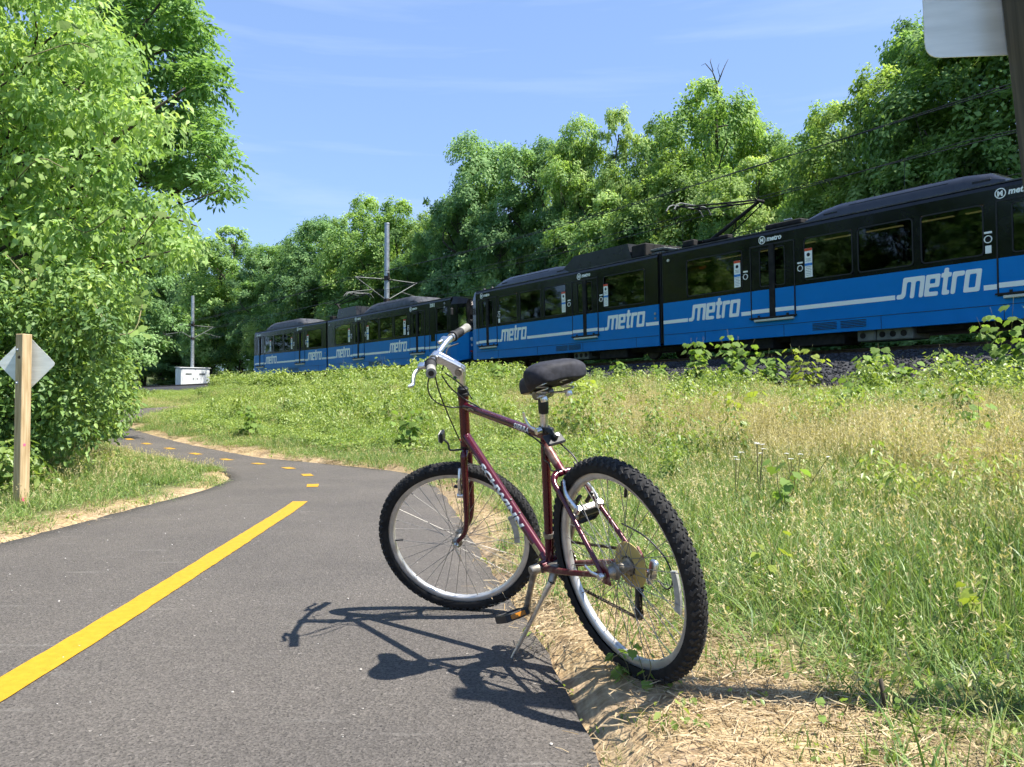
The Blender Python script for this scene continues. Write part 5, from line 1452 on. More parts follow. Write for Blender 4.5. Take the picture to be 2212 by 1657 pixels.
# ------------------------------------------------------------------ signs
M['wood'] = noise_mat('treated_pine', (.36, .25, .12), (.55, .42, .24), scale=6, rough=.75, stretch=(9, 9, .6), bump=.25, bdist=.004, detail=8)
M['wood_shaded'] = noise_mat('shaded_pine', (.055, .052, .036), (.11, .10, .07), scale=6, rough=.85, stretch=(9, 9, .6), bump=.3, bdist=.004, detail=8)  # pine darkened in its base colour for the shaded side of the post
M['alu'] = noise_mat('sign_back_aluminium', (.60, .62, .56), (.72, .74, .68), scale=5, rough=.34, metal=.2, stretch=(1, 1, 7), rvar=.08)
M['pink'] = mat('pink_survey_paint', (.85, .12, .22), .7)
def knot_mat():
    return noise_mat('wood_knot', (.05, .03, .015), (.14, .08, .04), scale=60, rough=.8)
M['knot'] = knot_mat()
def left_sign():
    b = at_depth(45, 1112, 5.95); bx, by = b.x, b.y; bz = ground_z(bx, by)
    topz = at_depth(45, 722, by).z
    r = empty('warning_sign', (bx, by, bz)); H = topz - bz
    r.rotation_euler = (0, rad(.5), rad(-22))
    MB().bbox((0, 0, H / 2 - .1), (.078, .078, H + .2), .004).build('post', M['wood'], r)
    s = .315
    pts = [(0, -s * .7071), (s * .7071, 0), (0, s * .7071), (-s * .7071, 0)]
    cz = at_depth(57, 785, by).z - bz
    Mx = Matrix.Translation((-.028, .046, cz)) @ Matrix.Rotation(rad(22), 4, 'Z')
    MB().poly(rounded(pts, .03, 4), Mx @ Matrix(((1, 0, 0, 0), (0, 0, 1, 0), (0, 1, 0, 0), (0, 0, 0, 1))), .003).build('panel', M['alu'], r)
    for z in (cz + .10, cz - .15):
        MB().lathe([(.001, .012), (.008, .010), (.009, .0), (.014, -.001), (.014, -.004)], (-.014, -.040, z), (0, -1, 0), 10).build('bolt', M['steel'], r)
    MB().disc((.006, -.0390, cz + .045), (0, 1, 0), .013, .003, 12).disc((-.004, -.0393, cz + .045), (0, 1, 0), .006, .004, 10).build('knot', M['knot'], r)
    for z, w in ((.06, .03), (.47, .02)):
        MB().bbox((.0393, -.01, z), (.002, .02, w), .0005).build('paint_mark', M['pink'], r)
    tag(r, 'wooden post with a diamond sign seen from behind, left of the path', 'sign')
left_sign()
def right_sign():
    by = 1.92; bx = 1.46; bz = ground_z(bx, by)
    r = empty('path_sign', (bx, by, bz)); r.rotation_euler = (0, -math.atan(.10), 0)
    MB().bbox((0, 0, 1.15), (.090, .090, 2.7), .004).build('post', M['wood_shaded'], r)
    w, h = .30, .46; zb = 1.708 - bz + .050
    Mx = Matrix.Translation((0, .0475, zb + h / 2)) @ Matrix.Rotation(-math.atan(.10) * -1 * .62, 4, 'Y')
    # panel centred left of the post so that its left edge shows
    pts = rounded([(-.245, -h / 2), (.245, -h / 2), (.245, h / 2), (-.245, h / 2)], .038, 5)
    MB().poly(pts, Mx @ Matrix(((1, 0, 0, .01), (0, 0, 1, 0), (0, 1, 0, 0), (0, 0, 0, 1))), .003).build('panel', M['alu'], r)
    for z in (zb + .1, zb + .36):
        MB().lathe([(.001, .010), (.008, .008), (.009, 0), (.014, -.001), (.014, -.004)], (0, -.047, z), (0, -1, 0), 10).build('bolt', M['steel'], r)
    tag(r, 'shaded wooden post with a rectangular metal sign seen from behind, top right', 'sign')
right_sign()

# ------------------------------------------------------------------ foliage tools
def ortho(nv, up_hint):
    """per-row basis (x, y, n) with n = nv"""
    x = np.cross(up_hint, nv); l = np.linalg.norm(x, axis=1); bad = l < 1e-4
    x[bad] = (1, 0, 0); l[bad] = 1; x /= l[:, None]
    return x, np.cross(nv, x)

def unit(v): return v / np.maximum(np.linalg.norm(v, axis=1), 1e-9)[:, None]

def leaves(P, D, Nn, ln, wd, fold=0.0, curl=0.0):
    """kite leaves: base P, direction D, normal Nn. returns V, F (quads)"""
    n = len(P); S = unit(np.cross(D, Nn)); Nn = unit(np.cross(S, D))
    ln = ln[:, None]; wd = wd[:, None]
    if fold == 0:
        V = np.stack([P, P + D * ln * .42 + S * wd * .5, P + D * ln - Nn * ln * curl, P + D * ln * .42 - S * wd * .5], 1).reshape(-1, 3)
        F = np.arange(n * 4).reshape(n, 4); return V, F
    m1 = P + D * ln * .30 - Nn * ln * curl * .1; m2 = P + D * ln * .65 - Nn * ln * curl * .45; tip = P + D * ln - Nn * ln * curl
    V = np.stack([P, m1 + S * wd * .46 + Nn * wd * fold, m2 + S * wd * .36 + Nn * wd * fold * .7, tip, m2 - S * wd * .36 + Nn * wd * fold * .7, m1 - S * wd * .46 + Nn * wd * fold], 1).reshape(-1, 3)
    b = (np.arange(n) * 6)[:, None]
    F = np.concatenate([b + [0, 1, 2, 3], b + [0, 3, 4, 5]], 1).reshape(-1, 4)
    return V, F

def rand_dir(n): return unit(rng.normal(size=(n, 3)))

def clump_foliage(C, Rr, n_per, ln, aspect, droop=.2, up=.55, fold=0.0, curl=0.0, flat=.75, tint_spread=.18, ctint=None, jitter=.35):
    """leaves spread through the volume of clumps (centres C, radii Rr)"""
    k = len(C); n = k * n_per
    ci = np.repeat(np.arange(k), n_per)
    d = rand_dir(n); rr = rng.random(n) ** .45
    off = d * (rr * Rr[ci])[:, None]; off[:, 2] *= flat
    P = C[ci] + off
    nv = unit(d * .55 + np.array([0, 0, up]) + rng.normal(size=(n, 3)) * jitter)
    D = unit(np.cross(nv, rand_dir(n)) + d * .35 + np.array([0, 0, -droop]))
    L_ = ln * rng.uniform(.55, 1.35, n)
    V, F = leaves(P, D, nv, L_, L_ * aspect * rng.uniform(.85, 1.15, n), fold, curl)
    if ctint is None: ctint = rng.uniform(.3, .7, k)
    t = np.clip(ctint[ci] + rng.normal(size=n) * tint_spread, 0, 1)
    if fold != 0: t = np.repeat(t, 2)
    return V, F, t

def pinnate_foliage(C, Rr, n_fronds, n_leaflets, flen, ln, aspect, ctint, droop=.35):
    """fronds with leaflets in rows (walnut, sumac)"""
    k = len(C); nf = k * n_fronds; ci = np.repeat(np.arange(k), n_fronds)
    d = rand_dir(nf); d[:, 2] = np.abs(d[:, 2]) * .6; d = unit(d)
    B = C[ci] + d * (rng.random(nf) * .55 * Rr[ci])[:, None]
    ax = unit(d * np.array([1, 1, .4]) + np.array([0, 0, -.05]) + rng.normal(size=(nf, 3)) * .25)
    fl = flen * rng.uniform(.7, 1.2, nf); nl = n_leaflets
    fi = np.repeat(np.arange(nf), nl * 2); t = np.tile(np.repeat((np.arange(nl) + .7) / nl, 2), nf); sg = np.tile([1., -1.], nf * nl)
    nv = unit(np.array([0, 0, 1.]) + rng.normal(size=(nf, 3)) * .3)
    S = unit(np.cross(ax, nv))
    P = B[fi] + ax[fi] * (t * fl[fi])[:, None]; P[:, 2] -= droop * fl[fi] * t ** 2
    D = unit(S[fi] * sg[:, None] + ax[fi] * .45 + np.array([0, 0, -.30]) + rng.normal(size=(len(fi), 3)) * .12)
    L_ = ln * (1 - .55 * np.abs(t - .5)) * rng.uniform(.85, 1.15, len(fi))
    V, F = leaves(P, D, unit(nv[fi] + rng.normal(size=(len(fi), 3)) * .2), L_, L_ * aspect)
    return V, F, np.clip(ctint[ci][fi] + rng.normal(size=len(fi)) * .12, 0, 1)

LG = [(.022, .045, .010), (.045, .085, .018), (.085, .14, .030), (.15, .21, .05)]
M['leaf_dark'] = leaf_mat('leaf_dark_green', [(0.067, 0.128, 0.056), (0.118, 0.215, 0.084), (0.202, 0.338, 0.129), (0.340, 0.490, 0.209)], .42, rough=.6, spec=.15)  # lightened and blue-tinted palette: distance haze put into the leaf colour
M['leaf_mid'] = leaf_mat('leaf_mid_green', [(0.085, 0.156, 0.051), (0.162, 0.272, 0.083), (0.277, 0.416, 0.131), (0.462, 0.584, 0.227)], .44, rough=.6, spec=.15)
M['leaf_light'] = leaf_mat('leaf_light_green', [(0.095, 0.162, 0.050), (0.183, 0.283, 0.081), (0.300, 0.416, 0.126), (0.470, 0.570, 0.232)], .46, rough=.6, spec=.15)
M['leaf_near'] = leaf_mat('leaf_boxelder', [(0.108, 0.189, 0.059), (0.204, 0.335, 0.097), (0.323, 0.473, 0.157), (0.506, 0.622, 0.260)], .45, rough=.55, spec=.22)
M['leaf_walnut'] = leaf_mat('leaf_walnut', [(0.068, 0.142, 0.050), (0.120, 0.231, 0.070), (0.190, 0.329, 0.115), (0.287, 0.437, 0.182)], .42, rough=.6, spec=.15)
M['leaf_bush'] = leaf_mat('leaf_honeysuckle', [(0.077, 0.148, 0.045), (0.146, 0.249, 0.067), (0.251, 0.371, 0.106), (0.477, 0.567, 0.156)], .34, rough=.5, spec=.3)
M['leaf_weed'] = leaf_mat('leaf_weed', [(0.084, 0.141, 0.034), (0.151, 0.235, 0.053), (0.251, 0.333, 0.075), (0.380, 0.440, 0.131)], .40, rough=.42, spec=.45)
M['grass'] = leaf_mat('grass_blade', [(0.084, 0.129, 0.043), (0.167, 0.228, 0.067), (0.281, 0.327, 0.118), (0.455, 0.440, 0.213)], .35, rough=.5)
M['grass_fresh'] = leaf_mat('grass_blade_fresh', [(0.069, 0.137, 0.032), (0.131, 0.224, 0.053), (0.200, 0.297, 0.073), (0.308, 0.361, 0.124)], .35, rough=.45)
M['grass_dry'] = leaf_mat('grass_seed_head', [(0.249, 0.222, 0.101), (0.397, 0.346, 0.174), (0.547, 0.475, 0.269), (0.682, 0.605, 0.404)], .35, rough=.7, spec=.2)
M['grass_rust'] = leaf_mat('dry_red_stalk', [(.20, .11, .05), (.30, .18, .09), (.40, .26, .14), (.50, .36, .2)], .2, rough=.7, spec=.2)
M['straw'] = leaf_mat('straw', [(0.199, 0.138, 0.069), (0.337, 0.244, 0.130), (0.445, 0.343, 0.204), (0.536, 0.434, 0.278)], .15, rough=.6)
M['bark'] = noise_mat('bark', (.035, .028, .020), (.095, .080, .060), scale=7, rough=.95, stretch=(3, 3, .7), bump=.6, bdist=.03)
M['stem'] = noise_mat('weed_stem', (.10, .12, .04), (.20, .17, .08), scale=12, rough=.8)

def limb_mb(mb, a, b, r0, r1, bend=.12, n=5, seg=7):
    a, b = Vector(a), Vector(b); l = (b - a).length
    o = Vector(rng.normal(size=3)) * l * bend; pts = []; rs = []
    for i in range(n + 1):
        t = i / n; pts.append(a + (b - a) * t + o * math.sin(math.pi * t) + Vector((0, 0, l * .10 * math.sin(math.pi * t)))); rs.append(r0 + (r1 - r0) * t)
    mb.tube(pts, rs, seg); return pts

def tree_data(seed, H, R_, base, lobes, k, n_per, ln, aspect, matname, shape='round', lobe=.42, tint=(.36, .78)):
    """one tree kind: (trunk mesh, crown mesh), foot at the origin. The crown is a heap of leafy domes"""
    global rng
    rng = np.random.default_rng(seed); hc = (H + base) / 2; hh = (H - base) / 2; LC = []; LR = []
    tries = 0
    while len(LC) < lobes:
        tries += 1
        p = rng.uniform(-1, 1, 3)
        if p @ p > 1: continue
        wz = {'round': 1 - .30 * max(0, p[2]) ** 2, 'spread': .70 + .35 * min(1, p[2] + .6), 'tall': 1 - .42 * max(0, p[2]), 'mound': 1 - .30 * max(0, p[2])}[shape]
        rl = R_ * lobe * rng.uniform(.7, 1.2) * (1 - .25 * max(0, p[2]))
        c = np.array([p[0] * (R_ - rl * .8) * wz, p[1] * (R_ - rl * .8) * wz, hc + p[2] * (hh - rl * .75)])
        if any(np.linalg.norm(c - o) < .55 * (rl + r2) * .9 for o, r2 in zip(LC, LR)) and tries < 4000: continue
        LC.append(c); LR.append(rl)
    LC, LR = np.array(LC), np.array(LR)
    w = LR ** 2 / np.sum(LR ** 2); li = rng.choice(lobes, k, p=w); d = rand_dir(k); d[:, 2] = np.where(d[:, 2] < -.35, -d[:, 2], d[:, 2])
    C = LC[li] + d * (LR[li] * rng.uniform(.72, 1.08, k))[:, None] * np.array([1, 1, .82]); Rr = LR[li] * rng.uniform(.24, .42, k)
    lt = rng.uniform(tint[0], tint[1], lobes); ct = lt[li] + rng.normal(size=k) * .10
    n = k * n_per; ci = np.repeat(np.arange(k), n_per); dd = rand_dir(n); off = dd * (rng.random(n) ** .5 * Rr[ci])[:, None]; off[:, 2] *= .7; P = C[ci] + off
    nv = unit(d[ci] * .8 + dd * .25 + np.array([.12, -.12, .55]) + rng.normal(size=(n, 3)) * .34)
    D = unit(np.cross(nv, rand_dir(n)) + d[ci] * .3 + np.array([0, 0, -.25])); L_ = ln * rng.uniform(.65, 1.3, n)
    V, F = leaves(P, D, nv, L_, L_ * aspect * rng.uniform(.8, 1.2, n))
    crown = np_mesh('crown', V, F, M[matname], tint=np.clip(ct[ci] + rng.normal(size=n) * .15, 0, 1))
    mb = MB(); r0 = max(.05, H * .018)
    tp = catmull([(0, 0, -.3), (rng.normal() * .12, rng.normal() * .12, H * .3), (rng.normal() * .3, rng.normal() * .3, H * .6), (rng.normal() * .4, rng.normal() * .4, H * .84)], 4)
    mb.tube(tp, [r0 * (1.15 - .95 * i / (len(tp) - 1)) for i in range(len(tp))], 9)
    for c in LC:
        c = Vector(c); zz = max(base * .5, min(c.z * .70, H * .8)); t_ = min(range(len(tp)), key=lambda q: abs(tp[q].z - zz))
        pts = limb_mb(mb, tp[t_], c, r0 * .45 * (1 - .5 * t_ / len(tp)), .025)
    for i in rng.choice(k, 36, replace=False): limb_mb(mb, LC[li[i]] - np.array([0, 0, LR[li[i]] * .3]), C[i], .022, .006)
    tmp = mb.build('trunk', M['bark'], smooth=True); tr = tmp.data; bpy.data.objects.remove(tmp, do_unlink=True)
    return tr, crown

def place_tree(name, data, loc, sc, rz, label, group=None, cat='tree', crown_mat=None, sz=None):
    r = empty(name, loc); r.rotation_euler = (0, 0, rz); r.scale = (sc, sc, sz or sc)
    t = link('trunk', data[0], r); c = link('crown', data[1], r)
    if crown_mat is not None:
        c.material_slots[0].link = 'OBJECT'; c.material_slots[0].material = M[crown_mat]
    tag(r, label, cat, group)
    return r

KIND = {
    'ash': tree_data(11, 12, 4.2, .6, 18, 480, 90, .20, .50, 'leaf_dark', 'round', .44),
    'maple': tree_data(12, 12, 4.6, .4, 19, 480, 90, .20, .62, 'leaf_mid', 'round', .43),
    'tall': tree_data(13, 15, 4.4, 1.5, 19, 480, 90, .21, .60, 'leaf_light', 'tall', .42),
    'spread': tree_data(14, 11, 5.2, 1.2, 19, 480, 90, .20, .5, 'leaf_mid', 'spread', .34),
    'mound': tree_data(15, 4.6, 2.9, .1, 12, 330, 80, .125, .62, 'leaf_light', 'mound', .46, tint=(.35, .85)),
    'brush': tree_data(16, 3.6, 2.6, .0, 11, 280, 70, .13, .5, 'leaf_mid', 'mound', .48),
}

def mesh_size(me):
    v = np.empty(len(me.vertices) * 3, np.float32); me.vertices.foreach_get('co', v); v = v.reshape(-1, 3)
    return float(np.percentile(v[:, 2], 99.9)), float(np.percentile(np.hypot(v[:, 0], v[:, 1]), 97))
KIND_SIZE = {k: mesh_size(c) for k, (t, c) in KIND.items()}
def tree_at(kind, px, ytop, Y, label, group, halfw=None, mat_=None, name=None, seed=0, cat='tree', behind=True):
    """foot on the ground below picture column px at distance Y, crown reaching picture height ytop"""
    if behind: Y = max(Y, float(at_line(FARLINE, px, 0)[1]) + (1.2 if kind in ('mound', 'brush') else 3.0))
    p = at_depth(px, ytop, Y); gz = ground_z(p.x, p.y); H0, R0 = KIND_SIZE[kind]
    h = p.z - gz; sz = h / H0
    sx = (halfw * 1.22 / FPX * Y) / R0 if halfw else sz
    place_tree(name or {'ash': 'ash_tree', 'maple': 'maple_tree', 'tall': 'tall_tree', 'spread': 'locust_tree', 'mound': 'rounded_shrub', 'brush': 'brush_thicket'}[kind], KIND[kind], (p.x, p.y, gz - .1), sx, (px * .37 + seed) % 6.28, label, group, cat, mat_, sz)

FARLINE = offset_line(SIDE_S, 10.2)
G_B = 'trees on the hillside beyond the tracks'
BACK = [
 ('spread', 2290, -190, 29, 300, 'leaf_mid', 'tall spreading tree at the right picture edge, behind the metal sign'),
 ('maple', 2110, 10, 32, 190, 'leaf_mid', 'large tree directly below and behind the rectangular sign'),
 ('tall', 1985, 25, 37, 120, 'leaf_dark', 'tall tree whose crown ends just left of the rectangular sign'),
 ('maple', 1900, 150, 35, 140, 'leaf_light', 'light green tree on the slope left of the rectangular sign'),
 ('maple', 1795, 225, 40, 120, 'leaf_mid', 'mid green tree where the skyline climbs to the right'),
 ('ash', 1700, 285, 44, 90, 'leaf_mid', 'lower tree in the dip right of the tallest middle tree'),
 ('maple', 1630, 335, 40, 105, 'leaf_light', 'light green tree right behind the pantograph of the nearer tram'),
 ('maple', 1530, 172, 46, 118, 'leaf_mid', 'tallest tree of the middle skyline, bare twigs on its right'),
 ('ash', 1572, 225, 52, 95, 'leaf_mid', 'tree close behind the tallest middle tree, filling its right side'),
 ('maple', 1460, 330, 40, 110, 'leaf_light', 'bright tree in front of the tallest middle tree'),
 ('maple', 1425, 255, 50, 95, 'leaf_mid', 'narrow crown just left of the tallest middle tree'),
 ('maple', 1325, 232, 50, 85, 'leaf_light', 'slim open tree with a twin top, second crest left of the tallest'),
 ('ash', 1245, 257, 51, 75, 'leaf_mid', 'slim tree leaning beside the twin topped one'),
 ('maple', 1300, 380, 43, 110, 'leaf_mid', 'broad lower tree beneath the slim twin topped one'),
 ('ash', 1160, 292, 47, 95, 'leaf_dark', 'dark tree, right one of the dark pair at the left skyline step'),
 ('ash', 1045, 290, 46, 105, 'leaf_dark', 'dark tree, left one of the dark pair at the left skyline step'),
 ('spread', 1000, 400, 50, 80, 'leaf_dark', 'dark spreading tree hanging over the gap between the trams'),
 ('tall', 925, 450, 66, 60, 'leaf_light', 'yellow green tree peeping out behind the dark pair'),
 ('maple', 860, 432, 63, 95, 'leaf_mid', 'tree right behind the overhead pole of the farther tram'),
 ('maple', 790, 425, 66, 85, 'leaf_mid', 'crested tree just left of the overhead pole top'),
 ('ash', 705, 462, 68, 85, 'leaf_dark', 'dark tree above the middle of the farther tram'),
 ('ash', 630, 505, 72, 70, 'leaf_dark', 'dark tree above the left half of the farther tram'),
 ('ash', 570, 530, 76, 60, 'leaf_dark', 'low dark tree above the tail of the farther tram'),
 ('maple', 500, 488, 92, 95, 'leaf_mid', 'rounded distant tree between the farther tram and the left trees'),
 ('maple', 425, 520, 90, 85, 'leaf_dark', 'distant tree behind the left overhead pole'),
 ('ash', 350, 545, 88, 90, 'leaf_dark', 'dark distant tree half hidden by the boxelder branch'),
 ('ash', 270, 540, 80, 100, 'leaf_dark', 'dark distant tree deep behind the boxelder leaves'),
]
for i, (k, px, yt, Y, hw, mt, lb) in enumerate(BACK): tree_at(k, px, yt, Y, lb, G_B, hw, mt, seed=i)
UND = ['at the right edge, under the metal sign', 'above the right end of the long roof unit', 'above the left end of the long roof unit', 'right of the nearer roof logo', 'just right of the raised pantograph', 'just left of the raised pantograph', 'above the roof screen of the nearer tram', 'above the left roof unit of the nearer tram', 'beneath the dark pair of trees', 'above the gap between the trams',
       'directly behind the right overhead pole', 'left of the right overhead pole', 'above the middle of the farther tram', 'above the tail of the farther tram', 'right behind the left overhead pole top', 'between left pole and big rounded shrub', 'left of the left overhead pole', 'at the boxelder leaf edge, far left', 'above the white cabinet', 'above the big rounded shrub', 'between big rounded shrub and farther tram']
# lower layer that closes the wood behind the crowns in front
for i, (px, yt, Y, hw, mt) in enumerate([(2200, 330, 27, 170, 'leaf_dark'), (2050, 380, 28, 140, 'leaf_dark'), (1930, 360, 30, 120, 'leaf_mid'), (1830, 390, 31, 110, 'leaf_dark'), (1740, 400, 33, 100, 'leaf_mid'), (1560, 420, 36, 110, 'leaf_mid'),
                                        (1390, 440, 40, 100, 'leaf_dark'), (1230, 440, 42, 90, 'leaf_dark'), (1110, 430, 43, 100, 'leaf_dark'), (940, 520, 54, 90, 'leaf_dark'), (820, 540, 58, 90, 'leaf_dark'), (740, 550, 62, 90, 'leaf_dark'), (660, 570, 66, 80, 'leaf_dark'), (590, 590, 70, 70, 'leaf_dark'), (380, 600, 84, 80, 'leaf_dark'), (455, 610, 86, 80, 'leaf_dark'), (310, 640, 90, 90, 'leaf_dark'), (240, 620, 84, 90, 'leaf_dark'), (350, 660, 96, 80, 'leaf_mid'), (420, 680, 98, 70, 'leaf_dark'), (520, 600, 92, 80, 'leaf_dark')]):
    tree_at('ash' if i % 2 else 'maple', px, yt, Y, 'shaded lower tree in the wood ' + UND[i], 'shaded lower trees of the wood', hw, mt, name='understorey_tree', seed=i * 1.3)
SHR = [('mound', 1120, 508, 40, 62, 'leaf_light', 'round pale green shrub above the left half of the nearer tram'),
       ('mound', 1235, 545, 39, 60, 'leaf_mid', 'darker rounded shrub right of the round pale one'),
       ('mound', 1060, 585, 43, 60, 'leaf_light', 'pale shrub above the left end of the nearer tram'),
       ('mound', 960, 600, 47, 60, 'leaf_light', 'pale shrub right of the overhead pole, above the tram coupling'),
       ('mound', 880, 610, 49, 60, 'leaf_light', 'pale shrub just behind the foot of the overhead pole'),
       ('mound', 770, 610, 54, 70, 'leaf_light', 'bright shrub above the farther tram, left of the pole'),
       ('mound', 665, 605, 58, 60, 'leaf_light', 'bright shrub above the left half of the farther tram'),
       ('mound', 590, 660, 64, 55, 'leaf_light', 'bright shrub above the tail of the farther tram'),
       ('mound', 492, 655, 76, 75, 'leaf_mid', 'big rounded shrub between the white cabinet and the farther tram'),
       ('mound', 1610, 455, 33, 90, 'leaf_light', 'bright shrub under the raised pantograph arm'),
       ('mound', 1370, 500, 36, 60, 'leaf_mid', 'shrub above the roof screen of the nearer tram'),
       ('mound', 1745, 445, 29, 70, 'leaf_mid', 'shrub above the metro logo near the roof of the nearer tram'),
       ('mound', 1860, 420, 27, 60, 'leaf_light', 'shrub left of the long roof unit of the nearer tram'),
       ('brush', 2010, 380, 25, 100, 'leaf_mid', 'thicket behind the long roof unit at the right'),
       ('brush', 2160, 340, 23, 100, 'leaf_dark', 'dark thicket behind the roof at the right picture edge'),
       ('brush', 300, 720, 98, 90, 'leaf_dark', 'dark thicket left of the left overhead pole'),
       ('brush', 385, 765, 100, 70, 'leaf_dark', 'low thicket behind the white cabinet')]
for i, (k, px, yt, Y, hw, mt, lb) in enumerate(SHR): tree_at(k, px, yt, Y, lb, 'shrubs along the far side of the tracks', hw, mt, seed=i * 2.1, cat='shrub')
RANK = 'first second third fourth fifth sixth seventh eighth ninth tenth eleventh twelfth thirteenth fourteenth fifteenth sixteenth seventeenth eighteenth nineteenth'.split()
for i, px in enumerate((380, 470, 560, 650, 740, 830, 920, 1010, 1100, 1190, 1290, 1390, 1490, 1590, 1700, 1810, 1920, 2040, 2170)):
    c = at_line(FARLINE, px, 0); Y = float(c[1])
    tree_at('brush', px, 861 - (RAIL_Z + 1.75 - CAM_H) / Y * FPX, Y, 'low brush clump beyond the tracks, %s in the row from the left' % RANK[i], 'low brush seen under and through the trams', 2.6 / Y * FPX, 'leaf_mid', name='trackside_brush', seed=i, cat='shrub')

# wood on the left of the path, mostly hidden by the boxelder but mirrored in the trams
WOODL = [(-15, 24), (-19, 31), (-16, 17), (-22, 22), (-25, 38), (-30, 30), (-33, 46), (-26, 12), (-38, 56), (-36, 20), (-42, 40), (-20, 5), (-31, 4), (-47, 62), (-24, 49), (-60, 72), (-78, 88), (-92, 70), (-58, 96), (-70, 52), (-100, 95), (-85, 110), (-55, 34)]
for i, (x, y) in enumerate(WOODL):
    place_tree('woodland_tree', KIND['maple' if i % 2 else 'ash'], (x, y, ground_z(x, y) - .1), .95 + .05 * (i % 4), i * 1.7, 'dark woodland tree deep behind the bushes on the left of the path', 'woodland on the left of the path', 'tree', 'leaf_mid' if i % 2 else 'leaf_dark', 1.0 + .08 * (i % 3))

# bare dead branch standing out of the tallest middle tree
def dead_branch():
    r = empty('dead_branch', at_depth(1548, 300, 45.5)); mb = MB()
    def q(px, py): return Vector(at_depth(px, py, 45.5)) - Vector(r.location)
    def go(pts, r0, r1):
        P = [q(*p) + Vector((0, rng.normal() * .15, 0)) for p in pts]; mb.tube(P, [r0 + (r1 - r0) * i / (len(P) - 1) for i in range(len(P))], 6)
    go([(1548, 330), (1547, 260), (1552, 215), (1550, 180)], .10, .06)
    go([(1550, 180), (1540, 155), (1522, 140), (1515, 142)], .045, .012); go([(1540, 155), (1533, 135), (1537, 125)], .03, .01)
    go([(1550, 180), (1560, 155), (1567, 140), (1573, 128)], .04, .01); go([(1556, 165), (1550, 148), (1553, 138)], .02, .008)
    go([(1547, 250), (1562, 240), (1580, 222), (1592, 213)], .04, .01); go([(1548, 275), (1570, 270), (1590, 272), (1602, 268)], .05, .012)
    go([(1590, 272), (1600, 255), (1598, 250)], .02, .008); go([(1562, 240), (1570, 222), (1566, 212)], .02, .008); go([(1580, 271), (1590, 290)], .02, .008)
    mb.build('branch', M['bark'], r, smooth=True)
    tag(r, 'bare grey dead branch standing above the tallest middle tree', 'branch')
dead_branch()

# ------------------------------------------------------------------ left trees by the path
def poly_clumps(poly, y0, y1, k, seed, inset=30.0):
    """clump centres: inside a picture outline, spread over a real range of distances"""
    global rng
    rng = np.random.default_rng(seed); P = np.array(poly, float); P[:, 0] -= np.where(P[:, 0] > 120, inset, 0); lo, hi = P.min(0), P.max(0); out = []
    while len(out) < k:
        q = lo + (hi - lo) * rng.random((400, 2)); q = q[inside(q, P)]
        for x, y in q:
            out.append(tuple(at_depth(x, y, rng.uniform(y0, y1))))
            if len(out) >= k: break
    return np.array(out)

def boxelder():
    poly = [(-260, -160), (225, -120), (235, 20), (250, 70), (300, 105), (310, 165), (320, 215), (405, 245), (400, 300), (350, 340), (300, 350), (260, 410), (330, 425), (420, 440), (445, 490), (440, 545), (395, 560), (330, 500), (300, 560), (310, 640), (200, 660), (-260, 700)]
    r = empty('boxelder_tree', (-6.6, 8.6, ground_z(-6.6, 8.6) - .1)); o = np.array(r.location)
    C = poly_clumps(poly, 7.4, 10.2, 640, 21); Rr = rng.uniform(.16, .38, len(C)); ct = rng.uniform(.3, .85, len(C))
    V, F, t = clump_foliage(C, Rr, 74, .088, .46, droop=.65, up=.5, fold=.10, curl=.16, flat=.8, ctint=ct, tint_spread=.14)
    c = link('crown', np_mesh('crown', V - o, F, M['leaf_near'], tint=t), r); c['kind'] = 'stuff'
    mb = MB(); tr = catmull([(0, 0, -.2), (.1, .1, 1.4), (.35, .1, 2.8), (.2, .2, 4.4), (.4, .1, 6.2)], 4)
    mb.tube(tr, [.16 * (1.1 - .85 * i / (len(tr) - 1)) for i in range(len(tr))], 10)
    for i in rng.choice(len(C), 60, replace=False):
        e = Vector(C[i] - o); t_ = min(range(len(tr)), key=lambda q: abs(tr[q].z - min(5.5, max(.8, e.z * .8)))); limb_mb(mb, tr[t_], e, .035, .006, .10)
    # the long branch that reaches over the grass
    br = [Vector(at_depth(x, y, d)) - Vector(o) for x, y, d in ((60, 640, 8.6), (200, 560, 8.5), (290, 480, 8.4), (360, 470, 8.4), (430, 490, 8.3))]
    mb.tube(catmull(br, 4), [.045 - .04 * i / 16 for i in range(17)], 7)
    mb.tube([Vector(at_depth(x, y, d)) - Vector(o) for x, y, d in ((210, 340, 8.7), (260, 290, 8.6), (330, 240, 8.5), (400, 190, 8.4))], [.03, .025, .018, .008], 7)
    mb.build('trunk', M['bark'], r, smooth=True)
    tag(r, 'bright green boxelder tree filling the upper left corner', 'tree'); return C
BOX_C = boxelder()

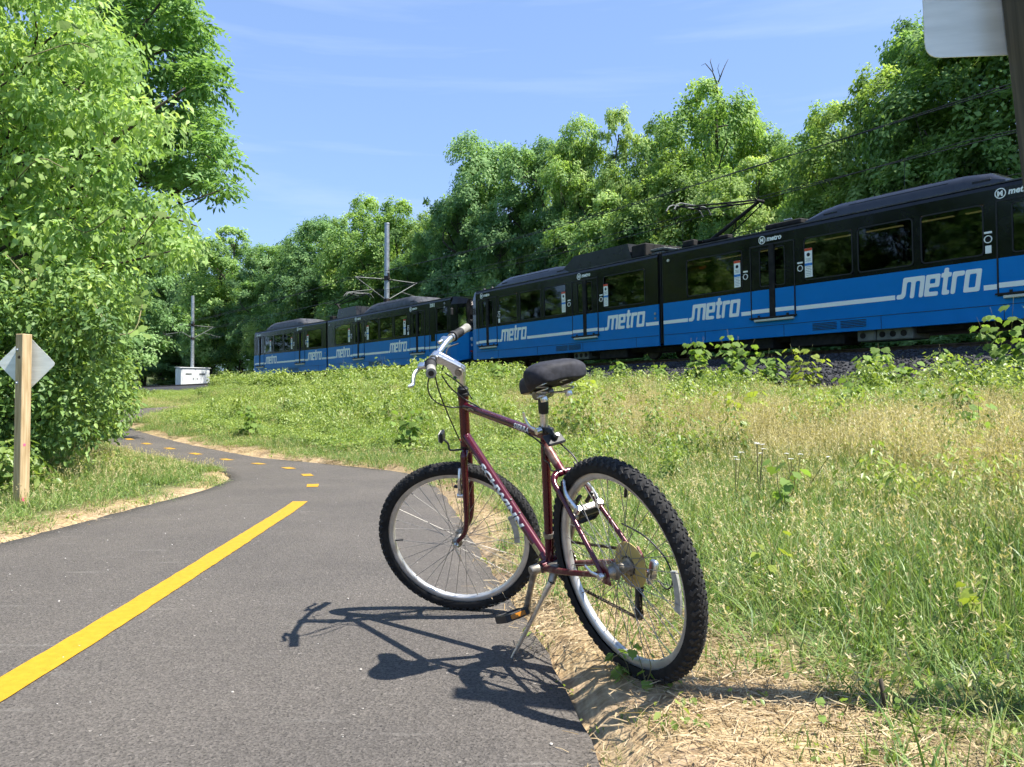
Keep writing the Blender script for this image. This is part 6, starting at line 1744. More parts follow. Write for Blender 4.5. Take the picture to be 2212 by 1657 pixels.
def walnut():
    poly = [(215, -120), (430, -110), (440, 10), (462, 45), (462, 115), (500, 150), (502, 205), (470, 215), (505, 235), (515, 330), (530, 380), (520, 420), (490, 440), (470, 400), (400, 395), (385, 420), (330, 430), (280, 400), (235, 420), (220, 300), (250, 230), (250, 60)]
    r = empty('walnut_tree', (-9.2, 15.5, ground_z(-9.2, 15.5) - .1)); o = np.array(r.location)
    C = poly_clumps(poly, 13.6, 16.8, 215, 23, 26); Rr = rng.uniform(.26, .50, len(C)); ct = rng.uniform(.25, .8, len(C))
    V, F, t = pinnate_foliage(C, Rr, 6, 6, .40, .15, .42, ct, droop=.5)
    V2, F2, t2 = clump_foliage(C, Rr * .95, 62, .135, .42, droop=.6, up=.6, flat=.62, ctint=ct, tint_spread=.12)
    F = np.concatenate([F, F2 + len(V)]); V = np.concatenate([V, V2]); t = np.concatenate([t, t2])
    c = link('crown', np_mesh('crown', V - o, F, M['leaf_walnut'], tint=t), r); c['kind'] = 'stuff'
    mb = MB(); tr = catmull([(0, 0, -.2), (.2, 0, 3), (.5, 0, 6), (1.2, -.2, 9.2)], 4)
    mb.tube(tr, [.24 * (1.1 - .85 * i / (len(tr) - 1)) for i in range(len(tr))], 10)
    for i in rng.choice(len(C), 46, replace=False):
        e = Vector(C[i] - o); t_ = min(range(len(tr)), key=lambda q: abs(tr[q].z - min(8.5, max(2.5, e.z * .85)))); limb_mb(mb, tr[t_], e, .05, .010, .12)
    for P_ in ([(300, 380), (330, 395), (375, 410), (410, 395), (440, 400), (470, 430)], [(280, 300), (340, 260), (400, 190), (430, 110)], [(375, 410), (385, 430), (400, 470)]):
        p3 = [Vector(at_depth(x, y, 15.0)) - Vector(o) for x, y in P_]; mb.tube(catmull(p3, 3), [.075 - .065 * i / (3 * (len(p3) - 1)) for i in range(3 * (len(p3) - 1) + 1)], 7)
    mb.build('trunk', M['bark'], r, smooth=True)
    tag(r, 'dark green walnut tree with feathery leaves against the sky, behind the boxelder', 'tree')
walnut()

def bush(name, poly, y0, y1, k, n_per, ln, seed, foot, m, label, aspect=.52, group=None, inset=58):
    r = empty(name, (foot[0], foot[1], ground_z(*foot) - .05)); o = np.array(r.location)
    C = poly_clumps(poly, y0, y1, k, seed, inset)
    gz = terrain(C[:, :2]); C = C[C[:, 2] > gz + .05]
    Rr = rng.uniform(.16, .34, len(C)); ct = rng.uniform(.2, .8, len(C))
    V, F, t = clump_foliage(C, Rr, n_per, ln, aspect, droop=.45, up=.6, fold=.08, curl=.12, flat=.8, ctint=ct, tint_spread=.16)
    c = link('foliage', np_mesh('foliage', V - o, F, M[m], tint=t), r); c['kind'] = 'stuff'
    mb = MB()
    for i in rng.choice(len(C), min(40, len(C)), replace=False):
        e = Vector(C[i] - o); s = Vector((rng.normal() * .25, rng.normal() * .25, -.05)); limb_mb(mb, s, e, .020, .004, .12)
    mb.build('stems', M['bark'], r, smooth=True)
    tag(r, label, 'shrub', group)
bush('honeysuckle_bush', [(-260, 600), (60, 590), (200, 560), (320, 610), (330, 680), (290, 740), (285, 830), (270, 870), (240, 890), (232, 950), (190, 985), (100, 1010), (-260, 1040)], 6.9, 9.3, 420, 92, .062, 31, (-6.2, 8.4), 'leaf_bush', 'dense dark honeysuckle bush behind the diamond sign post')
bush('honeysuckle_bush', [(170, 740), (250, 760), (300, 800), (290, 860), (262, 900), (245, 935), (190, 930)], 9.3, 11.5, 120, 90, .062, 32, (-6.6, 10.6), 'leaf_bush', 'bushy edge hanging over the far bend of the path', inset=12)
bush('leafy_shrub', [(-200, 480), (120, 500), (260, 560), (310, 640), (320, 740), (280, 830), (-200, 860)], 10.5, 14.5, 260, 80, .085, 33, (-8.5, 12.5), 'leaf_mid', 'mid green shrub behind the honeysuckle, left of the bend')
bush('leafy_shrub', [(-60, 985), (60, 985), (90, 1060), (60, 1090), (-80, 1100)], 6.3, 6.9, 40, 60, .075, 34, (-4.6, 6.6), 'leaf_weed', 'small bright shrub at the foot of the diamond sign post')

# grapevine leaves hanging in front of the boxelder
def lobed_leaf(size, seed):
    r_ = np.random.default_rng(seed); pts = []
    shape = [(0, 0), (.22, -.10), (.46, .02), (.50, .30), (.40, .42), (.42, .62), (.18, .72), (0, 1.0)]
    half = [(x * (1 + r_.normal() * .05), y) for x, y in shape]
    outl = half + [(-x, y) for x, y in half[-2:0:-1]]
    V = [(0, .40, 0)] + [(x, y, -.16 * x * x * 4 * .5 - .10 * y * y + .10 * abs(x)) for x, y in outl]
    n = len(outl); F = [(0, 1 + i, 1 + (i + 1) % n) for i in range(n)]
    me = bpy.data.meshes.new('leaf'); me.from_pydata([(a * size, b * size, c * size) for a, b, c in V], [], F); me.update()
    return me
LEAF_V = [lobed_leaf(1.0, s) for s in range(4)]
def leaf_part_mat(name, col, trans=.42):
    col = (col[0], col[1], col[2] * 1.5)
    m = leaf_mat(name, [tuple(c * .7 for c in col), col, tuple(min(1, c * 1.35) for c in col)], trans, rough=.6, spec=.15)
    at_ = [n for n in m.node_tree.nodes if n.type == 'ATTRIBUTE'][0]; m.node_tree.nodes.remove(at_)
    for n in m.node_tree.nodes:
        if n.type == 'MATH' and n.operation == 'ADD': n.inputs[0].default_value = .5
        if n.type == 'MATH' and n.operation == 'MULTIPLY_ADD': n.inputs[1].default_value = .9; n.inputs[2].default_value = -.45
    return m
M['vine_leaf'] = leaf_part_mat('grapevine_leaf', (.20, .29, .055))
M['sap_leaf'] = leaf_part_mat('sapling_leaf', (.17, .26, .04), .45)
M['sap_leaf_y'] = leaf_part_mat('sapling_leaf_yellow', (.27, .33, .04), .45)
for me in LEAF_V: me.materials.append(M['sap_leaf'])
def add_leaf(parent, P, D, Nn, size, m, k):
    o = link('leaf', LEAF_V[k % 4], parent)
    D = Vector(D).normalized(); Nn = Vector(Nn); S = D.cross(Nn).normalized(); Nn = S.cross(D)
    Mx = Matrix.Identity(4)
    for i in range(3): Mx[i][0], Mx[i][1], Mx[i][2], Mx[i][3] = S[i] * size, D[i] * size, Nn[i] * size, P[i]
    o.matrix_local = Mx
    o.material_slots[0].link = 'OBJECT'; o.material_slots[0].material = M[m]
    return o
def vine():
    global rng
    rng = np.random.default_rng(41); b = at_depth(210, 700, 7.6); r = empty('grape_vine', (b.x, b.y, b.z)); o = Vector(b)
    spots = []
    for (x0, y0, x1, y1, n) in ((150, 620, 320, 730, 16), (0, 40, 240, 130, 12), (20, 260, 200, 420, 12), (100, 420, 300, 560, 12), (260, 430, 400, 550, 12), (0, 520, 160, 640, 12)):
        for _ in range(n): spots.append((rng.uniform(x0, x1), rng.uniform(y0, y1), rng.uniform(7.05, 7.6)))
    stemb = MB(); prev = None
    for i, (x, y, d) in enumerate(spots):
        p = at_depth(x, y, d) - o
        D = Vector((rng.normal() * .5, rng.normal() * .3 - .55, -.8)); Nn = Vector((rng.normal() * .4 + .45, -.55, .9 + rng.normal() * .3))
        add_leaf(r, p, D, Nn, rng.uniform(.06, .105), 'vine_leaf', i)
    for a, b_ in ((0, 16), (16, 28), (28, 40), (40, 52), (52, 64), (64, 76)):
        q = sorted(spots[a:b_], key=lambda s: s[0]); MB().tube(catmull([at_depth(*s) - o for s in q[::4]], 3), .006, 5).build('stem', M['stem'], r, smooth=True)
    tag(r, 'wild grapevine with broad lobed leaves hanging over the boxelder', 'vine')
vine()

# ------------------------------------------------------------------ saplings and broad leaved weeds on the bank
def sapling(px, py, h, label, n=20, lsz=.11, m='sap_leaf', spread=.28, stems=3, seed=0):
    global rng
    rng = np.random.default_rng(seed + 500); g = ground_at(px, py); r = empty('sapling', g)
    mb = MB(); k = 0
    for s in range(stems):
        tip = Vector((rng.normal() * spread * .8, rng.normal() * spread * .8, h * rng.uniform(.7, 1.0)))
        pts = catmull([Vector((rng.normal() * .03, rng.normal() * .03, -.04)), tip * .5 + Vector((rng.normal() * .04, rng.normal() * .04, 0)), tip], 4)
        mb.tube(pts, [(.0012 + .007 * min(1, h / .9)) * (1 - .7 * i / (len(pts) - 1)) for i in range(len(pts))], 5)
        per = n // stems
        for i in range(per):
            t = .18 + .82 * (i + .5) / per; P = pts[min(len(pts) - 1, int(t * (len(pts) - 1)))]
            a = rng.uniform(0, 6.28); out = Vector((math.cos(a), math.sin(a), .25 - .2 * rng.random()))
            P2 = P + out * lsz * rng.uniform(.3, 1.0)
            add_leaf(r, P2, out * .6 + Vector((0, 0, -.55)), out * .75 + Vector((rng.normal() * .3, rng.normal() * .3 - .15, .75)), lsz * rng.uniform(.65, 1.25) * (1.05 - .35 * t), m, k); k += 1
    mb.build('stem', M['stem'], r, smooth=True)
    tag(r, label, 'sapling', 'broad leaved saplings on the bank')
SAP = [(1500, 800, 1.66, 'leafy sapling below the word metro at the tram joint, left of a pair', 110, 0.250, 'sap_leaf'),
       (1590, 805, 1.75, 'leafy sapling below the word metro at the tram joint, right of a pair', 110, 0.263, 'sap_leaf'),
       (1660, 808, 1.24, 'shorter sapling right of the pair below the tram joint', 87, 0.234, 'sap_leaf'),
       (1735, 812, 1.31, 'yellowish sapling below the first door of the nearer tram', 87, 0.190, 'sap_leaf_y'),
       (1895, 838, 1.31, 'broad leaved sapling in front of the ballast, right of centre', 110, 0.250, 'sap_leaf'),
       (1950, 842, 0.86, 'low broad leaved sapling right beside the one before the ballast', 75, 0.220, 'sap_leaf'),
       (1845, 905, 0.77, 'sapling on the slope below the one before the ballast', 58, 0.195, 'sap_leaf'),
       (2055, 815, 1.14, 'thin sapling before the ballast near the right picture edge', 50, 0.220, 'sap_leaf'),
       (2188, 822, 2.00, 'tallest sapling, at the right picture edge below the tram', 110, 0.237, 'sap_leaf'),
       (1575, 955, 0.77, 'yellow green sapling on the open slope right of the saddle', 43, 0.181, 'sap_leaf_y'),
       (1620, 935, 0.69, 'yellow green sapling just right of the other on the open slope', 33, 0.195, 'sap_leaf_y'),
       (1345, 838, 1.14, 'sapling at the top of the bank right of the saddle', 97, 0.190, 'sap_leaf'),
       (1420, 845, 0.96, 'low sapling between the saddle and the pair at the tram joint', 82, 0.190, 'sap_leaf'),
       (1075, 850, 1.19, 'bushy sapling between handlebar and saddle, tall one', 101, 0.195, 'sap_leaf'),
       (1130, 862, 0.84, 'bushy sapling between handlebar and saddle, low one', 65, 0.181, 'sap_leaf'),
       (1265, 880, 0.69, 'small sapling below and right of the saddle', 50, 0.167, 'sap_leaf_y'),
       (830, 838, 1.94, 'slim sapling in front of the door of the farther tram, left of the grips', 44, 0.224, 'sap_leaf'),
       (745, 842, 1.75, 'slim sapling in front of the middle of the farther tram', 40, 0.224, 'sap_leaf'),
       (765, 848, 1.24, 'low sapling right beside the slim one at the farther tram', 32, 0.199, 'sap_leaf'),
       (585, 842, 1.24, 'sapling below the tail of the farther tram', 40, 0.248, 'sap_leaf'),
       (540, 845, 1.05, 'sapling left of the tail of the farther tram', 35, 0.248, 'sap_leaf'),
       (880, 975, 0.77, 'leafy weed clump low on the bank left of the front reflector', 68, 0.124, 'sap_leaf'),
       (540, 945, 0.63, 'leafy weed clump low on the bank behind the dashes', 61, 0.124, 'sap_leaf'),
       (1690, 1120, 0.42, 'broad leaved weed in the tall grass right of the rear wheel', 20, 0.090, 'sap_leaf'),
       (2130, 1010, 0.69, 'broad leaved weed in the grass at the right picture edge', 40, 0.124, 'sap_leaf'),
       (1660, 1250, 0.22, 'small three leaved weed close behind the rear wheel', 9, 0.060, 'sap_leaf_y'),
       (1395, 1475, 0.14, 'small weed growing against the rear tyre', 14, 0.034, 'sap_leaf'),
       (1340, 1470, 0.10, 'tiny weed left of the rear tyre contact', 10, 0.040, 'sap_leaf'),
       (2000, 1560, 0.16, 'small weed on the straw in the right foreground', 10, 0.026, 'sap_leaf'),
       (1830, 1580, 0.13, 'small weed on the straw in the middle foreground', 9, 0.026, 'sap_leaf'),
       (2140, 1400, 0.22, 'weed at the right edge of the straw', 14, 0.060, 'sap_leaf_y')]
for i, (px, py, h, lb, n, ls, m) in enumerate(SAP): sapling(px, py, h, lb, n, ls, m, spread=h * .24, stems=5 if n > 40 else 3 if n > 12 else 2, seed=i)

# ------------------------------------------------------------------ ground cover by scattered tufts and patches
def blades(n, h0, h1, w, spread, lean, seed, bend=.5, seg=3, disc=True):
    """curved grass blades rooted over a disc (all at once with numpy)"""
    r_ = np.random.default_rng(seed)
    a = r_.uniform(0, 6.28, n); b = r_.uniform(0, 6.28, n); rr = spread * np.sqrt(r_.random(n))
    P = np.stack([np.cos(b) * rr, np.sin(b) * rr, np.full(n, -.012)], -1); h = r_.uniform(h0, h1, n) * r_.uniform(.75, 1.1, n); le = lean * r_.uniform(.25, 1.4, n)
    d = np.stack([np.cos(a), np.sin(a), 0 * a], -1); a2 = a + 1.571 + r_.normal(size=n) * .7; s = np.stack([np.cos(a2), np.sin(a2), 0 * a], -1); ww = w * r_.uniform(.55, 1.3, n)
    rows = []
    for k in range(seg + 1):
        t = k / seg; c = P + np.array([0, 0, 1.]) * (h * (t - bend * .7 * t ** 3 * np.minimum(le, .9)))[:, None] + d * (h * le * t ** (1 + bend))[:, None]
        wk = (ww * (1 - t ** 2 * .88) / 2)[:, None]; rows += [c - s * wk, c + s * wk]
    V = np.stack(rows, 1).reshape(-1, 3); base = (np.arange(n) * (2 * seg + 2))[:, None]
    F = np.concatenate([base + [2 * k, 2 * k + 1, 2 * k + 3, 2 * k + 2] for k in range(seg)], 1).reshape(-1, 4)
    return V, F, np.repeat(r_.random(n), seg)
def seed_heads(n, h0, h1, seed, fluff=9, head=.14, spread=.10):
    r_ = np.random.default_rng(seed); a = r_.uniform(0, 6.28, n); rr = spread * np.sqrt(r_.random(n)); h = r_.uniform(h0, h1, n)
    P = np.stack([np.cos(a) * rr, np.sin(a) * rr, 0 * a], -1); tip = P + np.stack([r_.normal(size=n) * .15 * h, r_.normal(size=n) * .15 * h, h], -1); s = np.stack([np.cos(a), np.sin(a), 0 * a], -1) * .0013
    V1 = np.stack([P - s, P + s, tip + s * .6, tip - s * .6], 1).reshape(-1, 3); t0 = r_.random(n) * .7
    fi = np.repeat(np.arange(n), fluff); m = len(fi); t = 1 - head * r_.random(m) / h[fi]
    c = P[fi] + (tip - P)[fi] * t[:, None]; d = r_.normal(size=(m, 3)); d[:, 2] = .8 + r_.random(m); d = unit(d); l = r_.uniform(.016, .042, m)[:, None]
    ss = unit(np.stack([d[:, 1], -d[:, 0], 0 * l[:, 0]], -1)) * .0036
    V2 = np.stack([c, c + d * l * .5 + ss, c + d * l, c + d * l * .5 - ss], 1).reshape(-1, 3)
    F = np.arange((n + m) * 4).reshape(-1, 4)
    return np.concatenate([V1, V2]), F, np.concatenate([t0, np.clip(t0[fi] + .3 * r_.random(m), 0, 1)])
def weed_leaves(n, h, ln_, seed, spread=.14, aspect=.45, plants=1, area=0.0):
    """leaves round upright stems; several plants spread over a disc"""
    global rng
    rng = np.random.default_rng(seed); pi_ = rng.integers(0, plants, n); pa = rng.uniform(0, 6.28, plants); pr_ = area * np.sqrt(rng.random(plants)); ph = rng.uniform(.55, 1.15, plants)
    t = rng.random(n); a = rng.uniform(0, 6.28, n); rr = spread * np.sqrt(rng.random(n)) * (.4 + .8 * t)
    P = np.stack([np.cos(pa[pi_]) * pr_[pi_] + np.cos(a) * rr, np.sin(pa[pi_]) * pr_[pi_] + np.sin(a) * rr, h * ph[pi_] * (t ** .8)], -1)
    out = np.stack([np.cos(a), np.sin(a), rng.normal(size=n) * .35], -1)
    nv = unit(np.array([.1, -.1, .62]) + out * .75 + rng.normal(size=(n, 3)) * .42); out = out * .7 + np.array([0, 0, -.45]); L_ = ln_ * rng.uniform(.5, 1.3, n)
    V, F = leaves(P, unit(out), nv, L_, L_ * aspect, .08, .18)
    return V, F, np.repeat(np.clip(.2 + .5 * t + (rng.random(plants)[pi_] - .5) * .3 + rng.normal(size=n) * .13, 0, 1), 2)
def straws(n, spread, seed):
    r_ = np.random.default_rng(seed); a = r_.uniform(0, 6.28, n); P = np.stack([r_.normal(size=n) * spread, r_.normal(size=n) * spread, r_.uniform(.001, .020, n)], -1)
    l = (r_.uniform(.03, .13, n) * r_.uniform(.5, 1.1, n))[:, None]; d = np.stack([np.cos(a), np.sin(a), r_.normal(size=n) * .10], -1); s = np.stack([-np.sin(a), np.cos(a), r_.normal(size=n) * .4], -1) * r_.uniform(.0007, .0017, n)[:, None]
    m = P + d * l * .5 + np.stack([0 * a, 0 * a, r_.uniform(-.002, .008, n)], -1); e = P + d * l
    V = np.stack([P - s, P + s, m + s, m - s, e + s, e - s], 1).reshape(-1, 3); b = (np.arange(n) * 6)[:, None]
    F = np.concatenate([b + [0, 1, 2, 3], b + [3, 2, 4, 5]], 1).reshape(-1, 4)
    return V, F, np.repeat(r_.random(n), 2)
def template(name, parts):
    """unlinked source mesh for scattering; parts: (V, F, T, material)"""
    V = np.concatenate([p[0] for p in parts]); off = 0; F = []; T = []; mi = []
    for j, p in enumerate(parts): F.append(p[1] + off); off += len(p[0]); T.append(p[2]); mi += [j] * len(p[1])
    me = np_mesh(name, V, np.concatenate(F), None, tint=np.concatenate(T))
    for p in parts: me.materials.append(p[3])
    me.polygons.foreach_set('material_index', mi); me.update()
    return bpy.data.objects.new(name, me)
def pr(x, m): return (*x, M[m])
PS = .42      # radius of a patch
TPL = {
 'short': [template('short_tuft', [pr(blades(30, .03, .10, .0040, .08, .6, s), 'grass_fresh'), pr(blades(10, .03, .09, .0035, .08, .6, s + 9), 'grass_dry')]) for s in (1, 2, 3)],
 'green': [template('green_patch', [pr(blades(430, .10, .30, .0062, PS, .6, s + 20), 'grass_fresh'), pr(blades(130, .10, .32, .004, PS, .5, s + 29), 'grass'), pr(seed_heads(26, .2, .40, s, 8, .12, PS), 'grass_dry'), pr(weed_leaves(60, .14, .035, s + 5, .06, .55, 8, PS), 'leaf_weed')]) for s in (1, 2, 3, 4)],
 'tall': [template('tall_patch', [pr(blades(380, .18, .52, .0068, PS, .55, s + 40), 'grass'), pr(blades(90, .18, .42, .007, PS, .6, s + 45), 'grass_fresh'), pr(seed_heads(46, .35, .66, s + 3, 9, .18, PS), 'grass_dry'), pr(weed_leaves(120, .36, .05, s + 6, .09, .4, 6, PS), 'leaf_weed')]) for s in (1, 2, 3, 4)],
 'seed': [template('seed_patch', [pr(seed_heads(150, .26, .56, s + 60, 12, .22, PS), 'grass_dry'), pr(blades(190, .12, .36, .0045, PS, .5, s + 70), 'grass'), pr(blades(70, .10, .30, .005, PS, .5, s + 75), 'grass_fresh')]) for s in (1, 2, 3)],
 'weed': [template('weed_patch', [pr(weed_leaves(420, .42, .062, s + 80, .10, .45, 13, PS), 'leaf_weed'), pr(blades(150, .15, .42, .006, PS, .55, s + 83), 'grass_fresh')]) for s in (1, 2, 3)] + [template('weed_patch', [pr(weed_leaves(560, .46, .052, s + 85, .11, .28, 12, PS), 'leaf_weed'), pr(blades(120, .15, .45, .006, PS, .55, s + 88), 'grass')]) for s in (4, 5)],
 'low': [template('low_weed', [pr(weed_leaves(14, .05, .026, s + 90, .06, .7), 'leaf_weed')]) for s in (1, 2, 3)],
 'straw': [template('straw_litter', [pr(straws(110, .11, s + 100), 'straw')]) for s in (1, 2, 3, 4)],
 'arch': [template('arching_tuft', [pr(blades(60, .35, .75, .010, .10, .95, s + 120, bend=1.0, seg=4), 'grass_fresh')]) for s in (1, 2)],
 'blade': [template('broad_blade', [pr(blades(5, .12, .26, .010, .03, .5, s + 140, seg=4), 'grass_fresh')]) for s in (1, 2, 3)],
 'brushy': [template('brushy_weed', [pr(weed_leaves(300, .85, .088, s + 180, .16, .66, 5, .26), 'leaf_weed'), pr(blades(40, .3, .9, .007, .28, .3, s + 185), 'grass')]) for s in (1, 2, 3, 4)],
 'rust': [template('rusty_grass', [pr(blades(26, .35, .75, .004, .16, .3, s + 160), 'grass_rust')]) for s in (1, 2)],
}
def scatter(name, q, z, kinds, sc, label, cat, tilt=.12, tpl=None, nrm=None, wide=None):
    n = len(q); me = bpy.data.meshes.new(name)
    me.vertices.add(n); me.vertices.foreach_set('co', np.column_stack([q, z]).astype(np.float32).ravel())
    r_ = np.random.default_rng(n)
    rot = np.column_stack([r_.normal(size=n) * tilt, r_.normal(size=n) * tilt, r_.uniform(0, 6.28, n)])
    if nrm is not None:      # lay the patch on the slope: z-rotation first, then tilt by the gradient
        g = nrm; c, s_ = np.cos(rot[:, 2]), np.sin(rot[:, 2])
        # gradient in the patch's own turned axes
        gx = g[:, 0] * c + g[:, 1] * s_; gy = -g[:, 0] * s_ + g[:, 1] * c
        rot[:, 0] = np.arctan(gy); rot[:, 1] = -np.arctan(gx)
    rot = rot.astype(np.float32)
    a = me.attributes.new('rot', 'FLOAT_VECTOR', 'POINT'); a.data.foreach_set('vector', rot.ravel())
    a = me.attributes.new('sc', 'FLOAT_VECTOR', 'POINT'); sc = np.asarray(sc, float); sw = sc if wide is None else np.maximum(sc, wide)
    a.data.foreach_set('vector', np.column_stack([sw, sw, sc]).astype(np.float32).ravel())
    tl = tpl or TPL[kinds]
    a = me.attributes.new('pick', 'INT', 'POINT'); a.data.foreach_set('value', r_.integers(0, len(tl), n).astype(np.int32))
    o = link(name, me)
    ng = bpy.data.node_groups.new('scatter_' + name, 'GeometryNodeTree')
    ng.interface.new_socket('Geometry', in_out='INPUT', socket_type='NodeSocketGeometry'); ng.interface.new_socket('Geometry', in_out='OUTPUT', socket_type='NodeSocketGeometry')
    gi, go = ng.nodes.new('NodeGroupInput'), ng.nodes.new('NodeGroupOutput'); iop = ng.nodes.new('GeometryNodeInstanceOnPoints')
    ng.links.new(gi.outputs[0], iop.inputs['Points'])
    def attr(nm, dt):
        x = ng.nodes.new('GeometryNodeInputNamedAttribute'); x.data_type = dt; x.inputs['Name'].default_value = nm; return x.outputs['Attribute']
    jn = ng.nodes.new('GeometryNodeJoinGeometry')
    for t in reversed(tl):
        oi = ng.nodes.new('GeometryNodeObjectInfo'); oi.inputs['Object'].default_value = t; oi.inputs['As Instance'].default_value = True; ng.links.new(oi.outputs['Geometry'], jn.inputs['Geometry'])
    ng.links.new(jn.outputs['Geometry'], iop.inputs['Instance']); iop.inputs['Pick Instance'].default_value = True; ng.links.new(attr('pick', 'INT'), iop.inputs['Instance Index'])
    ng.links.new(attr('rot', 'FLOAT_VECTOR'), iop.inputs['Rotation']); ng.links.new(attr('sc', 'FLOAT_VECTOR'), iop.inputs['Scale'])
    ng.links.new(iop.outputs['Instances'], go.inputs[0])
    md = o.modifiers.new('scatter', 'NODES'); md.node_group = ng
    tag(o, label, cat, kind='stuff'); return o

class Field:
    """ground points with everything the planting rules need"""
    def __init__(s, q):
        s.q = q; s.z, s.a, s.b, s.right, s.arc = terrain(q, True); s.g = greenness(s.a, s.b, s.right, q); n = len(q)
        s.u = np.random.default_rng(n).random(n); s.v = np.random.default_rng(n + 1).random(n); s.d = np.hypot(q[:, 0], q[:, 1])
        s.n1 = vnoise(q[:, 0], q[:, 1], 1.6, 31); s.n2 = vnoise(q[:, 0], q[:, 1], .7, 32); s.n3 = vnoise(q[:, 0], q[:, 1], 3.4, 33)
        s.ok = (s.a > .01) & (s.b > -.25) & (np.hypot(q[:, 0] - .387, q[:, 1] - 2.31) > .09)
        s.leafy = np.maximum(sstep(3.0, -1.5, q[:, 0] + .05 * (q[:, 1] - 10)) * .88, .42 * sstep(6.5, 9.5, s.a) + .10 * sstep(2, 4, s.a))
        s.hgt = sstep(.2, 4.2, s.a) * (1 - .55 * sstep(5.0, .4, s.b) * sstep(-2, 5, q[:, 0]))
    def put(s, name, mask, kinds, sc, label, cat, grad=False, **kw):
        k = np.where(mask)[0]; w = (sc if np.ndim(sc) == 0 else sc[k]) * np.random.default_rng(5).uniform(.75, 1.2, len(k))
        nr = None
        if grad:
            e = .25; q = s.q[k]; nr = np.stack([(terrain(q + [e, 0]) - terrain(q - [e, 0])) / (2 * e), (terrain(q + [0, e]) - terrain(q - [0, e])) / (2 * e)], -1)
        return scatter(name, s.q[k], s.z[k], kinds, w, label, cat, nrm=nr, wide=.85 if grad else None, **kw)
def wedge_grid(step, r0, r1, th=.68, seed=1):
    """jittered lattice over the ground the camera sees"""
    r_ = np.random.default_rng(seed); x = np.arange(-r1, r1, step); y = np.arange(0, r1, step); X, Y = np.meshgrid(x, y); q = np.stack([X.ravel(), Y.ravel()], -1)
    q = q + r_.uniform(-.5, .5, q.shape) * step; d = np.hypot(q[:, 0], q[:, 1]); an = np.arctan2(q[:, 0], q[:, 1])
    return q[(d > r0) & (d < r1) & (np.abs(an) < th + .5 / d)]
# edges of the path: small tufts and straw
f = Field(np.concatenate([wedge_grid(.085, 1.3, 6.5, seed=1), wedge_grid(.14, 6.5, 17, seed=2)]))
f.put('straw_litter', f.ok & (f.a > .10) & (f.g < .8) & (f.u < .36 - .25 * f.g), 'straw', .85, 'loose straw strewn on the soil along the path edges', 'straw', tilt=.05)
f.put('short_grass', f.ok & (f.a < 2.2) & (f.u > .5) & (f.v < .34 + .40 * sstep(.05, .5, f.g) * (1 - .7 * sstep(.8, 2.2, f.a))), 'short', .75 + .8 * f.hgt, 'short sparse grass along the path edges', 'grass')
f.put('low_weeds', f.ok & (f.a < 2.6) & (f.u > .86) & (f.v < .8), 'low', .8 + .6 * f.hgt, 'low clover and seedlings among the short grass', 'ground cover')
f.put('broad_blades', f.ok & f.right & (f.d < 5.5) & (f.a > .12) & (f.u > .45) & (f.u < .462), 'blade', .7 + .35 * f.hgt, 'single broad grass blades in the foreground', 'grass')
f.put('dry_tufts', f.ok & f.right & (f.d < 7) & (f.g < .75) & (f.u > .47) & (f.u < .495), 'short', 1.5, 'stubby dry tufts standing in the straw', 'grass')
# bank: patches
f = Field(wedge_grid(.40, 1.6, 62, seed=4))
bank = f.right & f.ok & (f.a > .25) & (f.g > .30) & (f.b > -.1)
tan = sstep(.34, .58, f.n3 * .5 + f.n1 * .5) * sstep(-1.0, 1.5, f.q[:, 0]) * sstep(2.4, 3.8, f.a) * (1 - .65 * sstep(7.0, 9.5, f.a))
tan = np.maximum(tan, .72 * sstep(2.6, 3.6, f.a + .8 * (f.n1 - .5)) * sstep(7.0, 5.4, f.a + 1.2 * (f.n3 - .5)) * sstep(-.5, 1.6, f.q[:, 0]))
low = f.a < 2.4
is_weed = (f.v < f.leafy * sstep(.3, 1.2, f.a)) & ~(low & (f.q[:, 1] < 7.5))
is_seed = ~is_weed & (f.u < tan)
is_green = ~is_weed & ~is_seed & (low | (f.n2 > .62))
is_tall = ~is_weed & ~is_seed & ~is_green
hs = .38 + .60 * f.hgt
f.put('green_grass', bank & is_green, 'green', hs * (.75 + .5 * f.n2), 'fresh green grass on the lower bank', 'grass', grad=True)
f.put('tall_grass', bank & is_tall, 'tall', np.minimum(.95, (.30 + .52 * f.hgt) * (.6 + .7 * f.n1)), 'tall mixed grass over the upper bank', 'grass', grad=True)
f.put('seed_grass', bank & is_seed, 'seed', np.minimum(.95, (.42 + .40 * f.hgt) * (.65 + .6 * f.n2)), 'pale feathery grass heads in a band across the bank', 'grass', grad=True)
f.put('weeds', bank & is_weed, 'weed', np.minimum(1.1, (.32 + .75 * f.hgt) * (.55 + .85 * f.n2)), 'dense leafy weeds on the left part of the bank', 'weeds', grad=True)
f.put('arching_grass', bank & (f.a > 2.4) & (f.n1 > .5) & (f.u > .90) & (f.u < .955), 'arch', .75, 'arching clumps of broad green grass on the bank', 'grass')
f.put('bank_top_brush', f.right & f.ok & (f.b > .15) & (f.b < 3.2) & (f.n1 * .5 + f.n2 * .5 > .42 + .16 * sstep(5, 9, f.q[:, 0])) & (f.u < .42), 'brushy', (.50 + .50 * f.n1) * (1 + .45 * sstep(2, -3, f.q[:, 0])), 'light green leafy brush along the top of the bank', 'brush')
f.put('bank_clumps', bank & (f.a > 1.6) & (f.n1 > .52 - .12 * f.leafy) & (f.v > .30) & (f.v < .30 + .22 * (.35 + f.leafy)), 'brushy', np.minimum(.85, (.38 + .34 * f.hgt) * (.7 + .6 * f.n2)), 'taller leafy clumps scattered over the bank', 'weeds')
f.put('rusty_grass', f.right & f.ok & (f.b < 2.2) & (f.u > .35) & (f.n2 > .4), 'rust', .70, 'dry reddish grass stalks along the top of the bank', 'grass')
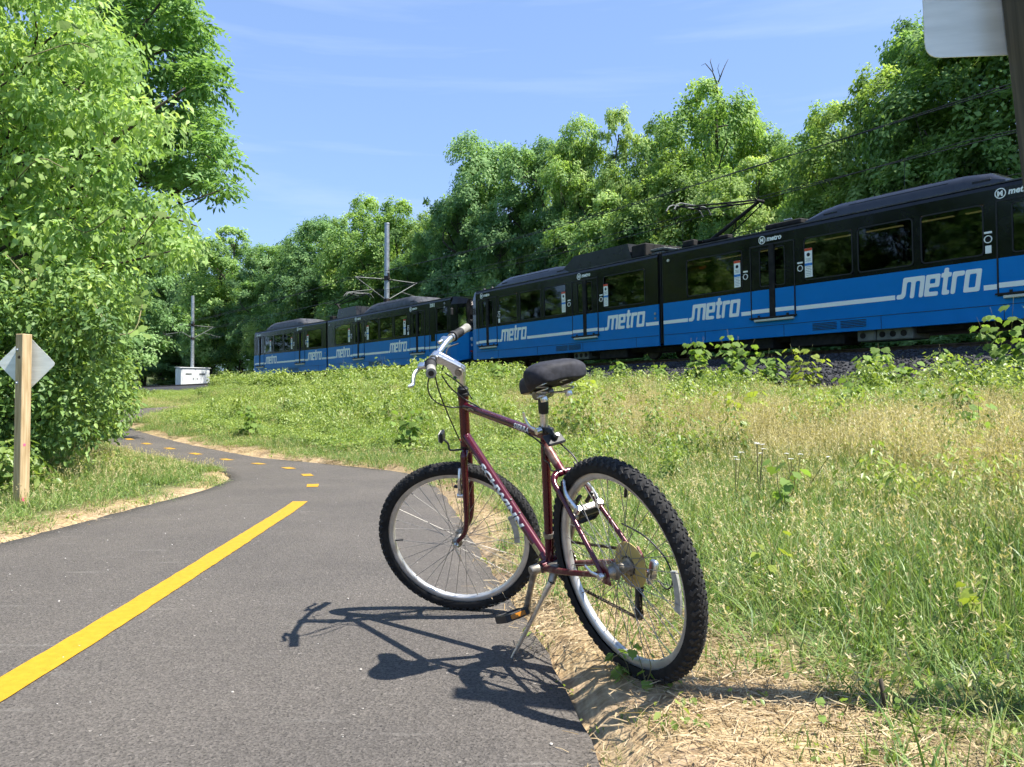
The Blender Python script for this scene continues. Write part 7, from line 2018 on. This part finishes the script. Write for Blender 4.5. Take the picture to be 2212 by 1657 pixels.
left = ~f.right & (f.a > .15) & (f.b > 1.0) & (f.q[:, 0] < 0) & (f.g > .35)
f.put('verge_grass', left & (f.a < 4.5), 'green', .30 + .5 * sstep(.1, 1.8, f.a), 'fresh green grass on the left verge', 'grass', grad=True)
f.put('verge_weeds', left & (f.a > 1.0) & (f.u > .35), 'weed', .35 + .45 * sstep(.8, 2.6, f.a), 'leafy weeds under the left bushes', 'weeds', grad=True)

# ballast stones on the shoulder towards the path
def stone(seed):
    r_ = np.random.default_rng(seed); bm = bmesh.new(); bmesh.ops.create_icosphere(bm, subdivisions=1, radius=.05)
    for v in bm.verts: v.co = Vector((v.co.x * r_.uniform(.6, 1.2), v.co.y * r_.uniform(.6, 1.1), v.co.z * r_.uniform(.5, .9)))
    me = bpy.data.meshes.new('stone'); bm.to_mesh(me); bm.free(); me.materials.append(M['ballast']); return bpy.data.objects.new('stone', me)
STN = [stone(s) for s in range(4)]
p_, d_ = arc_points(CENT, .05); r_ = np.random.default_rng(77)
kk = (p_[:, 0] > -2) & (p_[:, 0] < 20) & (p_[:, 1] > 10); p_, d_ = p_[kk], d_[kk]
NS = 16000
idx = r_.integers(0, len(p_), NS); lat = -7.3 + 4.6 * r_.random(NS) ** 1.3
zz = RAIL_Z + np.interp(lat, [-8.0, -6.9, -5.6, -4.7, -3.9, -2], [-1.6, -1.18, -.72, -.42, -.22, -.17])
qq = p_[idx] + np.stack([d_[idx, 1], -d_[idx, 0]], -1) * lat[:, None]
scatter('ballast_stones', qq, zz + .01, None, r_.uniform(.6, 1.4, NS), 'loose dark crushed stones on the shoulder of the track', 'gravel', tilt=1.5, tpl=STN)

# pale chips and grit lying on the asphalt
r_ = np.random.default_rng(88); gq = np.stack([r_.uniform(-3.0, .3, 110), 1.6 + 9 * r_.random(110) ** 1.6], -1); gz, ga, _, _, garc = terrain(gq, True)
gk = ga < -.05; M['chip'] = noise_mat('pale_chip', (.30, .28, .25), (.55, .52, .47), scale=30, rough=.9)
def chip(seed):
    o = stone(seed); o.data.materials.clear(); o.data.materials.append(M['chip']); return o
scatter('path_grit', gq[gk], path_z(garc[gk]) + .002, None, r_.uniform(.03, .11, gk.sum()), 'pale chips and grit scattered on the asphalt', 'gravel', tilt=.4, tpl=[chip(s) for s in (21, 22, 23)])

# small things in the foreground
def yarrow(px, py, h, label, seed):
    r_ = np.random.default_rng(seed); g = ground_at(px, py); r = empty('yarrow', g); mb = MB(); hd = MB()
    for s in range(4):
        tip = Vector((r_.normal() * .07, r_.normal() * .07, h * r_.uniform(.8, 1.05))); mb.tube([(0, 0, -.02), tip * .5 + Vector((0, .01, 0)), tip], .0022, 5)
        for k in range(14):
            a = r_.uniform(0, 6.28); rr = .017 * math.sqrt(r_.random()); hd.lathe([(.001, .003), (.003, .002), (.0035, 0), (.001, -.002)], tip + Vector((math.cos(a) * rr, math.sin(a) * rr, .004 - rr * .2)), (0, 0, 1), 6)
    mb.build('stem', M['stem'], r); hd.build('flower_head', M['petal'], r); tag(r, label, 'flower', 'white flowers on the bank')
M['petal'] = mat('white_petals', (.75, .73, .65), .7)
yarrow(1590, 1085, .34, 'white yarrow flower heads in the pale grass, leftmost', 1)
yarrow(1640, 1090, .40, 'white yarrow flower heads in the pale grass, tallest in the middle', 2)
yarrow(1720, 1095, .34, 'white yarrow flower heads in the pale grass, rightmost', 3)
def dry_stick():
    g = ground_at(1915, 1560); r = empty('dry_stick', g)
    MB().tube([(0, 0, -.03), (-.006, 0, .04), (-.012, .004, .085)], [.007, .006, .0055], 7).build('stick', M['bark'], r, smooth=True)
    tag(r, 'short brown broken stick standing in the straw', 'stick')
dry_stick()
